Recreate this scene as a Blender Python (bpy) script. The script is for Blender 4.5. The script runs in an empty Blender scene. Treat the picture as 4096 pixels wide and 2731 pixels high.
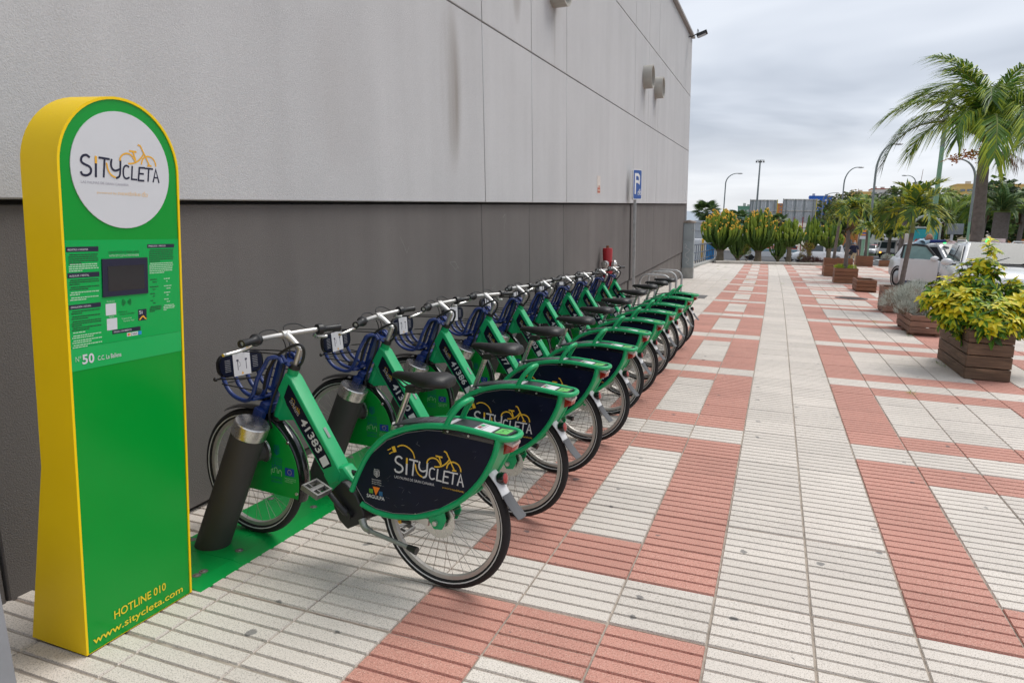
import bpy, bmesh, math, random, json
from mathutils import Vector, Matrix, Euler
R_ = math.radians
C = bpy.context.scene.collection
sc = bpy.context.scene
# ---------------------------------------------------------------- camera
cam_d = bpy.data.cameras.new('camera'); cam = bpy.data.objects.new('camera', cam_d); C.objects.link(cam)
CR, CU, CF = Vector((0.936, 0.352, 0.027)), Vector((-0.081, 0.141, 0.987)), Vector((-0.343, 0.925, -0.160))
CF.normalize(); CR = CF.cross(CU).normalized(); CU = CR.cross(CF).normalized()
CAM_H = 1.6
cam.matrix_world = Matrix((( CR.x, CU.x, -CF.x, 0), (CR.y, CU.y, -CF.y, 0), (CR.z, CU.z, -CF.z, CAM_H), (0, 0, 0, 1)))
cam_d.sensor_width = 36.0; cam_d.lens = 36.0 * 2800 / 4096
cam_d.clip_start = 0.05; cam_d.clip_end = 3000
sc.camera = cam
def project(p):
    d = Vector(p) - Vector((0, 0, CAM_H)); z = d.dot(CF)
    if z < 0.05: return None
    return (2048 + 2800 * d.dot(CR) / z, 1365.5 - 2800 * d.dot(CU) / z)
# ---------------------------------------------------------------- light
SUN_EL, SUN_AZ = R_(58), R_(42)         # azimuth from +Y towards +X
world = bpy.data.worlds.new('World'); sc.world = world; world.use_nodes = True
nt = world.node_tree; nt.nodes.clear()
def N(nt, t, **kw):
    n = nt.nodes.new(t)
    for k, v in kw.items():
        if k.startswith('i_'): n.inputs[k[2:].replace('_', ' ')].default_value = v
        else: setattr(n, k, v)
    return n
def ramp(nt, stops, interp='LINEAR'):
    r = nt.nodes.new('ShaderNodeValToRGB'); r.color_ramp.interpolation = interp
    e = r.color_ramp.elements
    while len(e) < len(stops): e.new(0.5)
    for el, (p, c) in zip(e, stops):
        el.position = p; el.color = c if len(c) == 4 else (*c, 1)
    return r
out = N(nt, 'ShaderNodeOutputWorld'); bg = N(nt, 'ShaderNodeBackground')
sky = N(nt, 'ShaderNodeTexSky', sky_type='NISHITA', sun_disc=False, sun_elevation=SUN_EL, sun_rotation=SUN_AZ, altitude=20, air_density=1.0, dust_density=2.0)
skym = N(nt, 'ShaderNodeVectorMath', operation='SCALE'); skym.inputs['Scale'].default_value = 0.07
nt.links.new(sky.outputs['Color'], skym.inputs[0])
tc = N(nt, 'ShaderNodeTexCoord'); sep = N(nt, 'ShaderNodeSeparateXYZ'); nt.links.new(tc.outputs['Generated'], sep.inputs[0])
# overcast deck: directions laid out on a flat cloud base, z shifted so that the deck reaches the tilted horizon
za = N(nt, 'ShaderNodeMath', operation='ADD', use_clamp=False); za.inputs[1].default_value = 0.13
zm = N(nt, 'ShaderNodeMath', operation='MAXIMUM'); zm.inputs[1].default_value = 0.05
nt.links.new(sep.outputs['Z'], za.inputs[0]); nt.links.new(za.outputs[0], zm.inputs[0])
dv = N(nt, 'ShaderNodeVectorMath', operation='DIVIDE'); cx = N(nt, 'ShaderNodeCombineXYZ')
for i in range(3): nt.links.new(zm.outputs[0], cx.inputs[i])
nt.links.new(tc.outputs['Generated'], dv.inputs[0]); nt.links.new(cx.outputs[0], dv.inputs[1])
mp = N(nt, 'ShaderNodeMapping'); mp.inputs['Scale'].default_value = (0.75, 0.85, 0.0); mp.inputs['Location'].default_value = (3.1, 0.35, 0)
nt.links.new(dv.outputs[0], mp.inputs['Vector'])
n1 = N(nt, 'ShaderNodeTexNoise', i_Scale=1.0, i_Detail=4.0, i_Roughness=0.52, i_Distortion=0.35)
nt.links.new(mp.outputs[0], n1.inputs['Vector'])
cr_ = ramp(nt, [(0.36, (0.34, 0.375, 0.435)), (0.50, (0.465, 0.50, 0.56)), (0.66, (0.61, 0.64, 0.69))])
nt.links.new(n1.outputs['Fac'], cr_.inputs[0])
# paler haze towards the horizon
hz = N(nt, 'ShaderNodeMapRange', interpolation_type='SMOOTHSTEP'); hz.inputs['From Min'].default_value = -0.02; hz.inputs['From Max'].default_value = 0.17
hz.inputs['To Min'].default_value = 0.85; hz.inputs['To Max'].default_value = 0.0
nt.links.new(sep.outputs['Z'], hz.inputs['Value'])
mh = N(nt, 'ShaderNodeMix', data_type='RGBA'); mh.inputs['B'].default_value = (0.64, 0.645, 0.655, 1)
nt.links.new(hz.outputs[0], mh.inputs['Factor']); nt.links.new(cr_.outputs[0], mh.inputs['A'])
mx = N(nt, 'ShaderNodeMix', data_type='RGBA'); mx.inputs['Factor'].default_value = 0.92
nt.links.new(skym.outputs[0], mx.inputs['A']); nt.links.new(mh.outputs['Result'], mx.inputs['B'])
nt.links.new(mx.outputs['Result'], bg.inputs['Color']); bg.inputs['Strength'].default_value = 1.0
nt.links.new(bg.outputs[0], out.inputs[0])
sun_d = bpy.data.lights.new('sun', 'SUN'); sun_d.energy = 1.5; sun_d.angle = R_(34); sun_d.color = (1.0, 0.96, 0.9)
sun = bpy.data.objects.new('sun', sun_d); C.objects.link(sun)
sdir = Vector((math.sin(SUN_AZ) * math.cos(SUN_EL), math.cos(SUN_AZ) * math.cos(SUN_EL), math.sin(SUN_EL)))
sun.rotation_euler = sdir.to_track_quat('Z', 'Y').to_euler()
vs = sc.view_settings; vs.view_transform = 'Standard'; vs.look = 'None'; vs.exposure = 0.62; vs.gamma = 1.0; vs.use_curve_mapping = False
sc.render.engine = 'CYCLES'; sc.cycles.use_denoising = True; sc.cycles.max_bounces = 5; sc.cycles.diffuse_bounces = 2; sc.cycles.use_adaptive_sampling = True; sc.cycles.adaptive_threshold = 0.02
sc.cycles.glossy_bounces = 3; sc.cycles.transmission_bounces = 4; sc.cycles.caustics_reflective = False; sc.cycles.caustics_refractive = False
# ---------------------------------------------------------------- materials
MATS = {}
def srgb(r, g, b):
    f = lambda c: (c / 255 / 12.92) if c <= 10 else ((c / 255 + 0.055) / 1.055) ** 2.4
    return (f(r), f(g), f(b))
def mat(name, col, rough=0.5, metal=0.0, var=0.12, vscale=6.0, bump=0.0, bscale=200.0, coat=0.0, streak=None, dirt=0.0, attr=None, spec=0.5, emit=None, trans=0.0):
    if name in MATS: return MATS[name]
    m = bpy.data.materials.new(name); m.use_nodes = True; t = m.node_tree; b = t.nodes['Principled BSDF']
    L = t.links.new
    b.inputs['Roughness'].default_value = rough; b.inputs['Metallic'].default_value = metal
    b.inputs['Coat Weight'].default_value = coat; b.inputs['Specular IOR Level'].default_value = spec
    if trans: b.inputs['Transmission Weight'].default_value = trans
    base = N(t, 'ShaderNodeRGB'); base.outputs[0].default_value = (*col, 1); cur = base.outputs[0]
    tcn = N(t, 'ShaderNodeTexCoord')
    if var:
        nz = N(t, 'ShaderNodeTexNoise', i_Scale=vscale, i_Detail=5.0, i_Roughness=0.6); L(tcn.outputs['Object'], nz.inputs['Vector'])
        mr = N(t, 'ShaderNodeMapRange'); mr.inputs['From Min'].default_value = 0.25; mr.inputs['From Max'].default_value = 0.75
        mr.inputs['To Min'].default_value = 1 - var; mr.inputs['To Max'].default_value = 1 + var; L(nz.outputs['Fac'], mr.inputs['Value'])
        ml = N(t, 'ShaderNodeVectorMath', operation='SCALE'); L(cur, ml.inputs[0]); L(mr.outputs[0], ml.inputs['Scale']); cur = ml.outputs[0]
        rr = N(t, 'ShaderNodeMapRange'); rr.inputs['To Min'].default_value = max(0.02, rough - 0.08); rr.inputs['To Max'].default_value = min(1, rough + 0.12)
        L(nz.outputs['Fac'], rr.inputs['Value']); L(rr.outputs[0], b.inputs['Roughness'])
    if attr:
        an = N(t, 'ShaderNodeAttribute', attribute_name=attr); mr = N(t, 'ShaderNodeMapRange')
        mr.inputs['To Min'].default_value = 0.88; mr.inputs['To Max'].default_value = 1.08; L(an.outputs['Fac'], mr.inputs['Value'])
        ml = N(t, 'ShaderNodeVectorMath', operation='SCALE'); L(cur, ml.inputs[0]); L(mr.outputs[0], ml.inputs['Scale']); cur = ml.outputs[0]
    if dirt:
        nz = N(t, 'ShaderNodeTexNoise', i_Scale=1.7, i_Detail=8.0, i_Roughness=0.7); L(tcn.outputs['Object'], nz.inputs['Vector'])
        rp = ramp(t, [(0.45, (0, 0, 0)), (0.75, (1, 1, 1))]); L(nz.outputs['Fac'], rp.inputs[0])
        mm = N(t, 'ShaderNodeMix', data_type='RGBA', blend_type='MIX'); sc_ = N(t, 'ShaderNodeMath', operation='MULTIPLY'); sc_.inputs[1].default_value = dirt
        L(rp.outputs[0], sc_.inputs[0]); L(sc_.outputs[0], mm.inputs['Factor']); L(cur, mm.inputs['A']); mm.inputs['B'].default_value = (*[c * 0.45 + 0.02 for c in col], 1); cur = mm.outputs['Result']
    L(cur, b.inputs['Base Color'])
    if emit:
        b.inputs['Emission Color'].default_value = (*emit[0], 1); b.inputs['Emission Strength'].default_value = emit[1]
    if bump:
        nb = N(t, 'ShaderNodeTexNoise', i_Scale=bscale, i_Detail=2.0, i_Roughness=0.65); L(tcn.outputs['Object'], nb.inputs['Vector'])
        bp = N(t, 'ShaderNodeBump', i_Strength=bump, i_Distance=0.01); L(nb.outputs['Fac'], bp.inputs['Height']); L(bp.outputs[0], b.inputs['Normal'])
    MATS[name] = m; return m
def flat(name, col, rough=0.45): return mat(name, col, rough, var=0.03, vscale=30)
# ---------------------------------------------------------------- mesh building
def orth(d):
    d = Vector(d).normalized(); a = Vector((0, 0, 1)) if abs(d.z) < 0.9 else Vector((1, 0, 0))
    x = d.cross(a).normalized(); return x, x.cross(d).normalized()
def smooth_path(pts, sub=4, closed=False):
    P = [Vector(p) for p in pts]; n = len(P); o = []
    rng = range(n if closed else n - 1)
    for i in rng:
        if closed: a, b, c, d = P[(i - 1) % n], P[i], P[(i + 1) % n], P[(i + 2) % n]
        else: a, b, c, d = P[max(i - 1, 0)], P[i], P[i + 1], P[min(i + 2, n - 1)]
        for j in range(sub):
            t = j / sub
            o.append(0.5 * ((2 * b) + (c - a) * t + (2 * a - 5 * b + 4 * c - d) * t * t + (3 * b - a - 3 * c + d) * t ** 3))
    if not closed: o.append(P[-1])
    return o
class MB:
    def __init__(s): s.v = []; s.f = []; s.m = []
    def add(s, vs, fs, mi=0):
        k = len(s.v); s.v += [tuple(v) for v in vs]; s.f += [tuple(i + k for i in f) for f in fs]; s.m += [mi] * len(fs); return s
    def box(s, c, size, M=None, mi=0):
        hx, hy, hz = [q / 2 for q in size]; c = Vector(c)
        vs = [Vector((x, y, z)) for x in (-hx, hx) for y in (-hy, hy) for z in (-hz, hz)]
        vs = [c + (M @ v if M else v) for v in vs]
        return s.add(vs, [(0, 1, 3, 2), (4, 6, 7, 5), (0, 4, 5, 1), (2, 3, 7, 6), (0, 2, 6, 4), (1, 5, 7, 3)], mi)
    def cyl(s, a, b, r0, r1=None, n=12, mi=0, caps=True):
        a, b = Vector(a), Vector(b); r1 = r0 if r1 is None else r1; x, y = orth(b - a); vs = []
        for p, r in ((a, r0), (b, r1)):
            vs += [p + (x * math.cos(q) + y * math.sin(q)) * r for q in [2 * math.pi * i / n for i in range(n)]]
        fs = [(i, (i + 1) % n, n + (i + 1) % n, n + i) for i in range(n)]
        if caps: fs += [tuple(range(n - 1, -1, -1)), tuple(range(n, 2 * n))]
        return s.add(vs, fs, mi)
    def tube(s, pts, r, n=8, closed=False, mi=0, caps=True, sub=0, star=0.0):
        P = smooth_path(pts, sub, closed) if sub else [Vector(p) for p in pts]; m = len(P)
        rr = r if isinstance(r, (list, tuple)) else [r] * m
        if len(rr) != m: rr = [rr[min(int(i * (len(rr) - 1) / (m - 1)), len(rr) - 2)] * (1 - (i * (len(rr) - 1) / (m - 1)) % 1) + rr[min(int(i * (len(rr) - 1) / (m - 1)) + 1, len(rr) - 1)] * ((i * (len(rr) - 1) / (m - 1)) % 1) for i in range(m)]
        x = y = None; vs = []
        for i, p in enumerate(P):
            d = (P[(i + 1) % m] - P[i - 1]) if closed else (P[min(i + 1, m - 1)] - P[max(i - 1, 0)])
            d.normalize()
            if x is None: x, y = orth(d)
            else:
                x = (x - d * x.dot(d)).normalized(); y = x.cross(d).normalized() * 1.0
                y = d.cross(x).normalized() * -1.0
            vs += [p + (x * math.cos(2 * math.pi * k / n) + y * math.sin(2 * math.pi * k / n)) * rr[i] * (1 - star * (k % 2)) for k in range(n)]
        fs = []
        for i in range(m if closed else m - 1):
            j = (i + 1) % m
            fs += [(i * n + k, i * n + (k + 1) % n, j * n + (k + 1) % n, j * n + k) for k in range(n)]
        if caps and not closed: fs += [tuple(range(n - 1, -1, -1)), tuple((m - 1) * n + k for k in range(n))]
        return s.add(vs, fs, mi)
    def lathe(s, prof, c=(0, 0, 0), axis=(0, 0, 1), n=24, mi=0, a0=0.0, a1=None):
        c = Vector(c); ax = Vector(axis).normalized(); x, y = orth(ax); full = a1 is None; a1 = 2 * math.pi if full else a1
        k = n if full else n + 1; vs = []
        for i in range(k):
            q = a0 + (a1 - a0) * i / n; d = x * math.cos(q) + y * math.sin(q)
            vs += [c + d * r + ax * h for r, h in prof]
        m = len(prof); fs = []
        for i in range(n):
            j = (i + 1) % k
            fs += [(i * m + p, j * m + p, j * m + p + 1, i * m + p + 1) for p in range(m - 1)]
        return s.add(vs, fs, mi)
    def prism(s, poly, f, th, mi=0, holes=None):
        """poly: 2D points; f(a,b,t)->3D; extruded t from -th/2..th/2 (th may be (t0,t1))"""
        t0, t1 = th if isinstance(th, tuple) else (-th / 2, th / 2); n = len(poly)
        vs = [f(a, b, t0) for a, b in poly] + [f(a, b, t1) for a, b in poly]
        return s.add(vs, [tuple(range(n - 1, -1, -1)), tuple(range(n, 2 * n))] + [(i, (i + 1) % n, n + (i + 1) % n, n + i) for i in range(n)], mi)
    def sphere(s, c, r, n=12, m=8, mi=0, sc=(1, 1, 1), M=None):
        c = Vector(c); vs = []
        for j in range(m + 1):
            th = math.pi * j / m
            for i in range(n):
                q = 2 * math.pi * i / n; v = Vector((r * sc[0] * math.sin(th) * math.cos(q), r * sc[1] * math.sin(th) * math.sin(q), r * sc[2] * math.cos(th)))
                vs.append(c + (M @ v if M else v))
        return s.add(vs, [(j * n + i, (j + 1) * n + i, (j + 1) * n + (i + 1) % n, j * n + (i + 1) % n) for j in range(m) for i in range(n)], mi)
    def ribbon(s, pts, w, f, lift=0.0, sub=0, mi=0):
        """flat mitred stroke; pts 2D, f(a,b,h)->3D"""
        P = [Vector((p[0], p[1], 0)) for p in pts]
        if sub and len(P) > 2: P = smooth_path(P, sub)
        d0 = (P[1] - P[0]).normalized(); d1 = (P[-1] - P[-2]).normalized(); P[0] = P[0] - d0 * w * 0.25; P[-1] = P[-1] + d1 * w * 0.25
        vs = []; n = len(P)
        for i, p in enumerate(P):
            a = (p - P[i - 1]).normalized() if i else (P[1] - p).normalized(); b = (P[i + 1] - p).normalized() if i < n - 1 else a
            na = Vector((-a.y, a.x, 0)); nb = Vector((-b.y, b.x, 0)); mt = (na + nb)
            mt = mt.normalized() if mt.length > 1e-6 else na; k = min(1.8, 1 / max(0.3, mt.dot(na)))
            vs += [f(*(p + mt * w / 2 * k)[:2], lift), f(*(p - mt * w / 2 * k)[:2], lift)]
        return s.add(vs, [(2 * i, 2 * i + 1, 2 * i + 3, 2 * i + 2) for i in range(n - 1)], mi)
    def mesh(s, name, mats, smooth=True, angle=38, bevel=0.0, seg=2):
        me = bpy.data.meshes.new(name); me.from_pydata([tuple(v) for v in s.v], [], s.f)
        mats = mats if isinstance(mats, (list, tuple)) else [mats]
        for m in mats: me.materials.append(m)
        me.polygons.foreach_set('material_index', s.m)
        bm = bmesh.new(); bm.from_mesh(me); bmesh.ops.recalc_face_normals(bm, faces=bm.faces)
        if bevel:
            ed = [e for e in bm.edges if len(e.link_faces) == 2 and e.calc_face_angle(0) > R_(30)]
            bmesh.ops.bevel(bm, geom=ed, offset=bevel, segments=seg, affect='EDGES', profile=0.7, clamp_overlap=True)
        bm.to_mesh(me); bm.free()
        if smooth:
            me.shade_smooth(); me.set_sharp_from_angle(angle=R_(angle))
        me.update(); return me
    def obj(s, name, mats, parent=None, kind=None, **kw): return link(name, s.mesh(name, mats, **kw), parent, kind)
def link(name, me, parent=None, kind=None, M=None):
    o = bpy.data.objects.new(name, me); C.objects.link(o)
    if parent is not None: o.parent = parent
    if M is not None: o.matrix_local = M
    if kind: o['kind'] = kind
    return o
def tag(o, label, cat, group=None):
    o['label'] = label; o['category'] = cat
    if group: o['group'] = group
    return o
def thing(name, label, cat, loc=(0, 0, 0), rz=0.0, group=None, M=None):
    o = bpy.data.objects.new(name, None); C.objects.link(o); o.empty_display_size = 0.2
    if M is not None: o.matrix_world = M
    else: o.location = loc; o.rotation_euler = (0, 0, rz)
    return tag(o, label, cat, group)
def dup(root, label=None, loc=None, rz=None):
    def cp(o, par):
        c = o.copy(); C.objects.link(c)
        if par is not None: c.parent = par; c.matrix_parent_inverse = o.matrix_parent_inverse.copy()
        for ch in o.children: cp(ch, c)
        return c
    r = cp(root, None)
    if label: r['label'] = label
    if loc is not None: r.location = loc
    if rz is not None: r.rotation_euler = (0, 0, rz)
    return r
TXT = {}
def text_geo(s, bold=0.0):
    """(vertices, faces, width) of a line of lettering, cap height 1, baseline y=0"""
    if (s, bold) in TXT: return TXT[(s, bold)]
    cu = bpy.data.curves.new('lettering', 'FONT'); cu.body = s; cu.size = 1.0; cu.offset = bold; cu.resolution_u = 3; cu.fill_mode = 'FRONT'
    o = bpy.data.objects.new('lettering', cu); C.objects.link(o)
    dg = bpy.context.evaluated_depsgraph_get(); me = bpy.data.meshes.new_from_object(o.evaluated_get(dg))
    vs = [v.co.copy() for v in me.vertices]; fs = [tuple(p.vertices) for p in me.polygons]
    bpy.data.objects.remove(o); bpy.data.curves.remove(cu); bpy.data.meshes.remove(me)
    k = 1 / 0.729
    vs = [(v.x * k, v.y * k) for v in vs]; x0 = min(v[0] for v in vs); vs = [(x - x0, y) for x, y in vs]
    TXT[(s, bold)] = (vs, fs, max(v[0] for v in vs)); return TXT[(s, bold)]
def put_text(mb, s, f, x0, y0, x1=None, h=None, lift=0.0, bold=0.0, mi=0, ang=0.0):
    """lettering from (x0,y0), fitted to x1 and/or cap height h, on the surface f(a,b,lift)"""
    vs, fs, w = text_geo(s, bold)
    sx = ((x1 - x0) / w) if x1 is not None else h; sy = h if h is not None else sx; ca, sa = math.cos(ang), math.sin(ang)
    mb.add([f(x0 + x * sx * ca - y * sy * sa, y0 + x * sx * sa + y * sy * ca, lift) for x, y in vs], fs, mi)
# ================================================================ pavement
def pave_mat(name, col, speck):
    m = bpy.data.materials.new(name); m.use_nodes = True; t = m.node_tree; b = t.nodes['Principled BSDF']; L = t.links.new
    b.inputs['Roughness'].default_value = 0.72; b.inputs['Specular IOR Level'].default_value = 0.35
    g = N(t, 'ShaderNodeNewGeometry'); P = g.outputs['Position']
    an = N(t, 'ShaderNodeAttribute', attribute_name='rnd')
    mr = N(t, 'ShaderNodeMapRange'); mr.inputs['To Min'].default_value = 0.935; mr.inputs['To Max'].default_value = 1.035; L(an.outputs['Fac'], mr.inputs['Value'])
    n1 = N(t, 'ShaderNodeTexNoise', i_Scale=1.1, i_Detail=4.0, i_Roughness=0.65); L(P, n1.inputs['Vector'])
    m1 = N(t, 'ShaderNodeMapRange'); m1.inputs['From Min'].default_value = 0.3; m1.inputs['From Max'].default_value = 0.7; m1.inputs['To Min'].default_value = 0.90; m1.inputs['To Max'].default_value = 1.05; L(n1.outputs['Fac'], m1.inputs['Value'])
    mu = N(t, 'ShaderNodeMath', operation='MULTIPLY'); L(mr.outputs[0], mu.inputs[0]); L(m1.outputs[0], mu.inputs[1])
    # aggregate specks
    n2 = N(t, 'ShaderNodeTexNoise', i_Scale=190.0, i_Detail=1.0, i_Roughness=0.7); L(P, n2.inputs['Vector'])
    r2 = ramp(t, [(0.36, (*[c * 0.62 for c in col], 1)), (0.44, (*col, 1)), (0.60, (*col, 1)), (0.70, speck)]); L(n2.outputs['Fac'], r2.inputs[0])
    s1 = N(t, 'ShaderNodeVectorMath', operation='SCALE'); L(r2.outputs[0], s1.inputs[0]); L(mu.outputs[0], s1.inputs['Scale'])
    # trodden gum and small stains: sparse cells
    wv = N(t, 'ShaderNodeTexNoise', i_Scale=16.0, i_Detail=2.0); L(P, wv.inputs['Vector'])
    wa = N(t, 'ShaderNodeVectorMath', operation='MULTIPLY_ADD'); L(wv.outputs['Color'], wa.inputs[0]); wa.inputs[1].default_value = (0.05, 0.05, 0); L(P, wa.inputs[2])
    vo = N(t, 'ShaderNodeTexVoronoi', voronoi_dimensions='2D', i_Scale=2.8, i_Randomness=1.0); L(wa.outputs[0], vo.inputs['Vector'])
    sx = N(t, 'ShaderNodeSeparateColor'); L(vo.outputs['Color'], sx.inputs[0])
    rad = N(t, 'ShaderNodeMapRange'); rad.inputs['From Min'].default_value = 0.42; rad.inputs['From Max'].default_value = 1.0; rad.inputs['To Min'].default_value = 0.0; rad.inputs['To Max'].default_value = 0.062; L(sx.outputs[0], rad.inputs['Value'])
    lt = N(t, 'ShaderNodeMath', operation='SUBTRACT'); L(rad.outputs[0], lt.inputs[0]); L(vo.outputs['Distance'], lt.inputs[1])
    ms = N(t, 'ShaderNodeMapRange'); ms.inputs['From Min'].default_value = -0.004; ms.inputs['From Max'].default_value = 0.012; ms.inputs['To Max'].default_value = 0.7; L(lt.outputs[0], ms.inputs['Value'])
    mm = N(t, 'ShaderNodeMix', data_type='RGBA'); L(ms.outputs[0], mm.inputs['Factor']); L(s1.outputs[0], mm.inputs['A']); mm.inputs['B'].default_value = (0.10, 0.10, 0.105, 1)
    L(mm.outputs['Result'], b.inputs['Base Color'])
    bp = N(t, 'ShaderNodeBump', i_Strength=0.35, i_Distance=0.002); L(n2.outputs['Fac'], bp.inputs['Height']); L(bp.outputs[0], b.inputs['Normal'])
    return m
M_cream = pave_mat('paving cream', (0.70, 0.635, 0.565), (0.78, 0.73, 0.68))
M_red = pave_mat('paving red', (0.57, 0.275, 0.215), (0.68, 0.46, 0.37))
M_groove_c = mat('groove dirt', (0.42, 0.33, 0.27), 0.95, var=0.3, vscale=9)
M_groove_r = mat('groove dirt red', (0.33, 0.14, 0.12), 0.95, var=0.25, vscale=9)
M_bed = mat('joint mortar', (0.38, 0.325, 0.27), 0.95, var=0.45, vscale=14, bump=0.4, bscale=120)
W = 0.397; E0 = -0.133
VB = [0.23, 3.058, 5.921, 8.68, 11.735, 14.80, 17.86, 20.68, 23.82, 26.87]
while VB[-1] < 44: VB.append(VB[-1] + 3.05)
rows = []                       # (v0, v1, kind)
for a, b in zip(VB[:-1], VB[1:]):
    h = (b - a) / 7
    for i, kd in enumerate(('c', 'l', 'l', 'l', 'l', 'a', 'b')): rows.append((a + i * h, a + (i + 1) * h, kd))
def ushift(v): return -0.000297 * max(0.0, v - 12) ** 2
def colour(k, kd):
    if k in (-3, -1, 2, 6, 8, 13): return 'c' if kd == 'b' else 'r'
    if k in (0, 1) or k <= -4: return 'c'
    return 'r' if kd in 'ac' else 'c'
def tile_geo(mb, f, mi0, mi1, nb=5):
    """a paving tile: a base with five proud bars across it; f maps the unit square to 3D"""
    mb.add([f(x, y, -0.008) for x, y in ((0, 0), (1, 0), (1, 1), (0, 1))], [(0, 1, 2, 3)], mi1)
    g = 0.062; e = 0.008
    for i in range(nb):
        y0, y1 = i / nb + g / nb, (i + 1) / nb - g / nb
        lo = [(0, y0), (1, y0), (1, y1), (0, y1)]; hi = [(e, y0 + e), (1 - e, y0 + e), (1 - e, y1 - e), (e, y1 - e)]
        mb.add([f(*p, -0.008) for p in lo] + [f(*p, 0) for p in hi], [(4, 5, 6, 7), (0, 1, 5, 4), (1, 2, 6, 5), (2, 3, 7, 6), (3, 0, 4, 7)], mi0)

bedm = MB()
bedm.add([(-3.6, -3, -0.0085), (14, -3, -0.0085), (14, 44.6, -0.0085), (-3.6, 44.6, -0.0085)], [(0, 1, 2, 3)])
pavement = bedm.obj('pavement', M_bed, kind='structure', smooth=False)
tiles = []
random.seed(5)
for (v0, v1, kd) in rows:
    vm = (v0 + v1) / 2; s = ushift(vm)
    for k in range(-8, 22):
        u0 = E0 + W * k + s
        if u0 + W > 13.5: continue
        cs = [project((u0, v0, 0)), project((u0 + W, v0, 0)), project((u0 + W, v1, 0)), project((u0, v1, 0))]
        area = 0
        if all(cs):
            cc = [(min(max(x, 0), 4096), min(max(y, 0), 2731)) for x, y in cs]
            area = abs(sum(cc[i][0] * cc[(i + 1) % 4][1] - cc[(i + 1) % 4][0] * cc[i][1] for i in range(4))) / 2
            if (k < -5 and vm < 11) : area *= 0.02
        tiles.append((area, u0, v0, v1, colour(k, kd), random.random(), k))
tiles.sort(key=lambda q: -q[0])
def rnd_attr(me, vals):
    a = me.attributes.new('rnd', 'FLOAT', 'POINT'); a.data.foreach_set('value', vals)
var_m = {}
for cc in 'cr':
    for j in range(5):
        mb = MB(); tile_geo(mb, lambda x, y, z: (x, y, z), 0, 1)
        me = mb.mesh('tile', [M_cream, M_groove_c] if cc == 'c' else [M_red, M_groove_r], smooth=False)
        rnd_attr(me, [j / 4] * len(me.vertices)); var_m[cc, j] = me
jx, jy = 0.0085, 0.0075
for area, u0, v0, v1, cc, r, k in tiles[:300]:
    o = link('tile', var_m[cc, int(r * 4.99)], pavement)
    o.location = (u0 + jx / 2, v0 + jy / 2, random.uniform(-0.0015, 0.0015)); o.scale = (W - jx, v1 - v0 - jy, 1)
    o.rotation_euler = (0, 0, random.uniform(-0.003, 0.003))
mb = MB(); vals = []
for area, u0, v0, v1, cc, r, k in tiles[300:]:
    s0, s1 = ushift(v0), ushift(v1); sm = ushift((v0 + v1) / 2); dz = random.uniform(-0.0015, 0.0015)
    f = lambda x, y, z: (u0 - sm + (s0 + (s1 - s0) * y) + jx / 2 + x * (W - jx), v0 + jy / 2 + y * (v1 - v0 - jy), z + dz)
    n0 = len(mb.v)
    if v0 > 30: mb.add([f(0, 0, 0), f(1, 0, 0), f(1, 1, 0), f(0, 1, 0)], [(0, 1, 2, 3)], 0 if cc == 'c' else 2)
    else: tile_geo(mb, f, 0 if cc == 'c' else 2, 1 if cc == 'c' else 3)
    vals += [r] * (len(mb.v) - n0)
me = bpy.data.meshes.new('tile'); me.from_pydata(mb.v, [], mb.f)
for m_ in (M_cream, M_groove_c, M_red, M_groove_r): me.materials.append(m_)
me.polygons.foreach_set('material_index', mb.m); rnd_attr(me, vals)
link('tile', me, pavement, kind='stuff')
# ================================================================ ground beyond the plaza
M_asph = mat('asphalt', (0.075, 0.076, 0.08), 0.9, var=0.2, vscale=0.8, bump=0.3, bscale=40)
M_grass = mat('grass', (0.085, 0.15, 0.035), 0.95, var=0.3, vscale=1.2, bump=0.8, bscale=9)
M_white = mat('white road paint', (0.7, 0.7, 0.69), 0.7, var=0.1)
M_kerb = mat('kerb stone', (0.34, 0.31, 0.27), 0.9, var=0.25, vscale=3, bump=0.4, bscale=60)
def gz(v):
    K = [(44.6, 0.0), (46.0, -0.30), (52, -0.42), (75, -0.88), (130, -0.90)]
    if v <= 44.6: return 0.0
    for (a, za), (b, zb) in zip(K[:-1], K[1:]):
        if v <= b: return za + (zb - za) * (v - a) / (b - a)
    return -0.90
def far_z(u, v):
    if v <= 130: return gz(v)
    return -0.9 + (0.042 * (v - 130) if u >= -2 else -0.2 * min(v - 130, 60))
us = [-2500, -600, -200, -80, -30, -14, -6, 0, 8, 20, 40, 80, 200, 600, 2500]; vsn = [-300, -40, -4, 20, 44.6, 46.0, 52, 75, 130, 200, 250, 600, 2600]
gv = [(u, v, far_z(u, v) - 0.03) for v in vsn for u in us]; nu = len(us)
mb = MB(); mb.add(gv, [(j * nu + i, j * nu + i + 1, (j + 1) * nu + i + 1, (j + 1) * nu + i) for j in range(len(vsn) - 1) for i in range(nu - 1)])
mb.obj('ground', mat('ground dust', (0.26, 0.235, 0.20), 0.95, var=0.2, vscale=0.3), kind='structure', smooth=False)
def sheet(name, pts, m, dz, kind='structure'):
    mb = MB(); ys = sorted(set([p[1] for p in pts]))
    (ua, va), (ub, vb) = pts; cuts = [va] + [q for q in (44.6, 46.0, 52, 75, 130) if va < q < vb] + [vb]
    for a, b in zip(cuts[:-1], cuts[1:]): mb.add([(ua, a, gz(a) + dz), (ub, a, gz(a) + dz), (ub, b, gz(b) + dz), (ua, b, gz(b) + dz)], [(0, 1, 2, 3)])
    return mb.obj(name, m, kind=kind, smooth=False)
sheet('road', ((-40, 46.2), (60, 112)), M_asph, -0.02)
sheet('road', ((13.5, -4), (60, 44.6)), M_asph, -0.02)
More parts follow.
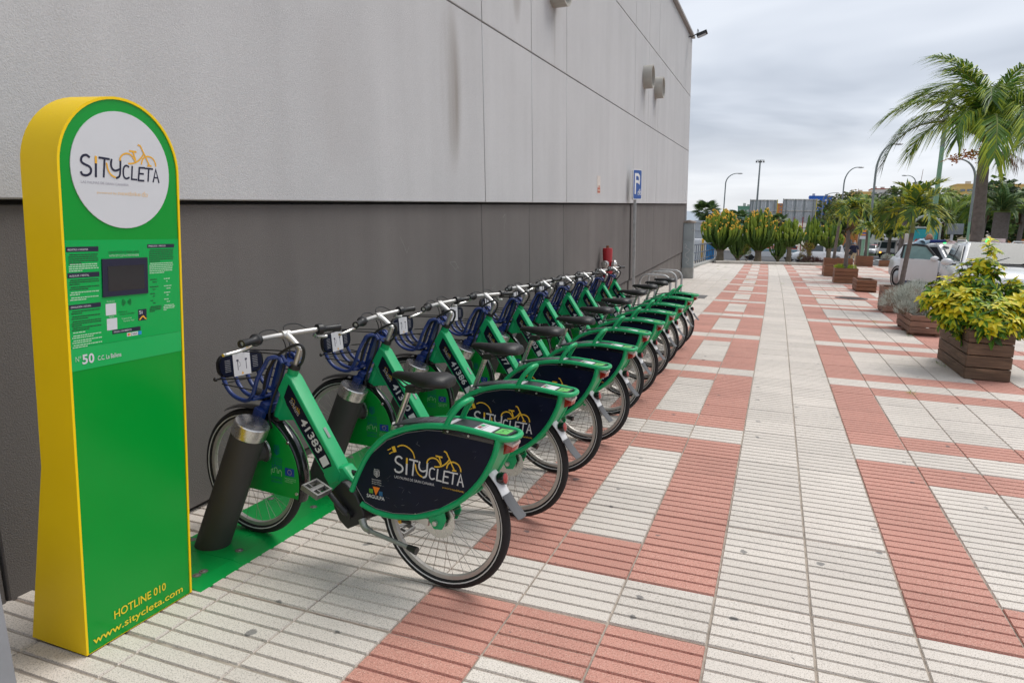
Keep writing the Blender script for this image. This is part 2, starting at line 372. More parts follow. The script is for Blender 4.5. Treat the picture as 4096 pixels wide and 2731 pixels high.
sheet('footpath', ((3.4, 46.4), (7.2, 100)), mat('footpath', (0.50, 0.40, 0.37), 0.85, var=0.12, vscale=2), -0.012)
sheet('lawn', ((9.2, 112.2), (50, 150)), M_grass, 0.03)
for i in range(5): sheet('crossing_stripe', ((8.0 + i * 1.3, 84), (8.7 + i * 1.3, 92)), M_white, -0.012)
sheet('lane_line', ((7.4, 62), (26, 62.5)), M_white, -0.012)
# ================================================================ building
bw = Vector((-0.00829, 0.99918, 0.03964)).normalized(); bv = Vector((-0.0286, -0.0396, 0.9988)); bv = (bv - bw * bv.dot(bw)).normalized(); bn = bw.cross(bv).normalized()
BM_ = Matrix(((bn.x, bw.x, bv.x, -2.90), (bn.y, bw.y, bv.y, 2.82), (bn.z, bw.z, bv.z, 0.02), (0, 0, 0, 1)))
def wall_mat(name, col, streak, bump, stains=()):
    m = bpy.data.materials.new(name); m.use_nodes = True; t = m.node_tree; b = t.nodes['Principled BSDF']; L = t.links.new
    b.inputs['Roughness'].default_value = 0.93; b.inputs['Specular IOR Level'].default_value = 0.2
    tcn = N(t, 'ShaderNodeTexCoord'); P = tcn.outputs['Object']
    n1 = N(t, 'ShaderNodeTexNoise', i_Scale=0.7, i_Detail=5.0, i_Roughness=0.6); L(P, n1.inputs['Vector'])
    mp = N(t, 'ShaderNodeMapping'); mp.inputs['Scale'].default_value = (1.5, 2.2, 0.16); L(P, mp.inputs['Vector'])
    n2 = N(t, 'ShaderNodeTexNoise', i_Scale=1.0, i_Detail=3.0, i_Roughness=0.6); L(mp.outputs[0], n2.inputs['Vector'])
    ad = N(t, 'ShaderNodeMath', operation='ADD'); L(n1.outputs['Fac'], ad.inputs[0]); L(n2.outputs['Fac'], ad.inputs[1])
    mr = N(t, 'ShaderNodeMapRange'); mr.inputs['From Min'].default_value = 0.65; mr.inputs['From Max'].default_value = 1.35; mr.inputs['To Min'].default_value = 1 - streak; mr.inputs['To Max'].default_value = 1 + streak * 0.7; L(ad.outputs[0], mr.inputs['Value'])
    n3 = N(t, 'ShaderNodeTexNoise', i_Scale=150.0, i_Detail=2.0, i_Roughness=0.7); L(P, n3.inputs['Vector'])
    m3 = N(t, 'ShaderNodeMapRange'); m3.inputs['From Min'].default_value = 0.3; m3.inputs['From Max'].default_value = 0.7; m3.inputs['To Min'].default_value = 0.9; m3.inputs['To Max'].default_value = 1.08; L(n3.outputs['Fac'], m3.inputs['Value'])
    mu = N(t, 'ShaderNodeMath', operation='MULTIPLY'); L(mr.outputs[0], mu.inputs[0]); L(m3.outputs[0], mu.inputs[1])
    base = N(t, 'ShaderNodeRGB'); base.outputs[0].default_value = (*col, 1)
    s = N(t, 'ShaderNodeVectorMath', operation='SCALE'); L(base.outputs[0], s.inputs[0]); L(mu.outputs[0], s.inputs['Scale']); cur = s.outputs[0]
    sp = N(t, 'ShaderNodeSeparateXYZ'); L(P, sp.inputs[0])
    for (ty, hz_, wy, wh, st, colr) in stains:      # rust and damp marks with a place of their own
        dy = N(t, 'ShaderNodeMath', operation='SUBTRACT'); L(sp.outputs['Y'], dy.inputs[0]); dy.inputs[1].default_value = ty
        dy2 = N(t, 'ShaderNodeMath', operation='DIVIDE'); L(dy.outputs[0], dy2.inputs[0]); dy2.inputs[1].default_value = wy
        dz = N(t, 'ShaderNodeMath', operation='SUBTRACT'); L(sp.outputs['Z'], dz.inputs[0]); dz.inputs[1].default_value = hz_
        dz2 = N(t, 'ShaderNodeMath', operation='DIVIDE'); L(dz.outputs[0], dz2.inputs[0]); dz2.inputs[1].default_value = wh
        q1 = N(t, 'ShaderNodeMath', operation='MULTIPLY'); L(dy2.outputs[0], q1.inputs[0]); L(dy2.outputs[0], q1.inputs[1])
        q2 = N(t, 'ShaderNodeMath', operation='MULTIPLY_ADD'); L(dz2.outputs[0], q2.inputs[0]); L(dz2.outputs[0], q2.inputs[1]); L(q1.outputs[0], q2.inputs[2])
        q3 = N(t, 'ShaderNodeMapRange', interpolation_type='SMOOTHERSTEP'); q3.inputs['From Min'].default_value = 0.0; q3.inputs['From Max'].default_value = 1.0; q3.inputs['To Min'].default_value = st; q3.inputs['To Max'].default_value = 0; L(q2.outputs[0], q3.inputs['Value'])
        qn = N(t, 'ShaderNodeMapRange'); qn.inputs['From Min'].default_value = 0.35; qn.inputs['From Max'].default_value = 0.65; L(n2.outputs['Fac'], qn.inputs['Value'])
        q4 = N(t, 'ShaderNodeMath', operation='MULTIPLY'); L(q3.outputs[0], q4.inputs[0]); L(qn.outputs[0], q4.inputs[1])
        mm = N(t, 'ShaderNodeMix', data_type='RGBA'); L(q4.outputs[0], mm.inputs['Factor']); L(cur, mm.inputs['A']); mm.inputs['B'].default_value = (*colr, 1); cur = mm.outputs['Result']
    L(cur, b.inputs['Base Color'])
    bp = N(t, 'ShaderNodeBump', i_Strength=bump, i_Distance=0.006); L(n3.outputs['Fac'], bp.inputs['Height']); L(bp.outputs[0], b.inputs['Normal'])
    return m
M_wl = wall_mat('stucco light grey', (0.51, 0.51, 0.517), 0.085, 0.55, [(6.75, 3.95, 0.13, 0.75, 0.8, (0.16, 0.14, 0.12)), (13.85, 4.0, 0.14, 0.6, 0.7, (0.17, 0.15, 0.13)), (15.45, 4.0, 0.14, 0.6, 0.7, (0.17, 0.15, 0.13)), (3.45, 2.75, 0.28, 0.95, 0.95, (0.24, 0.215, 0.19)), (1.6, 2.4, 0.5, 0.7, 0.35, (0.36, 0.34, 0.33)), (0.15, 3.35, 0.05, 0.8, 0.45, (0.30, 0.24, 0.18)), (5.3, 4.1, 0.2, 0.5, 0.5, (0.25, 0.22, 0.2))])
M_wd = wall_mat('stucco dark grey', (0.155, 0.143, 0.137), 0.16, 0.7)
M_wp = wall_mat('plinth concrete', (0.17, 0.155, 0.145), 0.25, 0.5)
bld = thing('shop_building', 'large grey stucco building with dark base and round vent pipes along the plaza', 'building', M=BM_)
TJ = [-9.0, -1.0, 4.24, 5.82, 7.40, 12.69, 14.40, 15.86, 21.5, 22.95]; HJ = [1.665, 3.469, 5.28, 7.12]
gp = 0.007
mb = MB(); mb.box((-15.2, 6.975, 2.8), (30.2, 31.95, 9.2)); mb.box((-15.2, 6.975, 7.3), (30.2, 31.95, 0.05)); mb.obj('core_wall', wall_mat('joint dark grey', (0.10, 0.095, 0.09), 0.1, 0.2), bld, smooth=False)  # dark grey core that shows through the panel joints
def panel(name, y0, y1, z0, z1, x0, x1, m, bev=0.006):
    mb = MB(); mb.box(((x0 + x1) / 2, (y0 + y1) / 2, (z0 + z1) / 2), (x1 - x0, y1 - y0 - 2 * gp, z1 - z0 - 2 * gp)); return mb.obj(name, m, bld, bevel=bev, seg=1)
for a, b in zip(TJ[:-1], TJ[1:]):
    for c_, d_ in zip(HJ[:-1], HJ[1:]): panel('light_panel', a, b, c_, d_, -0.08, 0.05, M_wl)
    if a == 12.69: a = 12.80
    if b == 12.69: b = 12.60
    panel('dark_panel', a, b, 0.0, 1.665 - gp, -0.09, 0.0, M_wd)
    panel('plinth_panel', a, b, -1.9, -0.012, -0.09, -0.035, M_wp)
mb = MB(); mb.box((-15.0, 6.97, 7.17), (30.3, 32.06, 0.07)); mb.obj('parapet_cap', mat('parapet metal', (0.33, 0.30, 0.28), 0.5, 0.4), bld, bevel=0.01)
mb = MB(); mb.box((-15, 22.965, 3.0), (30.1, 0.05, 8.2)); mb.obj('end_wall', M_wl, bld, smooth=False)
M_pipe = mat('vent pipe grey', (0.40, 0.385, 0.35), 0.8, var=0.18, vscale=3, bump=0.2, bscale=40)
M_dark = mat('dark void', (0.02, 0.02, 0.022), 0.9, var=0)
for ty in (6.73, 13.8, 15.4):
    mb = MB(); mb.lathe([(0.0, 0.0), (0.215, 0.0), (0.225, 0.20), (0.25, 0.20), (0.25, -0.02)], (0.05, ty, 4.45), (1, 0, 0), 40)
    p = mb.obj('vent_pipe', M_pipe, bld); mb = MB(); mb.cyl((0.055, ty, 4.45), (0.07, ty, 4.45), 0.212, n=32); mb.obj('pipe_mesh', mat('pipe inside', (0.16, 0.155, 0.14), 0.9), p)
fl = thing('floodlight', 'black floodlight bracketed to the top of the grey wall near its far corner', 'floodlight', M=BM_ @ Matrix.Translation((0.05, 21.9, 6.98)))
mb = MB(); mb.box((0.42, 0, 0.05), (0.34, 0.30, 0.09), Matrix.Rotation(R_(-18), 3, 'Y')); mb.obj('housing', mat('black metal', (0.012, 0.012, 0.013), 0.45), fl, bevel=0.015)
mb = MB(); mb.box((0.425, 0, -0.004), (0.26, 0.23, 0.02), Matrix.Rotation(R_(-18), 3, 'Y')); mb.obj('glass', mat('lamp glass', (0.55, 0.57, 0.6), 0.15), fl)
mb = MB(); mb.tube([(0, 0, 0), (0.12, 0, 0), (0.3, 0, 0.08)], 0.018, 8); mb.tube([(0.28, -0.16, 0.05), (0.30, -0.16, 0.17), (0.30, 0.16, 0.17), (0.28, 0.16, 0.05)], 0.01, 6); mb.obj('bracket', MATS['black metal'], fl)
ps = thing('wall_notice', 'faded vertical paper notice with red foot stuck on the grey wall', 'notice', M=BM_ @ Matrix.Translation((0.052, 9.43, 1.98)))
mb = MB(); mb.box((0.001, 0, 0), (0.002, 0.25, 0.31)); mb.obj('paper', mat('faded paper', (0.58, 0.53, 0.49), 0.8, var=0.15, vscale=20), ps)
for (zc, h_, y_, wd, cc) in ((-0.09, 0.09, 0, 0.2, (0.42, 0.13, 0.09)), (-0.025, 0.03, 0.03, 0.12, (0.48, 0.25, 0.2)), (-0.09, 0.02, 0, 0.14, (0.6, 0.45, 0.35))):
    mb = MB(); mb.box((0.003 + (0.001 if h_ == 0.02 else 0), y_, zc), (0.001, wd, h_)); mb.obj('print', mat('print %.2f' % cc[1], cc, 0.8), ps)
pl = MB(); pl.box((0.055, 22.5, 1.95), (0.01, 0.22, 0.32)); o = pl.obj('wall_plate', mat('white plate', (0.6, 0.6, 0.6), 0.5)); o.matrix_world = BM_; tag(o, 'small white plate on the grey wall at its far corner', 'plate')

mb = MB(); mb.add([(-2600, 190, -6.0), (-7, 190, -6.0), (-120, 2900, 86.0), (-2600, 2900, 86.0)], [(0, 1, 2, 3)]); mb.obj('sea', mat('sea grey', (0.30, 0.36, 0.42), 0.35, var=0.08, vscale=0.02), kind='structure', smooth=False)

random.seed(9); mb = MB(); k_ = 0
for (ya, za, n_) in ((3.6, 1.05, 5), (4.6, 0.75, 4), (4.9, 1.35, 6), (2.6, 1.3, 3), (6.6, 0.6, 4)):      # faint chalk scratches on the dark base
    y, z = ya, za
    for j in range(n_):
        y2, z2 = y + random.uniform(-0.12, 0.16), z + random.uniform(-0.10, 0.10); mb.ribbon([(y, z), (y2, z2)], 0.003, lambda a, b, h: (h, a, b), 0.0012 + 0.0002 * k_); y, z = y2, z2; k_ += 1
mb.obj('chalk_marks', mat('chalk grey', (0.26, 0.25, 0.245), 0.95, var=0.3), bld, kind='stuff', smooth=False)
# letters and bicycle drawing of the operator's wordmark, 1 unit wide
LOGO = {'S': ('w', 0.0243, [[0.1044,0.211],[0.0712,0.2302],[0.0286,0.2174],[0.0076,0.1831],[0.0158,0.1508],[0.0531,0.1307],[0.0961,0.115],[0.1178,0.0854],[0.1067,0.046],[0.0643,0.0209],[0.0154,0.0251],[-0.0006,0.051]]), 'i': ('w', 0.0258, [[0.1786,0.1491],[0.1711,0.0145]]), 'idot': ('y', 0.0273, [[0.1813,0.2251],[0.1785,0.1608]]), 'Tb': ('w', 0.0227, [[0.2198,0.2188],[0.3435,0.2133]]), 'Ts': ('w', 0.0227, [[0.2866,0.2144],[0.2652,0.0176]]), 'y1': ('w', 0.0227, [[0.3718,0.2135],[0.3616,0.1534],[0.3794,0.11],[0.4174,0.0973],[0.464,0.1146]]), 'y2': ('w', 0.0227, [[0.4843,0.2146],[0.4757,0.0919],[0.4599,0.0372],[0.4208,0.0178]]), 'ytail': ('y', 0.0182, [[0.3064,0.168],[0.3229,0.0959],[0.3617,0.0448],[0.4094,0.024]]), 'C': ('w', 0.0197, [[0.5897,0.1519],[0.5561,0.1636],[0.525,0.1412],[0.5149,0.0912],[0.5197,0.0423],[0.55,0.02],[0.5886,0.0359]]), 'L': ('w', 0.0197, [[0.6355,0.1623],[0.6204,0.019],[0.6886,0.0177]]), 'E': ('w', 0.0197, [[0.7999,0.1578],[0.7309,0.1559],[0.7107,0.0122],[0.7856,0.0123]]), 'E2': ('w', 0.0197, [[0.7235,0.0888],[0.7835,0.0891]]), 'U': ('w', 0.0197, [[0.8054,0.1539],[0.9152,0.154]]), 'U2': ('w', 0.0197, [[0.8596,0.153],[0.8436,0.0108]]), 'A': ('w', 0.0197, [[0.9157,0.009],[0.958,0.1542],[0.9963,0.0058]]), 'A2': ('w', 0.0167, [[0.934,0.0584],[0.9822,0.0583]]), 'b1': ('y', 0.0182, [[0.4769,0.2132],[0.4891,0.2519],[0.5256,0.2833],[0.5716,0.2967],[0.6178,0.2888],[0.646,0.2645],[0.6686,0.2359],[0.6802,0.2135]]), 'b2': ('y', 0.0182, [[0.5888,0.188],[0.6476,0.1959],[0.7109,0.2242],[0.7643,0.2702],[0.7992,0.3173]]), 'b3': ('y', 0.0212, [[0.6077,0.3279],[0.6938,0.3256]]), 'b4': ('y', 0.0182, [[0.6537,0.3232],[0.6833,0.2354]]), 'b5': ('y', 0.0182, [[0.7246,0.4061],[0.7556,0.3954],[0.7746,0.3615],[0.8087,0.3028],[0.8371,0.2513],[0.8655,0.1997]]), 'b6': ('y', 0.0182, [[0.8443,0.1859],[0.8945,0.1874]]), 'b7': ('y', 0.0182, [[0.7608,0.196],[0.7776,0.2482],[0.8182,0.2835],[0.8719,0.2903],[0.9262,0.268],[0.9542,0.2248],[0.9605,0.1904]]), 'p1': ('p', 0.0121, [[-0.1114,0.2852],[-0.0605,0.3145]]), 'p2': ('p', 0.0121, [[-0.0873,0.2404],[-0.0366,0.2732]]), 'p3': ('p', 0.0167, [[0.0405,0.3542],[0.0886,0.3794],[0.1559,0.3828],[0.2233,0.3563],[0.2716,0.3117],[0.2955,0.2461]]), 'p4': ('p', 0.0515, [[-0.0236,0.3346],[-0.0035,0.2876]])}

def put_logo(mb, f, x0, y0, w, lift, cmap, skip=''):
    for k, (c, wd, pts) in LOGO.items():
        if c in skip: continue
        mb.ribbon([(x0 + p[0] * w, y0 + p[1] * w) for p in pts], wd * w, f, lift + (0.00012 * (len(k) + ord(k[-1]) % 5)), sub=0 if len(pts) < 4 or k in ('E', 'L', 'A') else 4, mi=cmap[c])
# ================================================================ rental kiosk
M_yel = mat('kiosk yellow', (0.92, 0.62, 0.0), 0.42, var=0.04, vscale=2, spec=0.35)
M_kgr = mat('kiosk green', (0.0, 0.30, 0.030), 0.22, var=0.05, vscale=1.5, spec=0.35)
M_kgr2 = mat('kiosk panel green', (0.0, 0.38, 0.075), 0.22, var=0.03, vscale=2, spec=0.35)
M_kgr3 = mat('kiosk band green', (0.012, 0.42, 0.10), 0.22, var=0.03, vscale=2, spec=0.35)
M_wht = mat('print white', (0.62, 0.64, 0.67), 0.35, var=0.03)
M_navy = mat('print navy', (0.007, 0.009, 0.035), 0.35, var=0.05)
M_ora = mat('print amber', (0.80, 0.42, 0.03), 0.4, var=0.03)
M_blk = mat('print dark green', (0.002, 0.055, 0.02), 0.4, var=0.03)
M_mint = mat('print pale green', (0.40, 0.66, 0.45), 0.4, var=0.03)
M_yprt = mat('print yellow', (0.78, 0.62, 0.02), 0.4, var=0.03)
ku = Vector((0.024, -0.002, 1)).normalized(); ky = Vector((0, 1, 0)); ky = (ky - ku * ky.dot(ku)).normalized(); kx = ky.cross(ku).normalized()
KM = Matrix(((kx.x, ky.x, ku.x, -2.256), (kx.y, ky.y, ku.y, 1.672), (kx.z, ky.z, ku.z, 0.004), (0, 0, 0, 1)))
KW, KH = 0.50, 2.012
kiosk = thing('rental_kiosk', 'tall yellow and green round-topped bike rental kiosk with white logo disc', 'kiosk', M=KM)
def kout(r_in=0.0, n=28, z0=0.0):
    cy, cz, r = KW / 2, KH - KW / 2, KW / 2 - r_in
    return [(r_in, z0), (KW - r_in, z0)] + [(cy + r * math.cos(a), cz + r * math.sin(a)) for a in [math.pi * i / n for i in range(n + 1)]]
def kdepth(z): return 0.172 if z > 0.70 else 0.172 + (0.70 - z) / 0.70 * 0.112
pts = kout(); full = []
for i in range(len(pts)):           # add the waist where the shell flares out to its foot
    a, b = pts[i], pts[(i + 1) % len(pts)]; full.append(a)
    if (a[1] - 0.70) * (b[1] - 0.70) < 0: full.append((a[0] + (b[0] - a[0]) * (0.70 - a[1]) / (b[1] - a[1]), 0.70))
n = len(full); mb = MB(); inn = []
cy, cz = KW / 2, KH - KW / 2
for (y, z) in full:
    if z <= cz: inn.append((min(max(y, 0.009), KW - 0.009), max(z, 0.0)))
    else:
        d = Vector((y - cy, z - cz)); d = d * ((d.length - 0.009) / d.length); inn.append((cy + d.x, cz + d.y))
fr = [(0.0, y, z) for y, z in full]; fi = [(0.0, y, z) for y, z in inn]; fb = [(-0.012, y, z) for y, z in inn]; bk = [(-kdepth(z), y, z) for y, z in full]
mb.add(fr + fi + fb + bk, [(i, (i + 1) % n, n + (i + 1) % n, n + i) for i in range(n)] + [(n + i, n + (i + 1) % n, 2 * n + (i + 1) % n, 2 * n + i) for i in range(n)] + [(3 * n + i, 3 * n + (i + 1) % n, (i + 1) % n, i) for i in range(n)])
lo = [i for i in range(n) if full[i][1] <= 0.7001]; hi = [i for i in range(n) if full[i][1] >= 0.6999]
mb.add(bk, [tuple(hi), tuple(lo)])
mb.obj('shell', M_yel, kiosk, angle=30)
KF = lambda y, z, l=0.0: (l, y, z)
mb = MB(); mb.prism(kout(0.009, z0=0.0), lambda a, b, t: (t, a, b), (-0.03, -0.004)); mb.obj('front_panel', M_kgr, kiosk, angle=30)
S0 = -0.004
def kprism(name, poly, m, l0, l1, par=kiosk): mb = MB(); mb.prism(poly, lambda a, b, t: (t, a, b), (S0 + l0, S0 + l1)); return mb.obj(name, m, par, angle=30)
def krect(y0, z0, y1, z1, sl=0.0): return [(y0, z0), (y1, z0 + sl), (y1, z1 + sl), (y0, z1)]
disc = kprism('logo_disc', [(0.25 + 0.203 * math.cos(a), 1.76 + 0.203 * math.sin(a)) for a in [2 * math.pi * i / 56 for i in range(56)]], M_wht, 0, 0.003)
pan = kprism('info_panel', krect(0.011, 1.148, KW - 0.011, 1.516), M_kgr2, 0, 0.002)
kprism('number_band', krect(0.011, 1.067, KW - 0.011, 1.147), M_kgr3, 0, 0.0015)
def yk(y, z): return y + 0.0205 * z          # measured offsets straightened for the kiosk's slight lean
mb = MB(); put_logo(mb, KF, yk(0.049, 1.727), 1.727, 0.321, S0 + 0.0035, {'w': 0, 'y': 1}, skip='p'); mb.obj('wordmark', [M_navy, M_ora], disc, smooth=False)
def klet(name, s, y0, z0, y1, h, m, l=0.003, bold=0.0, par=kiosk):
    mb = MB(); put_text(mb, s, KF, yk(y0, z0), z0, yk(y1, z0) if y1 is not None else None, h, S0 + l, bold); return mb.obj(name, m, par, smooth=False)
klet('lettering', 'LAS PALMAS DE GRAN CANARIA', 0.047, 1.707, 0.235, 0.009, mat('print lilac grey', (0.38, 0.37, 0.43), 0.4, var=0), 0.0036, 0, disc)
klet('lettering', 'powered by', 0.106, 1.675, 0.185, 0.009, mat('print pale amber', (0.80, 0.55, 0.28), 0.4, var=0), 0.0036, 0, disc); klet('lettering', 'nextbike', 0.19, 1.674, 0.285, 0.015, MATS['print pale amber'], 0.0036, 0, disc)
mb = MB()
for q in (0.297, 0.31): mb.ribbon([(yk(q, 1.68) + 0.0055 * math.cos(a), 1.679 + 0.0055 * math.sin(a)) for a in [R_(100 + 40 * i) for i in range(9)]], 0.0022, KF, S0 + 0.0037)
mb.ribbon([(yk(0.297, 1.68), 1.684), (yk(0.303, 1.68), 1.690)], 0.003, KF, S0 + 0.0039); mb.obj('wheel_mark', MATS['print pale amber'], disc, smooth=False)
def header(y0, z0, y1, z1, s):
    o = kprism('heading_bar', [(yk(a, b), b) for a, b in ((y0, z0), (y1, z0), (y1, z1), (y0, z1))], M_navy, 0.002, 0.0026, pan)
    klet('lettering', s, y0 + 0.006, z0 + 0.0045, y0 + 0.006 + (y1 - y0) * 0.62, 0.0062, M_wht, 0.003, 0.008, pan)
header(-0.016, 1.4765, 0.105, 1.4935, 'REGISTRO // REGISTER'); header(-0.014, 1.3885, 0.105, 1.4055, 'ALQUILER // RENTAL'); header(-0.013, 1.2815, 0.107, 1.2975, 'DEVOLUCIÓN // RETURN'); header(0.310, 1.4835, 0.437, 1.4975, 'PRECIOS / PRICES'); header(0.150, 1.1765, 0.271, 1.1915, 'PAGO / PAYMENTS')
random.seed(2)
def lines(y0, y1, ztop, nl, m, dz=0.0072, name='fine_print'):
    mb = MB()
    for i in range(nl):         # rows of type too small to read
        z = ztop - i * dz; x = yk(y0, z) + (0 if i else 0.004); e = yk(y1 if i < nl - 1 else y0 + (y1 - y0) * random.uniform(0.3, 0.8), z)
        while x < e - 0.004:
            w_ = min(random.uniform(0.004, 0.013), e - x); mb.add([KF(x, z, S0 + 0.0026), KF(x + w_, z, S0 + 0.0026), KF(x + w_, z + 0.0036, S0 + 0.0026), KF(x, z + 0.0036, S0 + 0.0026)], [(0, 1, 2, 3)]); x += w_ + 0.0018
    return mb.obj(name, m, pan, kind='stuff', smooth=False)
lines(-0.008, 0.102, 1.465, 5, M_blk); lines(-0.008, 0.103, 1.432, 4, M_mint); lines(-0.008, 0.103, 1.379, 3, M_blk); lines(-0.008, 0.103, 1.355, 2, M_blk); lines(-0.008, 0.104, 1.337, 2, M_mint); lines(-0.008, 0.104, 1.319, 2, M_mint)
for i, (z, nl) in enumerate(((1.272, 2), (1.254, 2), (1.237, 3), (1.215, 2))): lines(-0.006, 0.106, z, nl, M_blk)
for i, (z, nl) in enumerate(((1.199, 1), (1.188, 2), (1.171, 2), (1.155, 2))): lines(-0.006, 0.107, z, nl, M_mint)
lines(0.318, 0.433, 1.474, 7, M_blk); lines(0.318, 0.430, 1.423, 6, M_mint)
for (y0, m_) in ((0.315, M_blk), (0.380, M_mint)):
    for z in (1.362, 1.334, 1.308, 1.282): lines(y0, y0 + 0.055, z, 1, m_); lines(y0 + 0.012, y0 + 0.045, z - 0.010, 1, m_)
    lines(y0, y0 + 0.055, 1.258, 4, m_, 0.006)
klet('lettering', 'CON SITYCLETA A TODOS LADOS', 0.143, 1.467, 0.273, 0.0085, M_blk, 0.003, 0.004, pan); klet('lettering', 'WITH SITYCLETA EVERYWHERE', 0.146, 1.455, 0.271, 0.0085, M_mint, 0.003, 0.004, pan)
scr = kprism('screen', [(yk(a, b), b) for a, b in ((0.115, 1.314), (0.307, 1.314), (0.307, 1.449), (0.115, 1.449))], M_navy, 0.002, 0.006, pan)
kprism('display', [(yk(a, b), b) for a, b in ((0.136, 1.333), (0.291, 1.333), (0.291, 1.423), (0.136, 1.423))], mat('dark display', (0.012, 0.014, 0.018), 0.12, var=0), 0.006, 0.0066, scr)
for (y0, z0) in ((0.126, 1.247), (0.129, 1.193)): kprism('sticker', [(yk(a, b), b) for a, b in ((y0, z0), (y0 + 0.042, z0), (y0 + 0.042, z0 + 0.042), (y0, z0 + 0.042))], M_wht, 0.002, 0.0026, pan)
klet('lettering', 'Android', 0.130, 1.294, 0.162, 0.007, M_mint, 0.003, 0, pan); klet('lettering', 'Apple', 0.136, 1.239, 0.158, 0.007, M_mint, 0.003, 0, pan)
klet('lettering', 'Descarga ya', 0.178, 1.252, 0.215, 0.006, M_blk, 0.003, 0, pan); klet('lettering', 'la App de Sitycleta!', 0.184, 1.243, 0.245, 0.006, M_blk, 0.003, 0, pan); klet('lettering', 'Download the', 0.191, 1.226, 0.232, 0.006, M_mint, 0.003, 0, pan); klet('lettering', 'Sitycleta App!', 0.197, 1.217, 0.244, 0.006, M_mint, 0.003, 0, pan)
ic = kprism('app_icon', [(yk(a, b), b) for a, b in ((0.262, 1.213), (0.300, 1.213), (0.300, 1.255), (0.262, 1.255))], M_navy, 0.002, 0.0026, pan)
klet('lettering', 'Si', 0.266, 1.238, 0.281, 0.013, M_wht, 0.003, 0.01, ic); mb = MB(); mb.ribbon([(yk(0.268, 1.22), 1.217), (yk(0.276, 1.22), 1.224), (yk(0.284, 1.22), 1.229), (yk(0.29, 1.22), 1.222), (yk(0.297, 1.22), 1.217)], 0.005, KF, S0 + 0.0031, sub=3); mb.obj('bicycle_mark', M_ora, ic, smooth=False)
mb = MB()
for sg in (-1, 1):
    for i, r in enumerate((0.004, 0.0085, 0.013, 0.0175)):
        c = yk(0.213, 1.288); mb.ribbon([(c + sg * (0.002 + r * math.cos(a)), 1.288 + r * math.sin(a)) for a in [R_(q) for q in (-50, -25, 0, 25, 50)]], 0.0018, KF, S0 + 0.003)
mb.obj('contactless_mark', M_blk, pan, smooth=False)
for (y0, y1, c_) in ((0.211, 0.229, (0.6, 0.6, 0.62)), (0.231, 0.259, (0.6, 0.62, 0.66)), (0.261, 0.275, (0.01, 0.25, 0.6))):
    o = kprism('payment_card', [(yk(a, b), b) for a, b in ((y0, 1.160), (y1, 1.160), (y1, 1.1735), (y0, 1.1735))], mat('card %.3f' % c_[0] + str(y0), c_, 0.4, var=0), 0.002, 0.0026, pan)
    if y0 == 0.231: klet('lettering', 'VISA', 0.234, 1.164, 0.256, 0.006, M_navy, 0.003, 0.01, o)
    if y0 == 0.211:
        for j, cc in enumerate(((0.7, 0.06, 0.03), (0.8, 0.35, 0.02))):
            kprism('circle_mark', [(yk(0.2175 + 0.005 * j, 1.167) + 0.004 * math.cos(a), 1.167 + 0.004 * math.sin(a)) for a in [2 * math.pi * i / 14 for i in range(14)]], mat('card dot %d' % j, cc, 0.4, var=0), 0.0027 + j * 0.0003, 0.003 + j * 0.0003, o)
klet('lettering', 'Nº', 0.003, 1.099, 0.024, 0.020, M_mint, 0.003, 0.0); klet('digit', '5', 0.028, 1.088, 0.0495, 0.034, M_wht, 0.003, 0.025); klet('digit', '0', 0.0525, 1.088, 0.074, 0.034, M_wht, 0.003, 0.025); klet('lettering', 'C.C. La Ballena', 0.088, 1.091, 0.184, 0.017, M_wht, 0.003, 0.005)
klet('lettering', 'HOTLINE 010', 0.121, 0.080, 0.364, 0.034, M_yprt, 0.002, 0.012); klet('lettering', 'www.sitycleta.com', 0.030, 0.027, 0.452, 0.030, M_yprt, 0.002, 0.012)
# ================================================================ docking strip
M_fgr = mat('bike frame green', (0.006, 0.36, 0.125), 0.33, var=0.07, vscale=8, spec=0.4, dirt=0.12)
M_pgr = mat('base plate green', (0.0, 0.30, 0.055), 0.28, var=0.10, vscale=3, coat=0.3, dirt=0.25)
M_post = mat('post charcoal', (0.035, 0.034, 0.033), 0.62, var=0.12, vscale=12, bump=0.08, bscale=300)
M_steel = mat('brushed steel', (0.62, 0.61, 0.59), 0.26, 1.0, var=0.12, vscale=9)
M_alu = mat('aluminium', (0.60, 0.59, 0.57), 0.40, 0.9, var=0.08, vscale=12)
M_rub = mat('tyre rubber', (0.011, 0.011, 0.012), 0.75, var=0.3, vscale=10, bump=0.3, bscale=90)
M_bplas = mat('black plastic', (0.011, 0.011, 0.012), 0.42, var=0.15, vscale=15)
M_gloss = mat('black gloss', (0.006, 0.006, 0.007), 0.16, var=0.1, coat=0.5)
M_nvp = mat('navy panel', (0.003, 0.005, 0.020), 0.36, var=0.3, vscale=6, spec=0.22)
M_blue = mat('fork blue', (0.008, 0.032, 0.17), 0.36, var=0.12, vscale=12, coat=0.2)
M_fpg = mat('front panel green', (0.0, 0.285, 0.035), 0.35, var=0.06, vscale=6)
M_lgr = mat('print light grey', (0.60, 0.60, 0.62), 0.4, var=0.02)
M_logoy = mat('print gold', (0.72, 0.44, 0.03), 0.4, var=0.02)
M_redl = mat('red lens', (0.30, 0.015, 0.010), 0.15, var=0.05, coat=0.6)
M_lens = mat('clear lens', (0.55, 0.42, 0.40), 0.12, var=0.1, coat=0.5)
M_strp = mat('reflective stripe', (0.62, 0.63, 0.62), 0.4, var=0.05)
M_rim = mat('rim silver', (0.52, 0.50, 0.47), 0.42, 0.6, var=0.1)
M_spoke = mat('spoke steel', (0.30, 0.27, 0.24), 0.4, 0.8, var=0.1)
M_wmg = mat('mudguard white', (0.62, 0.62, 0.62), 0.35, var=0.08, coat=0.2)
M_gflap = mat('flap grey', (0.085, 0.087, 0.093), 0.55, var=0.1)
